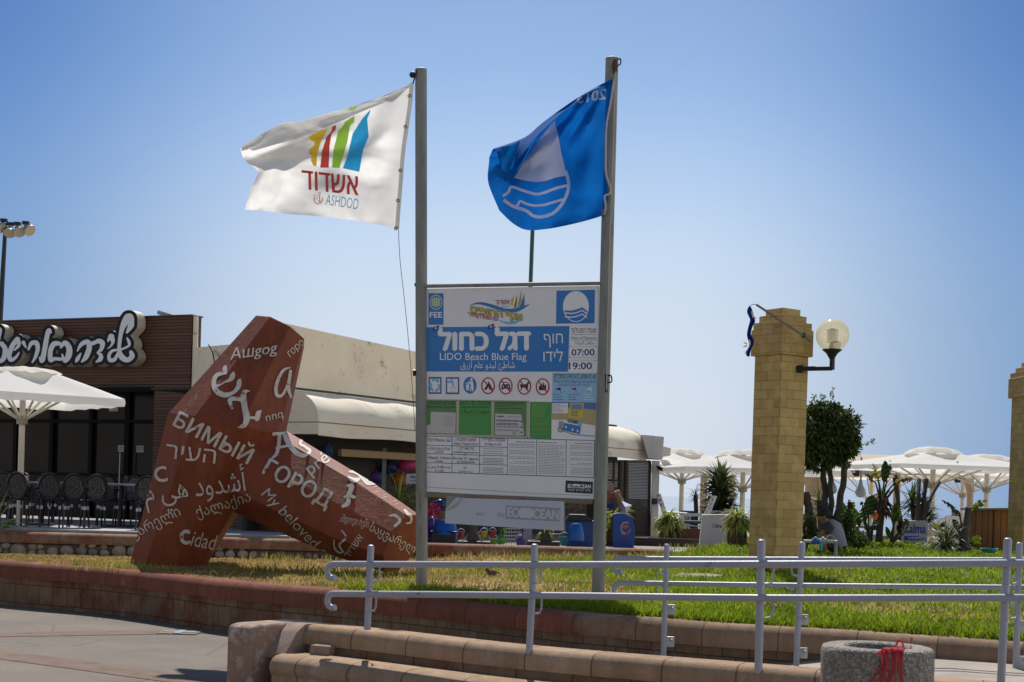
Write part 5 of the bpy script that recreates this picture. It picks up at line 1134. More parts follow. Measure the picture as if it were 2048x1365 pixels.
# ---------------------------------------------------------------- square cafe parasols
m_can = M('canopy_white', (.95, .94, .90), (.92, .90, .85), 2, .8, transl=.5, stain=(.78, .72, .62), sscale=2.5, sth=(.62, .8)); m_ppole = M('parasol_pole', (.58, .53, .42), (.50, .45, .35), 4, .5)
m_vent = M('vent_cloth', (.86, .83, .78), (.70, .65, .57), 8, .85, transl=.4, bump=.8, bscale=9)
def parasol(name, label, loc, half, eave, apex, hub, rot, group, n=4, val=.12, floor=0.0, vr=.3, vh=.16, pr=.045, ns=8, sway=0):
    rt = thing(name, label, 'parasol', (0, 0, 0), group)
    zc_ = lambda k: apex+(eave-apex)*(k*.92+.08*k*k)
    def edge(an):
        if n > 8: return half
        q = (an+math.pi/n) % (2*math.pi/n)-math.pi/n; return half*math.cos(math.pi/n)*1.0/math.cos(q)*1.0
    rows = []; NA = 48; k0 = vr*.75
    for i in range(9):
        k = k0+(1-k0)*i/8; r = []
        for a in range(NA+1):
            an = 2*math.pi*a/NA; e = edge(an)*k; sag = .035*half*math.sin(math.pi*k)*(.5-.5*math.cos(n*an+math.pi*(1 if n <= 8 else 0)))
            r.append(Vector((math.cos(an)*e, math.sin(an)*e, zc_(k)-sag)))
        rows.append(r)
    mb = MB(); mb.grid(rows); mb.build('canopy', m_can, rt, smooth=True, sharp=40)
    rows = [rows[-1], [p+Vector((p.x*.008, p.y*.008, -val*.5)) for p in rows[-1]], [p*1.0+Vector((0, 0, -val+.012*math.sin(i*2.1))) for i, p in enumerate(rows[-1])]]
    mb = MB(); mb.grid(rows); mb.build('valance', m_can, rt, smooth=True, sharp=40)
    rows = []
    for i in range(6):
        k = i/5; r = []
        for a in range(NA+1): an = 2*math.pi*a/NA; e = half*vr*k*(1+.06*math.sin(an*8)); r.append(Vector((math.cos(an)*e, math.sin(an)*e, zc_(vr)+.005+vh*math.sqrt(max(0, 1-k*k))+.03*noise.noise(Vector((math.cos(an)*3*k, math.sin(an)*3*k, half))))))
        rows.append(r)
    mb = MB(); mb.grid(rows); mb.build('vent_cap', m_vent, rt, smooth=True, sharp=180)
    mb = MB(); mb.tube([(0, 0, floor), (0, 0, apex-.06)], pr, 10); mb.build('pole', m_ppole, rt, smooth=True)
    mb = MB(); mb.tube([(0, 0, hub-.09), (0, 0, hub+.05)], pr*1.8, 10); mb.build('hub', M('hub', (.30, .27, .22), (.2, .18, .15), 5, .5), rt, smooth=True)
    for k in range(ns):
        an = 2*math.pi*(k+.5 if ns == 4 else k)/ns; e = edge(an)*.62; d = Vector((math.cos(an), math.sin(an), 0)); mb = MB(); mb.tube([d*pr*1.6+Vector((0, 0, hub)), d*e+Vector((0, 0, zc_(.62)-.05))], .021, 6); mb.build('strut', m_ppole, rt)
    rt.location = loc; rt.rotation_euler = (0, R(sway), rot); return rt
p = at(40, 1000, 24)
parasol('parasol', 'large cream patio parasol in front of the script shop sign', (p.x, p.y, 0), 1.77, 2.92, 3.50, 2.55, R(40), None, 4, .13, .75, .34, .10, .05, 8)

# ---------------------------------------------------------------- bistro chairs and tables on the patio
m_blk = P('chair_black', (.008, .008, .010), .3, spec=.35)
m, N, L, B = newmat('woven'); oc = coords(N, L); vo = N.new('ShaderNodeTexVoronoi'); vo.inputs['Scale'].default_value = 46; L.new(oc, vo.inputs['Vector'])
c = ramp(N, L, vo.outputs['Distance'], [(.20, (.20, .205, .215)), (.34, (.010, .010, .011))]); L.new(c, B.inputs['Base Color']); B.inputs['Roughness'].default_value = .4; m_weave = m  # grey dots stand in for daylight showing through the weave holes
m_joint = P('chair_binding', (.45, .46, .50), .4)
def make_chair():
    rt = thing('bistro_chair', 'x', 'chair', (0, 0, 0), 'bistro chairs along the patio edge')
    mb = MB(); mb.ball((0, 0, .45), .20, 20, 6, 0, (1, 1, .10)); mb.build('seat', m_weave, rt, smooth=True)
    mb = MB(); mb.tube([(.205*math.cos(R(a)), .205*math.sin(R(a)), .45) for a in range(0, 361, 20)], .017, 6, cap=False); mb.build('seat_frame', m_blk, rt, smooth=True)
    f = lambda a, r: Vector((r*.165*math.cos(a), -.20-.05*(r*.2*math.sin(a)+.2)*2, .67+r*.205*math.sin(a)))
    mb = MB(); mb.add([f(2*math.pi*k/28, .96) for k in range(28)], [tuple(range(28))]); mb.build('backrest', m_weave, rt)
    mb = MB(); mb.tube([f(2*math.pi*k/28, 1.06) for k in range(29)], .021, 7, cap=False); mb.build('back_frame', m_blk, rt, smooth=True)
    for x, y, bx_, by_, hz_ in ((-.15, .14, -.18, .19, .45), (.15, .14, .18, .19, .45), (-.15, -.15, -.17, -.2, .62), (.15, -.15, .17, -.2, .62)):
        mb = MB(); mb.tube([(bx_, by_, 0), (x, y, .43), (x, y-.05 if hz_ > .5 else y, hz_)], .016, 6); lg = mb.build('leg', m_blk, rt, smooth=True)
        mb = MB(); mb.tube([(lerp(bx_, x, .72), lerp(by_, y, .72), .30), (lerp(bx_, x, .84), lerp(by_, y, .84), .355)], .021, 6); mb.build('binding', m_joint, lg)
    for s_ in (-1, 1):
        mb = MB(); mb.tube(spline([(s_*.17, -.17, .62), (s_*.23, -.02, .64), (s_*.22, .12, .62), (s_*.18, .15, .46)], 14), .015, 6); mb.build('arm', m_blk, rt, smooth=True)
    return rt
ch0 = make_chair(); ordn = ['leftmost', 'second from the left', 'third from the left', 'fourth from the left', 'fifth from the left', 'sixth from the left', 'seventh from the left', 'eighth from the left']
cx_ = [(10, 24.3, .2), (49, 23.6, -.25), (110, 23.6, -.1), (153, 23.7, .1), (187, 23.9, .45), (297, 23.6, .1)]
for i, (px, D, rz) in enumerate(cx_):
    o = ch0 if i == 0 else dup(ch0); q = at(px, 1000, D); o.location = (q.x, q.y, .75); o.rotation_euler = (0, 0, rz)
    o['label'] = 'black woven bistro chair seen from the back, %s in the patio row' % ordn[i]
cx2 = [(30, 25.6, 2.9), (82, 25.7, 3.3), (135, 25.6, 3.0), (215, 25.3, 3.5), (255, 25.4, 2.9), (-12, 25.5, 3.1)]
for i, (px, D, rz) in enumerate(sorted(cx2)):
    o = dup(ch0); q = at(px, 1000, D); o.location = (q.x, q.y, .75); o.rotation_euler = (0, 0, rz); o['group'] = 'bistro chairs on the far side of the tables'
    o['label'] = 'black bistro chair facing out behind the tables, %s of the far row' % ordn[i]
m_tt = P('table_top', (.20, .22, .24), .15, spec=.8)
for i, (px, D, w_, lab) in enumerate(((20, 24.6, 1.5, 'leftmost'), (85, 24.65, .7, 'middle'), (241, 24.6, .75, 'rightmost'))):
    q = at(px, 1000, D); rt = thing('cafe_table', '%s of the thin black patio tables behind the bistro chairs' % lab, 'table', (q.x, q.y, .75), 'cafe tables on the patio')
    mb = MB(); mb.box((q.x, q.y, 1.485), (w_, .7, .035)); mb.build('tabletop', m_tt, rt, bevel=.008)
    mb = MB(); mb.tube([(q.x, q.y, .77), (q.x, q.y, 1.465)], .035, 8); mb.build('pedestal', m_blk, rt); mb = MB(); mb.box((q.x, q.y, .765), (.45, .45, .03)); mb.build('foot', m_blk, rt)
q = at(49, 955, 24.6); mb = MB(); mb.box((q.x, q.y, 1.503+.045), (.12, .07, .09)); tag(mb.build('napkin_box', P('napkin', (.55, .5, .42), .7), bevel=.006), 'small cream napkin box on the leftmost patio table', 'napkin box')
q = at(253, 960, 24.6); mb = MB(); mb.lathe((q.x, q.y, 1.503), [(.04, 0), (.045, .02), (.04, .11), (.02, .13), (.02, .15)], 12); tag(mb.build('condiment_jar', m_blk, smooth=True), 'dark condiment jar on the rightmost patio table', 'jar')

# stadium light mast far left
lm = thing('light_mast', 'tall black light mast with floodlights beyond the restaurant roof', 'light mast', at(0, 800, 40))
mb = MB(); mb.tube([at(-6, 1000, 40), at(0, 640, 40), at(11, 452, 40)], [.09, .08, .055], 8); mb.build('mast', m_dark, lm)
mb = MB(); mb.box(at(15, 449, 40), (.62, .08, .05)); mb.tube([at(3, 458, 40), at(11, 478, 40), at(26, 458, 40)], .02, 5); mb.build('crossarm', m_dark, lm)
m_lamp = P('flood_housing', (.42, .38, .30), .35, metal=.3)
for x, y, tl in ((4, 452, -.7), (20, 460, .1), (36, 459, .5), (54, 457, .9)):
    p = at(x, y, 39.9); d = Vector((tl, -.5, -.6)).normalized(); mb = MB(); mb.tube([p-d*.08, p, p+d*.13, p+d*.16], [.07, .09, .17, .17], 12, 0); o = mb.build('floodlight', m_lamp, lm, smooth=True)
    mb = MB(); mb.box(p-d*.06+Vector((0, 0, .12)), (.17, .15, .09)); mb.build('ballast', m_dark, o)

# ---------------------------------------------------------------- brick gate pillars with a globe lamp and a flag stick
m_pill = brickmat('pillar_brick', (.57, .395, .165), (.44, .295, .115), (.35, .24, .10), .235, .118, .006, uv='box', rough=.9, bump=.45, noise_c=(.60, .425, .19), nscale=3.5, nth=(.5, .7), noise2=(.37, .255, .105), fine=.3)
def pillar(label, base, s_, h, rot, group):
    rt = thing('brick_pillar', label, 'pillar', (0, 0, 0), group)
    c = s_/2; mb = MB(); hz_ = h-.62
    mb.box((0, 0, hz_/2-.1), (s_*.97, s_*.97, hz_+.2)); mb.build('shaft', m_pill, rt, bevel=.008)
    mb = MB(); mb.box((0, 0, hz_+.17), (s_*1.13, s_*1.13, .34)); mb.build('capital', m_pill, rt, bevel=.008)
    for k, w_ in enumerate((.94, .76, .56)):
        mb = MB(); mb.box((0, 0, hz_+.34+.045+k*.09), (s_*1.13*w_, s_*1.13*w_, .09)); mb.build('stepped_course', m_pill, rt, bevel=.006)
    rt.location = base; rt.rotation_euler = (0, R(.4), rot); return rt
pb = at(1549, 1146, 18.45); GZ = pb.z
P1_ = pillar('sunny yellow brick pillar carrying a globe lamp and a bare flag stick', (pb.x, pb.y, GZ), .50, 4.02-GZ, R(34), 'yellow brick gate pillars')
pb2 = at(2062, 1106, 24.3)
pillar('shaded yellow brick pillar cut by the photo edge beside the wooden cabinet', (pb2.x, pb2.y, pb2.z), .62, 1.55+(1012-723)/2844*24.3-pb2.z, R(5), 'yellow brick gate pillars')
# weathered hole and lettering patch on the shaft
lampD = 18.25
gl = thing('globe_lamp', 'round amber glass globe lamp on a black bracket arm of the brick pillar', 'wall lamp', at(1602, 738, lampD))
mb = MB(); p0 = at(1603, 738, lampD); mb.tube([p0+Vector((-.04, .05, 0)), p0+Vector((.03, 0, 0))], .05, 8); mb.build('wall_plate', m_dark, gl)
mb = MB(); mb.tube([p0, at(1664, 737, lampD)], .03, 8); mb.tube([at(1664, 740, lampD), at(1665, 706, lampD)], .034, 8); mb.build('bracket_arm', m_dark, gl)
gc = at(1665, 671, lampD); gr = 33*lampD/2844
mb = MB(); mb.lathe(gc, [(.035, -gr-.09), (.05, -gr-.06), (.075, -gr-.02), (.125, -gr+.022), (.125, -gr+.03)], 20); mb.build('collar', m_dark, gl, smooth=True)
m, N, L, B = newmat('globe_glass'); B.inputs['Base Color'].default_value = (.86, .78, .60, 1); B.inputs['Roughness'].default_value = .12
tr = N.new('ShaderNodeBsdfTranslucent'); tr.inputs[0].default_value = (.9, .82, .62, 1); tp = N.new('ShaderNodeBsdfTransparent'); tp.inputs[0].default_value = (.97, .92, .80, 1)
m1 = N.new('ShaderNodeMixShader'); m1.inputs[0].default_value = .5; L.new(B.outputs[0], m1.inputs[1]); L.new(tr.outputs[0], m1.inputs[2]); m2_ = N.new('ShaderNodeMixShader'); m2_.inputs[0].default_value = .52; L.new(m1.outputs[0], m2_.inputs[1]); L.new(tp.outputs[0], m2_.inputs[2]); L.new(m2_.outputs[0], N['Material Output'].inputs[0])
mb = MB(); mb.ball(gc, gr, 40, 24); mb.build('globe', m, gl, smooth=True, sharp=180)
mb = MB(); m_lv = P('louvre_metal', (.45, .43, .38), .3, metal=.6)
for k in range(6): mb.lathe(gc, [(.03, .075-k*.03), (.072, .072-k*.03), (.076, .058-k*.03), (.03, .066-k*.03)], 18)
mb.tube([gc+Vector((0, 0, -gr+.03)), gc+Vector((0, 0, .09))], .032, 10); mb.build('louvre', m_lv, gl, smooth=True)
sk_ = thing('flag_stick', 'bare grey flag stick slanting out of the brick pillar cap', 'flag stick', at(1621, 682, 18.15))
mb = MB(); mb.tube([at(1622, 683, 18.12), at(1605, 670, 18.0), at(1513, 610, 17.7)], [.016, .016, .014], 8); mb.build('stick', M('stick_grey', (.20, .19, .17), (.14, .13, .12), 6, .6), sk_, smooth=True)
p = at(1607, 671, 18.02); mb = MB(); mb.box(p, (.04, .05, .06)); mb.build('clamp', m_dark, sk_)
# tattered blue and white flag
rows = []; edge_l = [(1498, 612), (1494, 625), (1500, 640), (1496, 656), (1494, 672), (1498, 690), (1492, 706), (1494, 713)]; edge_r = [(1502, 614), (1507, 628), (1510, 642), (1505, 655), (1502, 668), (1508, 684), (1502, 700), (1499, 714)]
l = spline([Vector((x, y, 0)) for x, y in edge_l], 40); r = spline([Vector((x, y, 0)) for x, y in edge_r], 40)
for i in range(40):
    rows.append([at(lerp(l[i].x, r[i].x, k/6)+.6*noise.noise(Vector((i*.5, k, 0))), lerp(l[i].y, r[i].y, k/6), 17.75+.04*math.sin(k*1.7+i*.25)+.03*noise.noise(Vector((i*.3, k*.6, 4)))) for k in range(7)])
tf = thing('torn_flag', 'tattered blue and white flag hanging in shreds beside the brick pillar cap', 'flag', rows[0][3])
m_tb = clothmat('torn_blue', (.01, .025, .16), (.015, .03, .20), .2); m_tw = clothmat('torn_white', (.5, .48, .42), (.42, .4, .34), .3)
mb = MB(); mb.grid(rows); o = mb.build('cloth', [m_tb, m_tw], tf, smooth=True, sharp=180)
for i, pl in enumerate(o.data.polygons):
    rr, cc = divmod(i, 6)
    if (3 < rr < 9 and cc > 3) or (24 < rr < 30 and cc < 2): pl.material_index = 1
mb = MB()
for x, y, dx, dy in ((1507, 632, 6, 6), (1494, 690, -8, 4), (1494, 686, -7, -2), (1508, 640, 4, 10), (1493, 700, -4, 8)):
    mb.grid([[at(x, y, 17.74), at(x+dx*.6, y+dy*.5, 17.7), at(x+dx, y+dy, 17.74)], [at(x, y+4, 17.74), at(x+dx*.6, y+dy*.5+3, 17.72), at(x+dx, y+dy+1, 17.74)]])
mb.build('frayed_edge', m_tw, tf)
mb = MB(); mb.tube([at(1500, 612, 17.75), at(1506, 609, 17.72), at(1513, 610, 17.7)], .004, 5); mb.build('cord', m_dark, tf)

# ---------------------------------------------------------------- terrace parasols
def pz(px, py, D): return at(px, py, D).z
def par2(px, D, half, ey, ay, hy, rot, label, sway=0):
    q = at(px, 950, D); return parasol('parasol', label, (q.x, q.y, 0), half, pz(px, ey, D), pz(px, ay+8, D), pz(px, hy, D), rot, 'white parasols on the beach terrace', 4, .10, .0, .25, .15, .06, 8)
par2(1364, 37, 2.35, 934, 894, 961, R(20), 'white terrace parasol next to the shop corner post')
par2(1486, 34, 2.75, 940, 896, 977, R(8), 'white terrace parasol half hidden behind the sunny brick pillar')
par2(1866, 32, 2.45, 934, 893, 969, R(12), 'broad white terrace parasol above the planter box and yucca')
par2(1974, 36, 2.6, 941, 908, 978, R(5), 'white terrace parasol above the wooden cabinet')
par2(1926, 44, 2.9, 953, 918, 990, R(15), 'lower white terrace parasol between two others near the arched column')
par2(1743, 44, 2.6, 952, 915, 1000, R(25), 'white terrace parasol behind the banana plant with the orange leaf')
# beige pergola with columns
pg = thing('pergola', 'beige terrace pergola with a flat canvas roof and round arched columns', 'pergola', at(1760, 1000, 40))
m_peg = M('pergola_render', (.58, .43, .26), (.50, .37, .22), 2, .85); m_pfab = M('pergola_canvas', (.62, .52, .40), (.56, .46, .35), 2, .85, transl=.3)
q = [at(1640, 912, 41), at(1800, 914, 41), at(1808, 930, 41), at(1636, 932, 41)]; mb = MB(); mb.prism([at(1636, 934, 38.5), at(1775, 936, 38.5), at(1792, 914, 43), at(1640, 911, 43)], UZ*.05); mb.build('canvas_roof', m_pfab, pg)
mb = MB(); mb.prism([at(1640, 934, 38.5), at(1860, 938, 38.5), at(1860, 951, 38.5), at(1640, 948, 38.5)], Vector((0, .3, 0))); mb.build('beam', M('beam_grey', (.50, .47, .42), (.43, .40, .36), 3, .8), pg)
for x0, x1, y0, D in ((1402, 1416, 925, 43), (1458, 1472, 935, 43), (1611, 1645, 955, 40), (1935, 1948, 945, 42), (1788, 1802, 935, 42)):
    a, b = at(x0, y0, D), at(x1, y0, D); c = (a+b)/2; mb = MB(); mb.tube([(c.x, c.y, -.2), (c.x, c.y, c.z-.25), (c.x, c.y, c.z)], [(b-a).length/2, (b-a).length/2, (b-a).length*.8], 14); mb.build('column', m_peg, pg, smooth=True)
arc = [at(1935+30*math.cos(R(a))-28, 965-18*math.sin(R(a)), 42) for a in range(0, 95, 8)]; mb = MB(); mb.tube([at(1942, 985, 42)]+arc+[at(1870, 946, 42)], .13, 8); mb.build('arch', m_peg, pg, smooth=True)
for i, (x, y, D) in enumerate(((1721, 984, 37), (1664, 978, 38.5))):
    c = at(x, y, D); lp = thing('pendant_lamp', ('large clear pear shaped pendant bulb hanging beside the tree', 'clear pendant bulb seen between the tree trunks')[i], 'pendant lamp', c, 'pendant bulbs under the pergola'); m_bulb = P('bulb_glass', (.42, .42, .42), .12, spec=.9, transl=.35)
    mb = MB(); mb.lathe(c, [(.0, -.15), (.09, -.13), (.135, -.06), (.14, 0), (.11, .08), (.06, .17), (.045, .27), (.03, .32)], 18); mb.build('bulb', m_bulb, lp, smooth=True)
    mb = MB(); mb.tube([c+Vector((0, 0, .30)), c+Vector((0, 0, .9))], .025, 6); mb.build('cord', P('cord_tan', (.35, .27, .16), .8), lp)
for i, (x, y, D) in enumerate(((1713, 947, 38.3), (1916, 960, 41))):
    p = at(x, y, D); mb = MB(); mb.box(p, (.13, .12, .17)); mb.tube([p+Vector((0, 0, .05)), p+Vector((-.09, -.1, -.03))], .05, 8); tag(mb.build('spotlight', m_dark, bevel=.01), ('small black spotlight under the grey pergola beam beside the tree', 'small black spotlight under the parasol near the arched column')[i], 'spotlight', 'terrace spotlights')

# ---------------------------------------------------------------- plants
def leafmat(name, c, c2_, tr=.35, rough=.4, spec=.4): return M(name, c, c2_, 3, rough, spec=spec, transl=tr)
m_trunk = M('bark', (.075, .058, .042), (.045, .036, .027), 14, .95, bump=.8, bscale=30); m_bark2 = M('bark_grey', (.085, .072, .06), (.055, .047, .038), 12, .95, bump=.8, bscale=26)
m_leaf = [leafmat('tree_leaf_a', (.075, .105, .03), (.105, .14, .042)), leafmat('tree_leaf_b', (.14, .18, .05), (.18, .22, .07)), leafmat('tree_leaf_c', (.015, .032, .010), (.022, .045, .012))]
class Leaves:
    def __init__(s, seed): s.r = np.random.default_rng(seed); s.v = []; s.f = []; s.m = []
    def leaf(s, p, d, l, w_, m=0, droop=.2):
        d = Vector(d).normalized(); a = Vector((s.r.normal(), s.r.normal(), s.r.normal())); sd = d.cross(a); sd = sd.normalized() if sd.length > 1e-5 else d.orthogonal().normalized(); up = sd.cross(d)
        p = Vector(p); b = len(s.v); s.v += [p, p+d*l*.5+sd*w_/2+up*l*.06, p+d*l-Vector((0, 0, droop*l)), p+d*l*.5-sd*w_/2+up*l*.06]; s.f.append((b, b+1, b+2, b+3)); s.m.append(m)
    def cloud(s, c, rad, n, l, w_, nm=3, clump=.25, shell=.55, up=.2):
        c = Vector(c); nc = max(6, n//28); cs = []
        for _ in range(nc):
            d = s.r.normal(size=3); d /= np.linalg.norm(d); k = s.r.uniform(shell, 1.0)**.6; cs.append((c+Vector((d[0]*rad[0], d[1]*rad[1], d[2]*rad[2]))*k, Vector(d)))
        for i in range(n):
            q, d = cs[s.r.integers(nc)]; o = s.r.normal(size=3)*clump*min(rad)*.55; dd = Vector((d.x+s.r.normal()*.7, d.y+s.r.normal()*.7, d.z+s.r.normal()*.7+up))
            s.leaf(q+Vector(o), dd, l*s.r.uniform(.6, 1.25), w_*s.r.uniform(.7, 1.2), int(s.r.integers(nm)))
    def build(s, name, mats, parent):
        mb = MB(); mb.v = s.v; mb.f = s.f; mb.m = s.m; mb.uv = [None]*len(s.f); return mb.build(name, mats, parent)
# tree behind the pillar
TD = 23.0
tr_ = thing('clipped_tree', 'bushy dark green tree with several bare trunks behind the brick pillar', 'tree', (at(1660, 1090, TD).x, TD, .8))
for pts, r0, r1 in ((((1632, 1075), (1618, 1020), (1612, 985)), .075, .06), (((1652, 1090), (1652, 1030), (1648, 960), (1643, 910)), .065, .04), (((1668, 1090), (1675, 1030), (1684, 980), (1690, 930), (1685, 890)), .065, .042), (((1660, 1085), (1662, 1000), (1660, 940), (1665, 900)), .05, .035)):
    mb = MB(); P_ = spline([at(x, y, TD+.15*math.sin(x)) for x, y in pts], 14); mb.tube([p+Vector((.012*math.sin(i*1.9), .01*math.cos(i*2.3), 0)) for i, p in enumerate(P_)], list(np.linspace(r0, r1, 14)), 9); mb.build('trunk', m_trunk, tr_, smooth=True)
lv = Leaves(4)
for x, y, rx, rz, n in ((1640, 850, 36, 40, 2600), (1672, 855, 40, 42, 2800), (1690, 880, 28, 34, 1700), (1655, 895, 40, 34, 2400), (1625, 900, 22, 34, 1200), (1660, 828, 26, 20, 900), (1630, 832, 20, 20, 600), (1702, 868, 18, 24, 700), (1655, 870, 45, 45, 2200), (1640, 930, 28, 10, 450), (1690, 918, 16, 14, 400)):
    c = at(x, y, TD); k = TD/2844; lv.cloud(c, (rx*k*lv.r.uniform(.9, 1.15), .45*max(rx, rz)*k*1.6, rz*k*lv.r.uniform(.9, 1.15)), int(n*.9), .095, .032, 3, .26, .4)
for x, y, dx, dy in ((1712, 862, 12, -12), (1728, 892, 16, -10), (1629, 808, -2, -16), (1662, 800, 3, -18), (1690, 835, 8, -10), (1612, 935, -4, 8), (1710, 845, 5, -12), (1645, 803, -1, -10)):
    for i in range(26): t = i/26; lv.leaf(at(x+dx*t, y+dy*t, TD)+Vector(lv.r.normal(size=3)*.02), (dx+lv.r.normal()*8, lv.r.normal()*6, -dy+lv.r.normal()*8), .07, .022, int(lv.r.integers(2)))
lv.build('crown', m_leaf, tr_)
m_shr = [leafmat('shrub_a', (.06, .10, .025), (.08, .13, .03)), leafmat('shrub_b', (.10, .15, .04), (.12, .18, .05)), leafmat('shrub_c', (.03, .055, .014), (.04, .07, .02))]
def shrub(label, px, py, D, rx, rz, n, seed, l=.055, w_=.028):
    k = D/2844; c = at(px, py, D); rt = thing('shrub', label, 'shrub', (c.x, c.y, c.z-rz*k), 'leafy shrubs round the tree'); lv = Leaves(seed); lv.cloud(c, (rx*k, rx*k*.8, rz*k), n, l, w_, 3, .35, .25); lv.build('foliage', m_shr, rt)
    mb = MB()
    for i in range(5): a = i*1.3; mb.tube([(c.x, c.y, c.z-rz*k-.05), (c.x+.5*rx*k*math.cos(a), c.y+.4*rx*k*math.sin(a), c.z+.3*rz*k)], .012, 5)
    mb.build('stem', m_trunk, rt)
shrub('light green leafy shrub between the brick pillar and the crouching person', 1614, 1062, 22.6, 17, 34, 1500, 11)
shrub('light green leafy shrub just behind the back of the crouching person', 1690, 1060, 22.7, 20, 38, 2000, 12)
shrub('low pale shrub spreading at the lawn edge below the tree', 1715, 1082, 23.2, 20, 16, 800, 13)
# arching strap leaves
def strap(mb, p, d, l, w_, droop, m=0, seg=7, fold=.25):
    p = Vector(p); d = Vector(d).normalized(); sd = d.cross(Vector((0, 0, 1))); sd = sd.normalized() if sd.length > .05 else Vector((1, 0, 0)); rows = []; q = p.copy(); cur = d.copy()
    for i in range(seg+1):
        t = i/seg; ww = w_*min(1, (1-t)*2.2+.02)*min(1, .45+t*3); up = sd.cross(cur); rows.append([q+sd*ww/2+up*ww*fold, q, q-sd*ww/2+up*ww*fold]); q = q+cur*l/seg; cur = (cur-Vector((0, 0, droop/seg))).normalized()
    mb.grid(rows, m)
m_str = [leafmat('strap_green', (.18, .23, .035), (.24, .29, .06)), leafmat('strap_lime', (.34, .36, .07), (.42, .42, .10)), leafmat('strap_brown', (.20, .13, .06), (.15, .10, .05), .2, .8), leafmat('strap_dark', (.03, .05, .02), (.04, .065, .025))]
def strapplant(name, label, cat, p, n, l, w_, droop, spread, mats, seed, parent=None, group=None, trunk=0, pick=None):
    rt = parent or thing(name, label, cat, p, group); rg_ = random.Random(seed); mb = MB(); p = Vector(p)
    if trunk:
        tb = MB(); tb.tube([p, p+Vector((.02, 0, trunk*.5)), p+Vector((0, 0, trunk))], [.05*trunk+.03, .04, .03], 8); tb.build('trunk', m_bark2, rt, smooth=True)
    c = p+Vector((0, 0, trunk))
    for i in range(n):
        a = rg_.uniform(0, 6.283); e = rg_.uniform(*spread); d = (math.cos(a)*math.cos(e), math.sin(a)*math.cos(e), math.sin(e))
        strap(mb, c+Vector((math.cos(a)*.02, math.sin(a)*.02, rg_.uniform(-.06, .05)*l)), d, l*rg_.uniform(.65, 1.15), w_*rg_.uniform(.7, 1.2), droop*rg_.uniform(.6, 1.3), pick(i, e, rg_) if pick else rg_.randrange(2))
    mb.build('leaves', mats, rt, smooth=True); return rt
# ponytail palms in black troughs along the shop
m_trough = P('trough_black', (.02, .02, .022), .5)
def trough(label, px0, px1, py, D, plant, seed, h=.30):
    a, b = at(px0, py, D), at(px1, py, D); c = (a+b)/2; w_ = b.x-a.x
    rt = thing('planter', label, 'planter', (c.x, c.y, c.z-h), 'black trough planters outside the shop'); mb = MB(); mb.box((c.x, c.y, c.z-h/2), (w_, .4, h), None, 0, 1.06); mb.build('trough', m_trough, rt, bevel=.015)
    mb = MB(); mb.box((c.x, c.y, c.z+.003), (w_*.95, .34, .02)); mb.build('soil', P('soil', (.05, .035, .025), .95), rt); return c
def ponytail(label, px, py_top, py_base, D, seed, nl=90, l=.75, dead=50):
    b = at(px, py_base, D); t = at(px, py_top, D); h = max(.1, (t.z-b.z)*.55); rt = thing('ponytail_palm', label, 'potted palm', b, 'ponytail palms outside the shop')
    mb = MB(); mb.lathe(b, [(.17, -.02), (.15, .06), (.08, .16), (.055, h)], 12); mb.build('trunk', m_bark2, rt, smooth=True); c = b+Vector((0, 0, h)); rg_ = random.Random(seed); mb = MB()
    for i in range(nl): a = rg_.uniform(0, 6.28); e = rg_.uniform(.2, 1.4); strap(mb, c+Vector((0, 0, rg_.uniform(-.05, .15))), (math.cos(a)*math.cos(e), math.sin(a)*math.cos(e), math.sin(e)), l*rg_.uniform(.6, 1.05), .045, 2.4*rg_.uniform(.7, 1.4), rg_.choice((0, 1, 1)))
    mb.build('leaves', m_str, rt, smooth=True); mb = MB()
    for i in range(dead): a = rg_.uniform(0, 6.28); strap(mb, c+Vector((0, 0, rg_.uniform(-.12, .02))), (math.cos(a)*.5, math.sin(a)*.5, .1), l*rg_.uniform(.5, .9), .034, 5, 2)
    mb.build('dead_leaves', m_str, rt, smooth=True)
c = trough('black trough with a ponytail palm next to the small counter panel', 1446, 1498, 1092, 24.5, 0, 1); ponytail('ponytail palm beside the sunny brick pillar with brown dead leaves below', 1474, 1030, 1088, 24.5, 21, 170, .44, 130)
c = trough('black trough with a bushy grass like palm beside the dark shop bay', 1318, 1365, 1092, 29, 0, 1); ponytail('bushy yellow green palm in front of the white terrace chairs', 1336, 1030, 1088, 29, 22, 190, .50, 90)
c = trough('black trough behind the right pole of the notice board', 1204, 1243, 1086, 27, 0, 1); ponytail('ponytail palm seen just right of the notice board pole', 1230, 1030, 1082, 27, 23, 170, .46, 100)
c = trough('black trough with a bare palm trunk under the loose lower panel', 918, 980, 1082, 24, 0, 1); b = at(946, 1080, 24); rt = thing('ponytail_palm', 'leafless looking palm trunk with flared foot below the lower panel', 'potted palm', b, 'ponytail palms outside the shop'); mb = MB(); mb.lathe(b, [(.16, -.02), (.13, .04), (.07, .13), (.05, .4), (.045, .6)], 12); mb.build('trunk', m_bark2, rt, smooth=True)
mb = MB(); rg_ = random.Random(3)
for i in range(60): a = rg_.uniform(0, 6.28); e = rg_.uniform(.2, 1.3); strap(mb, b+Vector((0, 0, .62)), (math.cos(a)*math.cos(e), math.sin(a)*math.cos(e), math.sin(e)), .5, .025, 2.4, rg_.randrange(2))
mb.build('leaves', m_str, rt, smooth=True)
c = trough('black trough with dry brown palm leaves beside the blue bin', 1056, 1118, 1082, 24, 0, 1); ponytail('low dried out palm with curling brown leaves under the lower panel', 1090, 1058, 1080, 24, 24, 14, .4, 120)
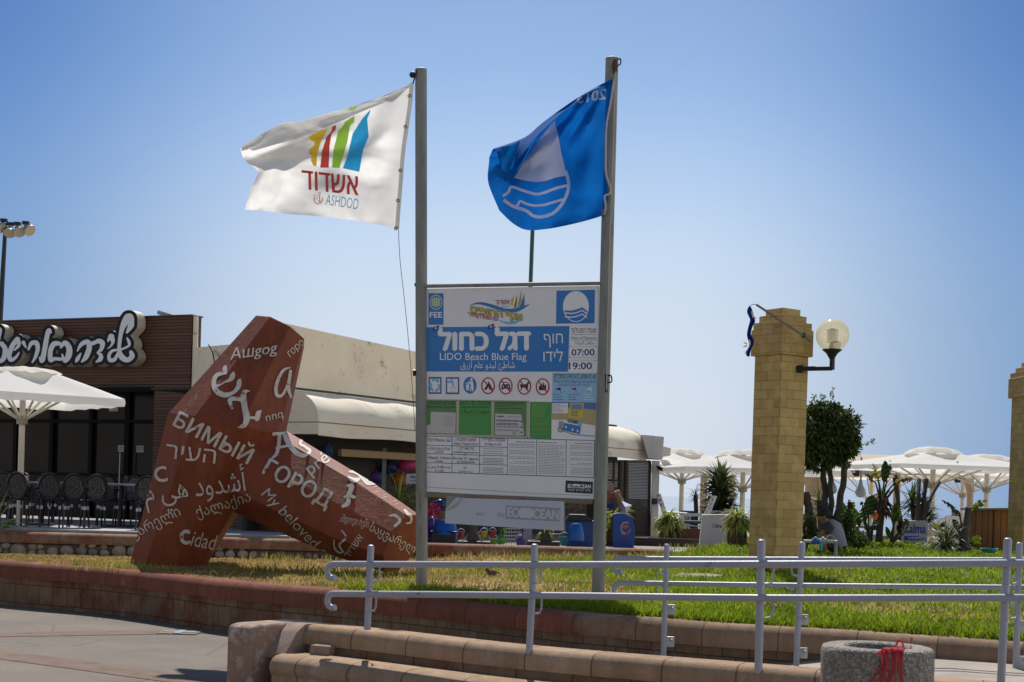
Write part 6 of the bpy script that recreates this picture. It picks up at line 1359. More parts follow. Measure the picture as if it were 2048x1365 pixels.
q = at(795, 1075, 25.5); strapplant('dracaena', 'green spiky palm peeping over the lying arm of the red block', 'potted palm', Vector((q.x, q.y, .6)), 60, .62, .035, 1.9, (.1, 1.45), m_str, 31, trunk=q.z+.62-.6, pick=lambda i, e, r: r.randrange(2))
q = at(-12, 1035, 21.9); strapplant('dracaena', 'tuft of green strap leaves at the left picture edge on the patio', 'plant', Vector((q.x, q.y, .72)), 46, .62, .04, 1.2, (.3, 1.4), m_str, 32, pick=lambda i, e, r: r.randrange(2))
# yuccas on the terrace
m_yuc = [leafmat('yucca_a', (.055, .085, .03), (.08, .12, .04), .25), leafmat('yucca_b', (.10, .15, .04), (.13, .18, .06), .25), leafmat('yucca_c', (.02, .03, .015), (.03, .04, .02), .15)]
def yucca(label, px, py, D, heads, n, l, seed, w_=.05, foot=1.0, mats=m_yuc):
    k = at(px, py, D); rt = thing('yucca', label, 'yucca', Vector((k.x, k.y, .2)), 'spiky yuccas on the terrace'); rg_ = random.Random(seed)
    for hx, hy in heads:
        h = at(hx, hy, D); mb = MB(); mb.tube(spline([Vector((k.x, k.y, .2)), lerp(Vector((k.x, k.y, .2)), h, .5)+Vector((.03, 0, 0)), h], 8), [.07, .06, .05, .05, .05, .05, .05, .045], 7); mb.build('trunk', m_bark2, rt, smooth=True); mb = MB()
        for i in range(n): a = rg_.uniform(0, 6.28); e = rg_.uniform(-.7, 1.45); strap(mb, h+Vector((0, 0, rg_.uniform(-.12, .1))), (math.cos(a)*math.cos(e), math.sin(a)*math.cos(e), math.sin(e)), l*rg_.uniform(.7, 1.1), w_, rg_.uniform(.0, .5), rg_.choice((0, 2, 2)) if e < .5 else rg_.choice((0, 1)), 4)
        mb.build('leaves', mats, rt, smooth=True)
yucca('large spiky yucca in front of the beige column left of the pillar', 1437, 1070, 31, [(1438, 985), (1446, 1005), (1432, 1020), (1440, 965)], 90, .54, 41, .075)
yucca('small thin brownish yucca beside the beige column', 1390, 1060, 31.5, [(1391, 990)], 34, .26, 42, .02, mats=[m_str[2], m_yuc[0], m_str[2]])
yucca('dark spiky yucca under the broad parasol above the planter box', 1836, 1085, 26, [(1824, 1005), (1846, 1022), (1838, 1040), (1850, 1045)], 70, .40, 43, .035)
yucca('small grey green yucca behind the trunks of the bushy tree', 1640, 1085, 26, [(1638, 1000), (1645, 1020)], 36, .34, 44, .03)
# bare leaning trunks over the planter box
tk = thing('bare_trunk_cluster', 'cluster of leaning bare grey tree trunks above the planter box', 'tree', at(1838, 1080, 25.5))
for pts, r in ((((1832, 1070), (1836, 1010), (1838, 960)), .075), (((1838, 1070), (1846, 1010), (1854, 958)), .07), (((1840, 1060), (1860, 1000), (1880, 965)), .05), (((1800, 1080), (1797, 1000), (1792, 950)), .05), (((1810, 1085), (1800, 1030), (1788, 955)), .06), (((1843, 1060), (1850, 1010), (1848, 960)), .05)):
    mb = MB(); mb.tube(spline([at(x, y, 25.5+.2*math.sin(x*1.3)) for x, y in pts], 10), [r*.62]*5+[r*.5]*5, 8); mb.build('trunk', m_bark2, tk, smooth=True)
# broad paddle leaves
m_pad = [leafmat('paddle_green', (.05, .09, .02), (.075, .12, .025), .4, .35), leafmat('paddle_lime', (.15, .20, .02), (.19, .24, .03), .45, .35), leafmat('paddle_dark', (.02, .04, .014), (.03, .05, .018), .25, .35), leafmat('paddle_yellow', (.35, .26, .04), (.28, .22, .05), .4, .5), leafmat('paddle_brown', (.13, .07, .035), (.09, .05, .03), .25, .7), leafmat('paddle_orange', (.5, .14, .03), (.4, .12, .03), .4, .6)]
def paddle(rt, base, bpx, tpx, D, w_, m, tear=0, bend=.0, seed=0):
    """one leaf: a stalk from base to bpx, then a blade from bpx to its tip tpx"""
    a, b, t = at(*base, D), at(*bpx, D), at(*tpx, D-.1); rg_ = random.Random(seed+int(bpx[0]*7)); mb = MB(); mb.tube(spline([a, lerp(a, b, .55)+Vector((.02*rg_.uniform(-1, 1), 0, 0)), b], 8), [.022]*4+[.014]*4, 6); st = mb.build('stalk', m_pad[2 if m != 4 else 4], rt, smooth=True)
    d = t-b; l = d.length; d.normalize(); vw = Vector((0, 1, 0)); sd = d.cross(vw).normalized(); rows = []; nseg = 18
    for i in range(nseg+1):
        k = i/nseg; ww = 1.45*w_*D/2844*math.sin(math.pi*min(1, k*.93+.05))**.7; q = b+d*l*k+vw*bend*math.sin(k*math.pi)-Vector((0, 0, bend*.6*k*k)); r = []
        for j in range(-4, 5):
            c = j/4; jag = 1-tear*rg_.random() if abs(j) == 4 else 1; r.append(q+sd*ww/2*c*jag-vw*ww*.28*abs(c)+vw*.02*math.sin(k*30+j))
        rows.append(r)
    mb = MB(); vs = [p for r in rows for p in r]; fs = []
    for i in range(nseg):
        cutl = tear and rg_.random() < tear*.5; cutr = tear and rg_.random() < tear*.5
        for j in range(8):
            if (cutl and j < 3) or (cutr and j > 4): continue
            fs.append((i*9+j, i*9+j+1, (i+1)*9+j+1, (i+1)*9+j))
    mb.add(vs, fs, m); mb.build('leaf', m_pad, rt, smooth=True)
def strel(label, D, base, leaves, seed, trunk=None, dead=0):
    rt = thing('strelitzia', label, 'strelitzia', at(*base, D), 'broad leaved strelitzias at the lawn edge')
    if trunk:
        mb = MB(); mb.tube(spline([at(x, y, D) for x, y in trunk], 8), [.07, .06, .06, .065, .07, .08, .08, .05], 9); mb.build('trunk', m_trunk, rt, smooth=True)
    for i, (b0, b, t, w_, m, te) in enumerate(leaves): paddle(rt, b0, b, t, D+.1*math.sin(i*2.1), w_, m, te, .05*math.sin(i*1.7), seed+i)
    if dead:
        mb = MB(); rg_ = random.Random(seed)
        for i in range(dead): a = rg_.uniform(0, 6.28); x, y = trunk[-1]; c = at(x+rg_.uniform(-4, 4), y+rg_.uniform(-4, 30), D); strap(mb, c, (math.cos(a)*.8, math.sin(a)*.8, rg_.uniform(-.2, .5)), rg_.uniform(.15, .4), .05, 2.8, 4)
        mb.build('dead_leaves', m_pad, rt, smooth=True)
strel('tall strelitzia with torn yellowing leaves and a shaggy brown trunk', 24.2, (1760, 1085), [((1765, 1000), (1768, 965), (1770, 922), 12, 2, 0), ((1766, 1000), (1774, 962), (1782, 924), 9, 2, .7), ((1763, 1000), (1758, 965), (1746, 928), 13, 3, .8), ((1763, 1000), (1752, 968), (1728, 950), 9, 4, .8), ((1766, 1000), (1790, 965), (1816, 955), 11, 3, .7), ((1764, 1000), (1756, 955), (1742, 945), 12, 1, .6), ((1768, 1005), (1800, 962), (1826, 960), 8, 4, .8)], 50, [(1758, 1085), (1760, 1050), (1764, 1012), (1766, 995)], 60)
strel('clump of broad glossy banana like leaves left of the tall strelitzia', 23.8, (1738, 1088), [((1740, 1085), (1737, 1030), (1742, 990), 19, 2, 0), ((1738, 1085), (1728, 1045), (1726, 1012), 14, 0, .1), ((1736, 1085), (1716, 1058), (1708, 1018), 12, 0, 0), ((1736, 1085), (1712, 1060), (1716, 1030), 8, 1, 0), ((1739, 1085), (1725, 1010), (1721, 1003), 7, 2, .5), ((1742, 1085), (1748, 1052), (1756, 1036), 9, 1, .2), ((1742, 1080), (1748, 1040), (1750, 1027), 9, 5, 0), ((1735, 1088), (1706, 1065), (1700, 1030), 8, 2, 0)], 60)
strel('strelitzia with upright lime leaves right of the shaggy trunk', 23.9, (1782, 1088), [((1782, 1085), (1788, 1045), (1792, 1006), 12, 0, 0), ((1782, 1085), (1790, 1044), (1798, 1012), 11, 1, 0), ((1784, 1085), (1778, 1075), (1772, 1055), 7, 1, 0), ((1784, 1085), (1806, 1050), (1812, 1040), 12, 4, .7), ((1786, 1085), (1812, 1062), (1818, 1046), 9, 4, .6), ((1783, 1085), (1797, 1066), (1802, 1040), 10, 2, .3)], 70)
strel('pair of upright strelitzia leaves behind the shrubs of the tree', 24.5, (1688, 1070), [((1688, 1065), (1686, 1040), (1684, 1005), 13, 0, 0), ((1690, 1065), (1696, 1030), (1707, 1000), 12, 1, .1), ((1688, 1065), (1700, 1028), (1698, 1000), 9, 2, .2), ((1686, 1065), (1680, 1040), (1672, 1015), 9, 0, 0)], 80)
strel('strelitzia with two long torn leaves spread in front of the cabinet', 23.2, (1932, 1090), [((1932, 1085), (1918, 1026), (1884, 1001), 7, 2, .5), ((1932, 1085), (1920, 1028), (1902, 1018), 7, 4, .6), ((1934, 1085), (1938, 1022), (1974, 1000), 10, 1, .3), ((1934, 1085), (1942, 1020), (1960, 1003), 9, 0, .4), ((1936, 1088), (1948, 1085), (1957, 1070), 12, 1, 0), ((1936, 1090), (1950, 1092), (1960, 1082), 9, 1, .1), ((1930, 1088), (1912, 1055), (1905, 1042), 10, 2, .3), ((1930, 1088), (1880, 1058), (1862, 1052), 10, 1, .3), ((1930, 1088), (1890, 1052), (1882, 1044), 10, 0, .2), ((1930, 1090), (1918, 1060), (1924, 1045), 9, 2, .2)], 90)
q = at(1890, 1096, 23); strapplant('spider_plant', 'large mound of arching striped grass leaves at the lawn edge', 'plant', q+Vector((0, 0, -.02)), 190, .55, .022, 2.0, (.25, 1.45), [leafmat('sp_a', (.20, .22, .09), (.26, .27, .13)), leafmat('sp_b', (.09, .13, .03), (.12, .16, .05)), m_str[3], leafmat('sp_d', (.34, .33, .20), (.4, .38, .25))], 55, pick=lambda i, e, r: r.choice((0, 1, 3, 2)))
mb = MB(); p = at(1930, 1100, 22.9); mb.tube(spline([p, at(1928, 1075, 22.9), at(1934, 1035, 23), at(1937, 1015, 23)], 10), [.13, .10, .075, .06, .055, .05, .05, .05, .05, .05], 10); tag(mb.build('tree_stump', m_bark2, smooth=True), 'smooth grey cut trunk flaring at its foot beside the wooden cabinet', 'tree stump')

# ---------------------------------------------------------------- terrace furniture and the cafe's panels
m_w = M('white_paint', (.62, .61, .60), (.55, .54, .53), 3, .5)
q = [at(x, y, 26.5) for x, y in ((1405, 1030), (1462, 1029), (1456, 1101), (1398, 1104))]
ct = thing('counter_panel', 'plain pale grey counter panel with a small blue cafe name', 'counter', q[3]); mb = MB(); mb.prism(q, Vector((.05, .5, 0))); mb.build('panel', M('counter_grey', (.50, .48, .46), (.44, .42, .40), 1.5, .7), ct, bevel=.01)
fn2 = (q[1]-q[0]).cross(q[0]-q[3]).normalized(); kk = Marks(plane=(q[0], fn2), off=.003); kk.text('Calma', (1425.5, 1056), (1444, 1056), 9, P('logo_blue', (.05, .05, .30), .5), 1, .012); kk.build('lettering', ct)
m_tan = P('plank', (.22, .14, .08), .8)
a, b = at(1250, 1081, 29.5), at(1366, 1081, 29.5); bn = thing('bench', 'low wooden bench with pale legs in front of the dark shop bay', 'bench', (a+b)/2); mb = MB(); mb.box((a+b)/2, (b.x-a.x, .45, .05)); mb.build('seat', m_tan, bn, bevel=.01)
for x in (1286, 1308, 1340):
    p = at(x, 1083, 29.4); mb = MB(); mb.box((p.x, p.y, (p.z+.55)/2), (.06, .3, p.z-.55)); mb.build('leg', m_w, bn)
mb = MB(); a, b = at(1268, 1087, 27.4), at(1402, 1089, 27.4); mb.box(((a.x+b.x)/2, 27.4, .655), (b.x-a.x, .08, .16)); tag(mb.build('plinth', P('plinth_dark', (.045, .035, .03), .7)), 'low dark board along the shop terrace behind the bench', 'board')
a, b = at(1352, 1086, 29), at(1405, 1090, 29); mb = MB(); mb.box(((a.x+b.x)/2, 29, .70), (b.x-a.x, .06, .40)); tag(mb.build('deck_board', M('red_board', (.12, .045, .03), (.08, .03, .02), 5, .7)), 'dark red brown board below the white terrace chairs', 'board')
# white slatted loungers
def deckchair(label, px, py, D, s_=1):
    b = at(px, py, D); rt = thing('slatted_chair', label, 'chair', b, 'white slatted chairs on the terrace')
    def pt(x, z, y=0): return b+Vector((x*s_, y, z))
    for y in (-.28, .28):
        mb = MB(); mb.tube([pt(-.30, 0, y), pt(-.22, .38, y)], .025, 5); mb.build('leg', m_w, rt); mb = MB(); mb.tube([pt(.32, 0, y), pt(.20, .40, y), pt(.42, 1.0, y)], .026, 5); mb.build('back_post', m_w, rt); mb = MB(); mb.tube([pt(-.28, .58, y), pt(.28, .60, y)], .03, 5); mb.build('arm', m_w, rt); mb = MB(); mb.tube([pt(-.26, .38, y), pt(-.26, .58, y)], .022, 5); mb.build('arm_post', m_w, rt)
    mb = MB()
    for k in range(6): mb.box(pt(-.24+.09*k, .39-.012*k), (.07, .6, .02))
    mb.build('seat', m_w, rt); mb = MB()
    for k in range(6): mb.box(pt(.225+.036*k, .48+.098*k), (.03, .6, .07))
    mb.build('backrest', m_w, rt)
    mb = MB(); mb.box(pt(-.02, .44), (.5, .52, .06)); mb.build('cushion', P('cushion_navy', (.06, .08, .13), .8), rt, bevel=.02)
deckchair('white slatted terrace chair with navy cushion nearest the counter panel', 1386, 1086, 30, 1); deckchair('white slatted terrace chair partly hidden behind the bushy palm', 1352, 1080, 31.5, -1); deckchair('white slatted terrace chair peeping over the counter panel', 1430, 1078, 31, 1)
# dark windbreak behind them, and a rail
mb = MB(); a, b = at(1364, 1050, 36), at(1392, 1050, 36); mb.box(((a.x+b.x)/2, 36, .72), (b.x-a.x, .06, .90)); mb.box(((a.x+b.x)/2-.02, 36, 1.18), (b.x-a.x+.1, .1, .03), None, 1); tag(mb.build('windbreak', [P('mesh_dark', (.02, .022, .028), .8), P('mesh_edge', (.05, .07, .14), .6)]), 'dark windbreak screen behind the white terrace chairs', 'screen')
fc = thing('terrace_railing', 'thin pale railing along the terrace behind the palms', 'railing', at(1380, 1070, 37))
for y in (1042, 1056, 1068):
    mb = MB(); mb.tube([at(1312, y, 37), at(1520, y+6, 37)], .02, 5); mb.build('rail', m_w, fc)
for x in (1330, 1420, 1510):
    mb = MB(); mb.tube([at(x, 1040, 37), at(x, 1085, 37)], .025, 5); mb.build('post', m_w, fc)
# planter box with blue lettering
q = [at(x, y, 25.2) for x, y in ((1811, 1042), (1856, 1042), (1855, 1088), (1808, 1086))]; pbx = thing('planter_box', 'grey planter box with big blue lettering and a blue strip under the dark yucca', 'planter', q[3])
mb = MB(); mb.prism(q, Vector((.06, .5, 0))); mb.build('box', M('planter_grey', (.46, .45, .44), (.38, .37, .36), 2, .7), pbx); n_ = (q[1]-q[0]).cross(q[0]-q[3]).normalized(); kk = Marks(plane=(q[0], n_), off=.003)
kk.text('Calma', (1806, 1066), (1851, 1067), 20, P('letter_blue', (.03, .05, .33), .5), 1, .02); kk.build('lettering', pbx); kk = Marks(plane=(q[0], n_), off=.003); kk.rect(1808, 1072.5, 1853, 1081, P('strip_blue', (.02, .06, .42), .5), 1); kk.lines(1816, 1075, 1846, 1, 2, P('strip_ink', (.35, .42, .6), .5), 2, 0, 3, full=True); kk.build('name_strip', pbx)
# wooden cabinet
cb2 = thing('wooden_cabinet', 'tall brown plank cabinet with a blue grey lid near the shaded pillar', 'cabinet', at(1975, 1100, 25))
m_plank = brickmat('cabinet_planks', (.24, .125, .055), (.19, .095, .042), (.05, .03, .02), .11, 6.0, .007, uv='box', rough=.7, bump=.4, offset=0.0, fine=.35)
for x0, x1, D, nm in ((1944, 1986, 25, 'door'), (1988, 2020, 25, 'door')):
    qq = [at(x0, 1020, D), at(x1, 1019, D), at(x1-2, 1106, D), at(x0-2, 1106, D)]; mb = MB(); mb.prism(qq, Vector((.03, .5, 0))); mb.build(nm, m_plank, cb2)
qq = [at(1939, 1017, 24.9), at(2024, 1016, 24.9), at(2024, 1020, 24.9), at(1939, 1021, 24.9)]; mb = MB(); mb.prism(qq, Vector((.03, .6, 0))); mb.build('lid', P('lid_grey', (.13, .14, .17), .6), cb2)
# water pipes with valves
wm = thing('water_manifold', 'grey water pipes with blue valves rising from the lawn behind the handrail', 'pipework', at(1640, 1100, 20.5)); m_pvc = M('pvc_grey', (.30, .33, .36), (.24, .26, .29), 5, .5); m_valve = P('valve_blue', (.02, .10, .30), .4); WD = 20.5
mb = MB(); gz0 = lawnz(at(1610, 1100, WD).x, WD)-.05; pa, pb_ = at(1609, 1083, WD), at(1672, 1084, WD); mb.tube([Vector((pa.x, pa.y, gz0)), pa, pb_, Vector((pb_.x, pb_.y, gz0))], .032, 10); mb.build('pipe', m_pvc, wm, smooth=True)
for x in (1630, 1645):
    mb = MB(); c = at(x, 1083, WD); mb.tube([c+Vector((-.05, 0, 0)), c+Vector((.05, 0, 0))], .048, 10); mb.tube([c, c+Vector((0, -.03, .06))], .02, 6); mb.build('valve', m_valve if x == 1630 else m_pvc, wm, smooth=True)
mb = MB(); c = at(1642, 1092, WD-.05); mb.tube([c+Vector((0, 0, .05)), c, c+Vector((0, 0, -.07))], [.015, .03, .02], 8); mb.build('tap_handle', P('handle_teal', (.01, .25, .40), .4), wm, smooth=True)
mb = MB(); c = at(1660, 1078, WD); mb.tube([c+Vector((.05*math.cos(R(a)), -.02, .05*math.sin(R(a)))) for a in range(0, 361, 30)], .012, 6, cap=False); mb.tube([c+Vector((0, 0, -.05)), c+Vector((0, 0, -.01))], .02, 6); mb.build('wheel_valve', m_pvc, wm, smooth=True)
mb = MB(); c = at(1978, 1106, 22.2); rg_ = random.Random(2)
for k in range(5): r_ = .045+.008*k; mb.tube([c+Vector((r_*1.7*math.cos(R(a))+rg_.uniform(-.01, .01), r_*math.sin(R(a)), .01+.012*k+.006*math.sin(a))) for a in range(0, 361, 20)], .014, 6)
tag(mb.build('garden_hose', P('hose_teal', (.03, .22, .18), .4), smooth=True), 'coiled teal garden hose lying on the grass by the cabinet', 'hose')
# low stones and a pale ledge behind the plants
lg = thing('low_ledge', 'low pale stone ledge behind the strelitzia trunks', 'ledge', at(1740, 1080, 25.5)); mb = MB(); mb.prism([at(1700, 1074, 25.5), at(1800, 1083, 25.5), at(1800, 1092, 25.5), at(1700, 1092, 25.5)], Vector((0, .5, 0))); mb.build('slab', M('ledge_pale', (.42, .40, .37), (.3, .28, .25), 4, .8), lg, bevel=.02)
for i, (x, y, w_, h_, c, lab) in enumerate(((1732, 1065, 22, 6, (.30, .22, .17), 'flat reddish stone stacked on the pale ledge'), (1722, 1072, 30, 5, (.45, .42, .38), 'long white plank on the pale ledge'), (1770, 1076, 16, 9, (.32, .24, .2), 'rough brown stone behind the shaggy strelitzia trunk'), (1745, 1056, 26, 9, (.06, .05, .045), 'dark crate behind the broad banana like leaves'))):
    p = at(x, y, 25.8); k = 25.8/2844; mb = MB(); mb.box(p, (w_*k, .3, h_*k)); tag(mb.build('garden_stone' if i in (0, 2) else 'plank' if i == 1 else 'crate', M('loose_%d' % i, c, tuple(v*.7 for v in c), 6, .9), bevel=.015), lab, 'stone' if i in (0, 2) else 'plank' if i == 1 else 'crate')
# thatched beach shades far below the terrace
m_th = M('thatch', (.24, .22, .20), (.14, .13, .12), 6, .95, bump=1.0, bscale=8, stretch=(1, 1, .4))
for i, (x, y, w_, D, lab) in enumerate(((1912, 1030, 74, 60, 'grey thatched beach shade showing beyond the broad parasol'), (1704, 1031, 40, 64, 'grey thatched beach shade seen between the banana leaves'))):
    t = at(x, y, D); k = D/2844; rt = thing('thatched_shade', lab, 'beach shade', (t.x, t.y, -3.3), 'thatched shades on the beach'); rr = w_*k; mb = MB(); rg_ = random.Random(i)
    prof = [(rr*1.05, -.62*rr), (rr*.98, -.50*rr), (rr*.62, -.26*rr), (rr*.25, -.06*rr), (.05, 0)]; mb.lathe(t, prof, 36, cap=False)
    mb.v = [v+Vector((rg_.uniform(-.03, .03), rg_.uniform(-.03, .03), rg_.uniform(-.035, .035)))*rr*.5 for v in mb.v]; mb.build('thatch_roof', m_th, rt); mb = MB(); mb.tube([(t.x, t.y, -3.4), (t.x, t.y, t.z-.05)], .07, 8); mb.build('post', m_trunk, rt)
    mb = MB(); mb.ball(t+Vector((0, 0, .05)), .12*rr, 10, 6, 0, (1, 1, .8), .3); mb.build('finial', m_th, rt)

# ---------------------------------------------------------------- beach goods outside the shop
def gm(n, c, r=.4): return P('toy_'+n, tuple(v*.7 for v in c), r)
q = at(1246, 1100, 26.3); ic = thing('advertising_board', 'tall blue round topped ice cream board with a red and white badge', 'board', q); Y = 26.3
out = [(1226, 1100)]+[(1226+.3*(1-math.cos(R(a))), 1050-22*math.sin(R(a))) for a in (0, 40, 80)]+[(1238, 1026), (1250, 1027), (1262, 1034), (1269, 1048), (1269.5, 1070), (1267, 1100)]
mb = MB(); mb.prism([at(x, y, Y) for x, y in out], Vector((0, .07, 0))); mb.build('panel', gm('cobalt', (.006, .09, .42)), ic, bevel=.008)
kk = Marks(plane=(at(1246, 1060, Y), Vector((0, -1, 0))), off=.004); WH = gm('white', (.65, .65, .66)); RD = gm('red', (.42, .03, .06))
kk.ring(1252, 1056, 11, 12, 2, WH, 1, 24, 10, 300); kk.ell(1251, 1054, 8, 6.5, RD, 2, 20); kk.stroke([(1245, 1056), (1248, 1051), (1250, 1056), (1253, 1050), (1256, 1055)], 1.4, WH, 3); kk.stroke([(1243, 1071), (1250, 1073), (1256, 1071), (1261, 1068)], 2.4, RD, 1); kk.stroke([(1243, 1066), (1250, 1068.5), (1258, 1064), (1262, 1058)], 2, WH, 1); kk.build('badge', ic)
q = at(1160, 1095, 25.6); bb = thing('wheelie_bin', 'blue plastic bin with a black lid standing under the notice board', 'bin', q)
mb = MB(); a, b = at(1134, 1040, 25.6), at(1186, 1096, 25.6); c = (a+b)/2; mb.box((c.x, c.y+.3, c.z), (b.x-a.x, .5, a.z-b.z), None, 0, 1.05); mb.build('body', gm('bin_blue', (.01, .07, .26)), bb, bevel=.02); mb = MB(); mb.prism([at(1132, 1041, 25.5), at(1187, 1043, 25.5), at(1172, 1030, 25.5), at(1140, 1029, 25.5)], Vector((0, .6, 0))); mb.build('lid', m_dark, bb, bevel=.01)
bk = at(1152, 1070, 25.0); mb = MB(); mb.lathe(bk, [(.15, -.1), (.145, .0), (.12, .09), (.10, .17), (.07, .2), (.0, .205)], 20); tag(mb.build('bucket', gm('bucket_blue', (.01, .13, .5)), smooth=True), 'bright blue upturned bucket in front of the blue bin', 'bucket')
bk = at(890, 1056, 25.0); mb = MB(); mb.lathe(bk, [(.24, -.12), (.235, -.10), (.17, .12), (.15, .14), (0, .142)], 24); tag(mb.build('bucket', gm('tub_blue', (.005, .10, .50)), smooth=True), 'large bright blue upturned tub under the left end of the lower panel', 'bucket')
p = at(888, 1082, 25); mb = MB(); mb.box(p, (.42, .4, .3)); mb.box(p+Vector((0, 0, .16)), (.46, .44, .03)); tag(mb.build('stool', m_dark, bevel=.01), 'black box stool carrying the large blue tub', 'stool')
def toybucket(label, px, py, D, r, h, c, tilt=0):
    b = at(px, py, D); rt = thing('toy_bucket', label, 'toy bucket', b, 'toy buckets outside the shop'); mb = MB(); mb.lathe(b, [(r*.7, 0), (r, h), (r*1.06, h), (r*1.06, h*1.05), (r*.94, h*1.04), (r*.7, h*.1)], 16); mb.build('pail', c, rt, smooth=True); mb = MB(); mb.tube([b+Vector((r*math.cos(R(a)), 0, h+r*1.0*math.sin(R(a)))) for a in range(0, 181, 20)], .006, 5); mb.build('handle', gm('white', (.65, .65, .66)), rt)
def spade(label, px0, py0, px1, py1, D, c):
    a, b = at(px0, py0, D), at(px1, py1, D); d = (b-a); rt = thing('toy_spade', label, 'toy spade', b, 'toy spades outside the shop'); mb = MB(); mb.tube([a, a+d*.62], .012, 6); mb.tube([a+Vector((-.04, 0, 0)), a+Vector((.04, 0, 0))], .012, 6); mb.build('handle', c, rt); mb = MB(); e = d.normalized(); s_ = e.cross(Vector((0, 1, 0))); mb.prism([a+d*.6-s_*.05, a+d*.6+s_*.05, a+d*.85+s_*.055, b, a+d*.85-s_*.055], Vector((0, .012, 0))); mb.build('blade', c, rt)
C_ = dict(red=gm('red', (.42, .03, .06)), orange=gm('orange', (.55, .16, .02)), yellow=gm('yellow', (.55, .42, .03)), lime=gm('lime', (.22, .42, .02)), green=gm('green', (.02, .28, .08)), purple=gm('purple', (.10, .03, .30)), pink=gm('pink', (.60, .05, .22)), navy=gm('navy', (.015, .02, .14)), teal=gm('teal', (.02, .22, .30)))
for i, (n, px, py, r) in enumerate((('orange', 905, 1090, .07), ('red', 922, 1076, .06), ('yellow', 968, 1076, .065), ('lime', 986, 1094, .08), ('purple', 1040, 1092, .075), ('orange', 961, 1079, .05), ('teal', 1128, 1092, .09), ('red', 985, 1074, .06))):
    toybucket('%s toy bucket %s' % (n, ('beside the black box stool', 'behind the bare palm trunk to its left', 'just right of the bare palm trunk', 'at the end of the bare palm trough', 'beside the wire rack of toys', 'squeezed behind the bare palm trough', 'between the dry palm and the blue bin', 'under the middle of the lower panel')[i]), px, py, 25.4, r, r*1.7, C_[n])
spade('bright green toy spade leaning under the lower panel', 1003, 1060, 998, 1092, 25.1, C_['green']); spade('lime yellow toy spade standing beside the green one', 1010, 1058, 1006, 1090, 25.2, C_['lime']); spade('purple toy spade beside the wire rack', 1046, 1062, 1042, 1094, 25.2, C_['purple'])
rk = thing('wire_rack', 'grey wire display rack of beach toys under the lower panel', 'display rack', at(1022, 1094, 25.6)); mb = MB()
for k in range(8): mb.tube([at(1008+k*5, 1056, 25.6), at(1008+k*5, 1095, 25.6)], .007, 4)
for k in range(6): mb.tube([at(1008, 1058+k*7, 25.6), at(1043, 1058+k*7, 25.6)], .007, 4)
mb.build('grid', P('wire', (.35, .36, .38), .4, metal=.5), rk); mb = MB(); mb.box(at(1055, 1076, 25.6), (.16, .04, .34)); mb.build('end_panel', P('panel_grey', (.25, .25, .27), .6), rk)
# things hanging left of the lower panel
pw = thing('pinwheel', 'red and pink beach pinwheel hanging right of the left pole', 'pinwheel', at(867, 1020, 25)); c = at(867, 1020, 25)
for k in range(8):
    a = 2*math.pi*k/8; d = Vector((math.cos(a), 0, math.sin(a))); s_ = Vector((-math.sin(a), 0, math.cos(a))); mb = MB(); mb.add([c, c+d*.10+s_*.07+Vector((0, -.03, 0)), c+d*.15, c+d*.08-s_*.02+Vector((0, -.05, 0))], [(0, 1, 2), (0, 2, 3)]); mb.build('vane', C_['red'] if k % 2 else C_['pink'], pw)
mb = MB(); mb.tube([c, c+Vector((.03, .02, -.5))], .008, 5); mb.build('stick', m_w, pw)
for i, (n, px, py, rx, rz, nm, lab, cat) in enumerate((('purple', 866, 1050, .13, .15, 'swim_bag', 'dark purple drawstring bag hanging below the pinwheel', 'bag'), ('navy', 862, 1080, .14, .12, 'swim_bag', 'navy blue beach bag on the ground beside the black stool', 'bag'), ('navy', 880, 1010, .12, .10, 'swim_bag', 'small blue bag hanging right of the pinwheel', 'bag'))):
    c = at(px, py, 25.2); mb = MB(); mb.ball(c, 1, 12, 8, 0, (rx, .1, rz), .25); mb.tube(spline([c+Vector((-.05, 0, rz*.9)), c+Vector((0, 0, rz+.12)), c+Vector((.05, 0, rz*.9))], 10), .008, 5); tag(mb.build(nm, C_[n], smooth=True, sharp=180), lab, cat)
p = at(882, 1033, 25.3); mb = MB(); mb.box(p, (.13, .04, .16)); mb.box(p+Vector((0, -.024, 0)), (.1, .006, .12), None, 1); tag(mb.build('toy_box', [gm('mustard', (.36, .24, .03)), gm('mustard_dark', (.28, .17, .03))]), 'mustard yellow boxed toy above the blue tub', 'toy box')
# rack right of the pole
st = thing('goods_stand', 'slim black stand of beach goods between the right pole and the blue board', 'display stand', at(1224, 1095, 27.2)); mb = MB(); mb.tube([at(1222, 1090, 27.2), at(1226, 955, 27.2)], .02, 6); mb.build('post', m_dark, st); mb = MB(); mb.tube([at(1212, 960, 27.2), at(1243, 962, 27.2)], .015, 6); mb.build('hanger', m_dark, st)
mb = MB(); mb.tube(spline([at(1208, 988, 27), at(1222, 991, 26.9), at(1238, 986, 27)], 10), .065, 10); tag(mb.build('rolled_mat', gm('coral', (.45, .10, .08), .8), smooth=True), 'rolled coral pink beach mat hanging by the right pole', 'beach mat')
mb = MB(); mb.prism([at(1213, 966, 27), at(1228, 967, 27), at(1228, 984, 27), at(1212, 983, 27)], Vector((0, .1, 0))); tag(mb.build('towel', gm('pale_pink', (.42, .30, .30), .9)), 'pale pink folded towel above the coral beach mat', 'towel')
mb = MB(); mb.tube(spline([at(1231, 984, 26.8), at(1240, 1000, 26.8), at(1243, 1018, 26.8), at(1236, 1028, 26.8)], 12), [.05]*4+[.075]*5+[.05]*3, 9); tag(mb.build('straw_bag', M('straw_weave', (.30, .22, .12), (.2, .14, .08), 20, .9, bump=.6), smooth=True), 'brown straw bag hanging from the goods stand', 'bag')
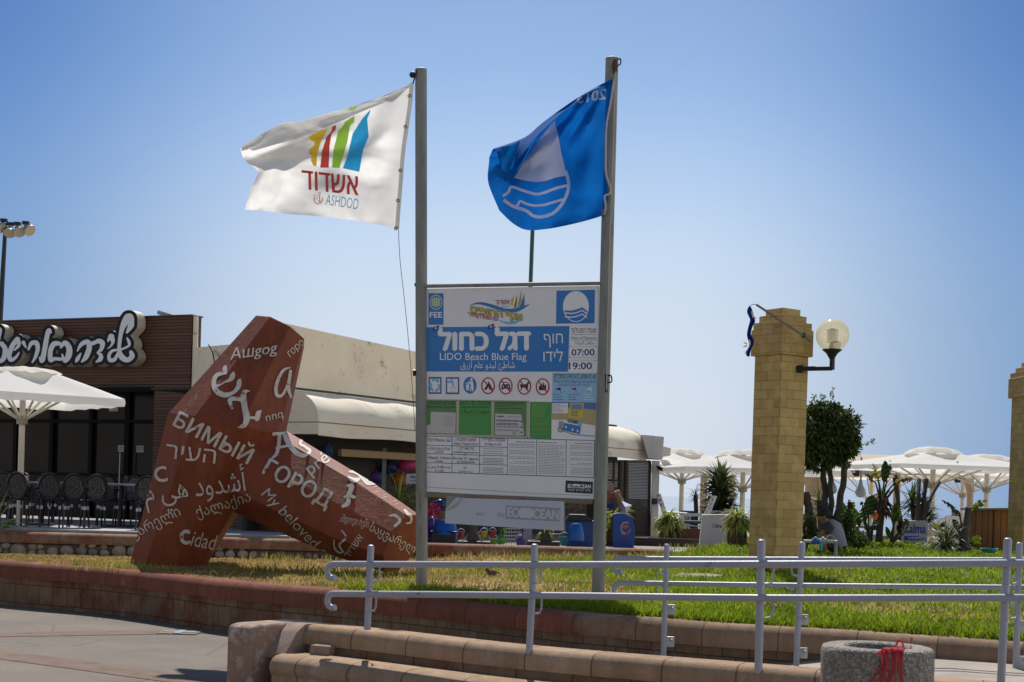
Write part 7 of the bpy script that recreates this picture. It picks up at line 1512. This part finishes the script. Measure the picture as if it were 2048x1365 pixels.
mb = MB(); mb.add([at(1243, 1002, 26.7), at(1264, 1011, 26.6), at(1252, 1028, 26.7), at(1242, 1024, 26.7), at(1250, 1014, 26.55)], [(0, 1, 4), (1, 2, 4), (2, 3, 4), (3, 0, 4)]); tag(mb.build('foil_sheet', P('foil', (.55, .58, .66), .25, metal=.5)), 'shiny silver foil windshade above the blue ice cream board', 'windshade')
mb = MB(); mb.ball(at(1222, 1013, 26.8), .07, 14, 9); tag(mb.build('ball', C_['navy'], smooth=True, sharp=180), 'dark blue ball under the coral beach mat', 'ball')
nb_ = thing('netting_bundle', 'brown netting bundle hanging above the blue bin lid', 'netting', at(1150, 1015, 26)); mb = MB(); rg_ = random.Random(9)
for k in range(40): c = at(1150+rg_.uniform(-14, 16), 1016+rg_.uniform(-12, 9), 26); mb.tube([c, c+Vector((rg_.uniform(-.15, .15), rg_.uniform(-.05, .05), rg_.uniform(-.1, .1)))], .007, 4)
mb.build('net', M('net_brown', (.16, .11, .07), (.1, .07, .05), 8, .9), nb_)
# goods glimpsed under the awning left of the board
p = at(822, 955, 25.9); mb = MB(); mb.prism([at(813, 948, 25.9), at(836, 948, 25.9), at(836, 968, 25.9), at(812, 969, 25.9)], Vector((0, .02, 0))); hs_ = mb.build('sign_card', P('card_white', (.45, .46, .52), .6)); tag(hs_, 'small white card reading Her beside the left pole under the awning', 'card')
kk = Marks(plane=(p, Vector((0, -1, 0))), off=.006); kk.text('Her', (821, 957), (834, 957), 6.5, P('card_ink', (.05, .05, .12), .7), 1, .02); kk.lines(821, 961, 833, 1, 3, P('card_ink', (.05, .05, .12), .7), 1, 0, 1.2, full=True); kk.build('lettering', hs_)
rg_ = random.Random(12)
for i, (x, y, n) in enumerate(((705, 935, 'orange'), (752, 955, 'purple'), (778, 935, 'navy'), (800, 960, 'orange'), (730, 930, 'teal'), (815, 930, 'pink'))):
    c = at(x, y, 27.5); mb = MB(); mb.ball(c, .16, 12, 8, 0, (1.2, .7, .8), .3); mb.tube(spline([c+Vector((-.08, 0, .1)), c+Vector((0, 0, .32)), c+Vector((.08, 0, .1))], 8), .008, 4)
    tag(mb.build('beach_bag', C_[n], smooth=True, sharp=180), '%s beach bag hanging in the dark shop under the awning' % n if i != 3 else 'second orange beach bag nearest the white card', 'bag', 'bags hanging in the shop')
c = at(653, 905, 26); mb = MB(); mb.ball(c, .16, 16, 10, 0, (.75, .6, 1.1)); tag(mb.build('swim_float', gm('float_blue', (.02, .12, .30)), smooth=True, sharp=180), 'dark blue swimming float hanging at the left end of the awning', 'float')

# ---------------------------------------------------------------- crouching person behind the pipes
def skinned(name, mat_, parent, pts, edges, radii, sub=2):
    off = wloc(parent); me = bpy.data.meshes.new(name); me.from_pydata([tuple(p-off) for p in pts], edges, []); tmp = bpy.data.objects.new(name+'_tmp', me); COL.objects.link(tmp)
    m = tmp.modifiers.new('skin', 'SKIN'); sv = me.skin_vertices[0].data
    for i, r in enumerate(radii): sv[i].radius = (r, r)
    sv[0].use_root = True; sd = tmp.modifiers.new('sub', 'SUBSURF'); sd.levels = sub; sd.render_levels = sub; m.use_smooth_shade = True
    bpy.context.view_layer.update(); dg = bpy.context.evaluated_depsgraph_get(); nm = bpy.data.meshes.new_from_object(tmp.evaluated_get(dg)); bpy.data.objects.remove(tmp); o = bpy.data.objects.new(name, nm); COL.objects.link(o); o.parent = parent; nm.materials.clear(); nm.materials.append(mat_); nm.shade_smooth(); return o
PD = 22.0; pr = thing('person', 'crouching person in a pale grey vest with dark sleeves bending forward behind the pipes', 'person', at(1668, 1096, PD))
def pp(x, y, d=0): return at(x, y, PD+d)
pts = []; edges = []; rad = []
def node(p, r, par=None):
    pts.append(p); rad.append(r)
    if par is not None: edges.append((par, len(pts)-1))
    return len(pts)-1
hip = node(pp(1672, 1087), .13); wa = node(pp(1670, 1072), .125, hip); chs = node(pp(1663, 1057), .14, wa); nk0 = node(pp(1655, 1047), .075, chs); nk = node(pp(1651, 1043), .055, nk0); hd = node(pp(1646, 1036), .088, nk); ht = node(pp(1644, 1029), .075, hd)
for s_ in (-1, 1):
    shd = node(pp(1659, 1052, s_*.17), .062, chs); el = node(pp(1645, 1068, s_*.2), .045, shd); wr_ = node(pp(1631, 1080, s_*.14), .031, el); pm = node(pp(1626, 1084, s_*.13), .034, wr_)
    for dx, dy, dd, ln in ((-4.5, 3.5, -.03, 1), (-5.5, 3, -.01, 1), (-5.5, 4.2, .012, 1), (-4.5, 5, .03, .8)):
        f1 = node(pp(1626+dx*.5, 1084+dy*.4, s_*.13+dd), .011, pm); node(pp(1626+dx, 1084+dy, s_*.13+dd*1.2), .008, f1)
    t1 = node(pp(1627, 1087, s_*.13-.03*s_), .012, pm); node(pp(1625, 1090, s_*.13-.04*s_), .009, t1)
    th = node(pp(1669, 1090, s_*.1), .10, hip); kn = node(pp(1641, 1079, s_*.16), .062, th); an = node(pp(1652, 1099, s_*.15), .042, kn); node(pp(1642, 1102, s_*.16), .035, an)
m_skin = M('skin', (.22, .11, .07), (.19, .095, .06), 5, .55)
bo = skinned('body', m_skin, pr, pts, edges, rad)
def shell(name, ring_pts, m, seg=18):
    mb = MB(); rows = []
    for (c, ax, rx, ry) in ring_pts:
        ax = ax.normalized(); u = Vector((0, 1, 0)); v_ = ax.cross(u).normalized(); rows.append([c+u*(rx*math.cos(2*math.pi*k/seg))+v_*(ry*math.sin(2*math.pi*k/seg)) for k in range(seg+1)])
    mb.grid(rows); return mb.build(name, m, pr, smooth=True, sharp=180)
A_ = [pp(1673, 1094), pp(1672, 1087), pp(1670, 1072), pp(1664, 1058), pp(1657, 1049), pp(1653, 1045)]
shell('vest', [(A_[0], A_[1]-A_[0], .17, .165), (A_[1], A_[2]-A_[1], .18, .165), (A_[2], A_[3]-A_[1], .175, .150), (A_[3], A_[4]-A_[2], .205, .160), (A_[4], A_[5]-A_[3], .16, .115), (A_[5], A_[5]-A_[4], .08, .075)], M('vest_cloth', (.26, .26, .30), (.22, .22, .26), 5, .85))
for s_ in (-1, 1):
    a, b = pp(1660, 1052, s_*.165), pp(1650, 1063, s_*.195); ax = b-a; shell('sleeve', [(a-ax*.25, ax, .05, .06), (a, ax, .085, .085), (b, ax, .075, .078)], P('sleeve_dark', (.03, .03, .04), .85))
shell('shorts', [(pp(1676, 1091), pp(1641, 1079)-pp(1676, 1091), .17, .14), (pp(1665, 1088), pp(1641, 1079)-pp(1676, 1091), .19, .12), (pp(1650, 1083), pp(1641, 1079)-pp(1676, 1091), .21, .085)], P('shorts_dark', (.06, .055, .06), .9))
hc = pp(1645, 1032); mb = MB(); mb.ball(hc+Vector((.035, 0, .035)), .105, 14, 10, 0, (1, .92, .88), .06); mb.build('hair', P('hair_dark', (.015, .012, .01), .8), pr, smooth=True, sharp=180)
mb = MB(); mb.tube([hc+Vector((-.085, 0, .01)), hc+Vector((-.125, 0, -.035)), hc+Vector((-.09, 0, -.045))], [.012, .02, .012], 7); mb.build('nose', m_skin, pr, smooth=True)
for s_ in (-1, 1):
    mb = MB(); mb.ball(hc+Vector((-.088, s_*.034, .0)), .012, 8, 6); mb.build('eye', P('eye_dark', (.02, .015, .012), .3), pr, smooth=True); mb = MB(); mb.ball(hc+Vector((.01, s_*.09, -.02)), .028, 10, 6, 0, (.7, .3, 1)); mb.build('ear', m_skin, pr, smooth=True)
mb = MB(); mb.box(hc+Vector((-.092, 0, -.075)), (.012, .05, .008)); mb.build('mouth', P('lip', (.12, .05, .04), .6), pr)
# little bird on the lawn
p = at(984, 1142, 17); p.z = lawnz(p.x, p.y)+.05; mb = MB(); mb.ball(p, .042, 12, 8, 0, (1.4, .8, .9)); mb.ball(p+Vector((-.058, 0, .034)), .027, 10, 6); mb.tube([p+Vector((-.08, 0, .034)), p+Vector((-.103, 0, .03))], [.008, .002], 5); mb.prism([p+Vector((.035, -.013, .0)), p+Vector((.10, -.015, .0)), p+Vector((.10, .015, .0)), p+Vector((.035, .013, .0))], Vector((0, 0, .012)))
for s_ in (-.012, .012): mb.tube([p+Vector((0, s_, -.03)), p+Vector((0, s_, -.065))], .004, 4)
tag(mb.build('bird', M('feather', (.12, .07, .05), (.07, .045, .035), 30, .9), smooth=True), 'small brown bird standing on the dry patch of lawn', 'bird')
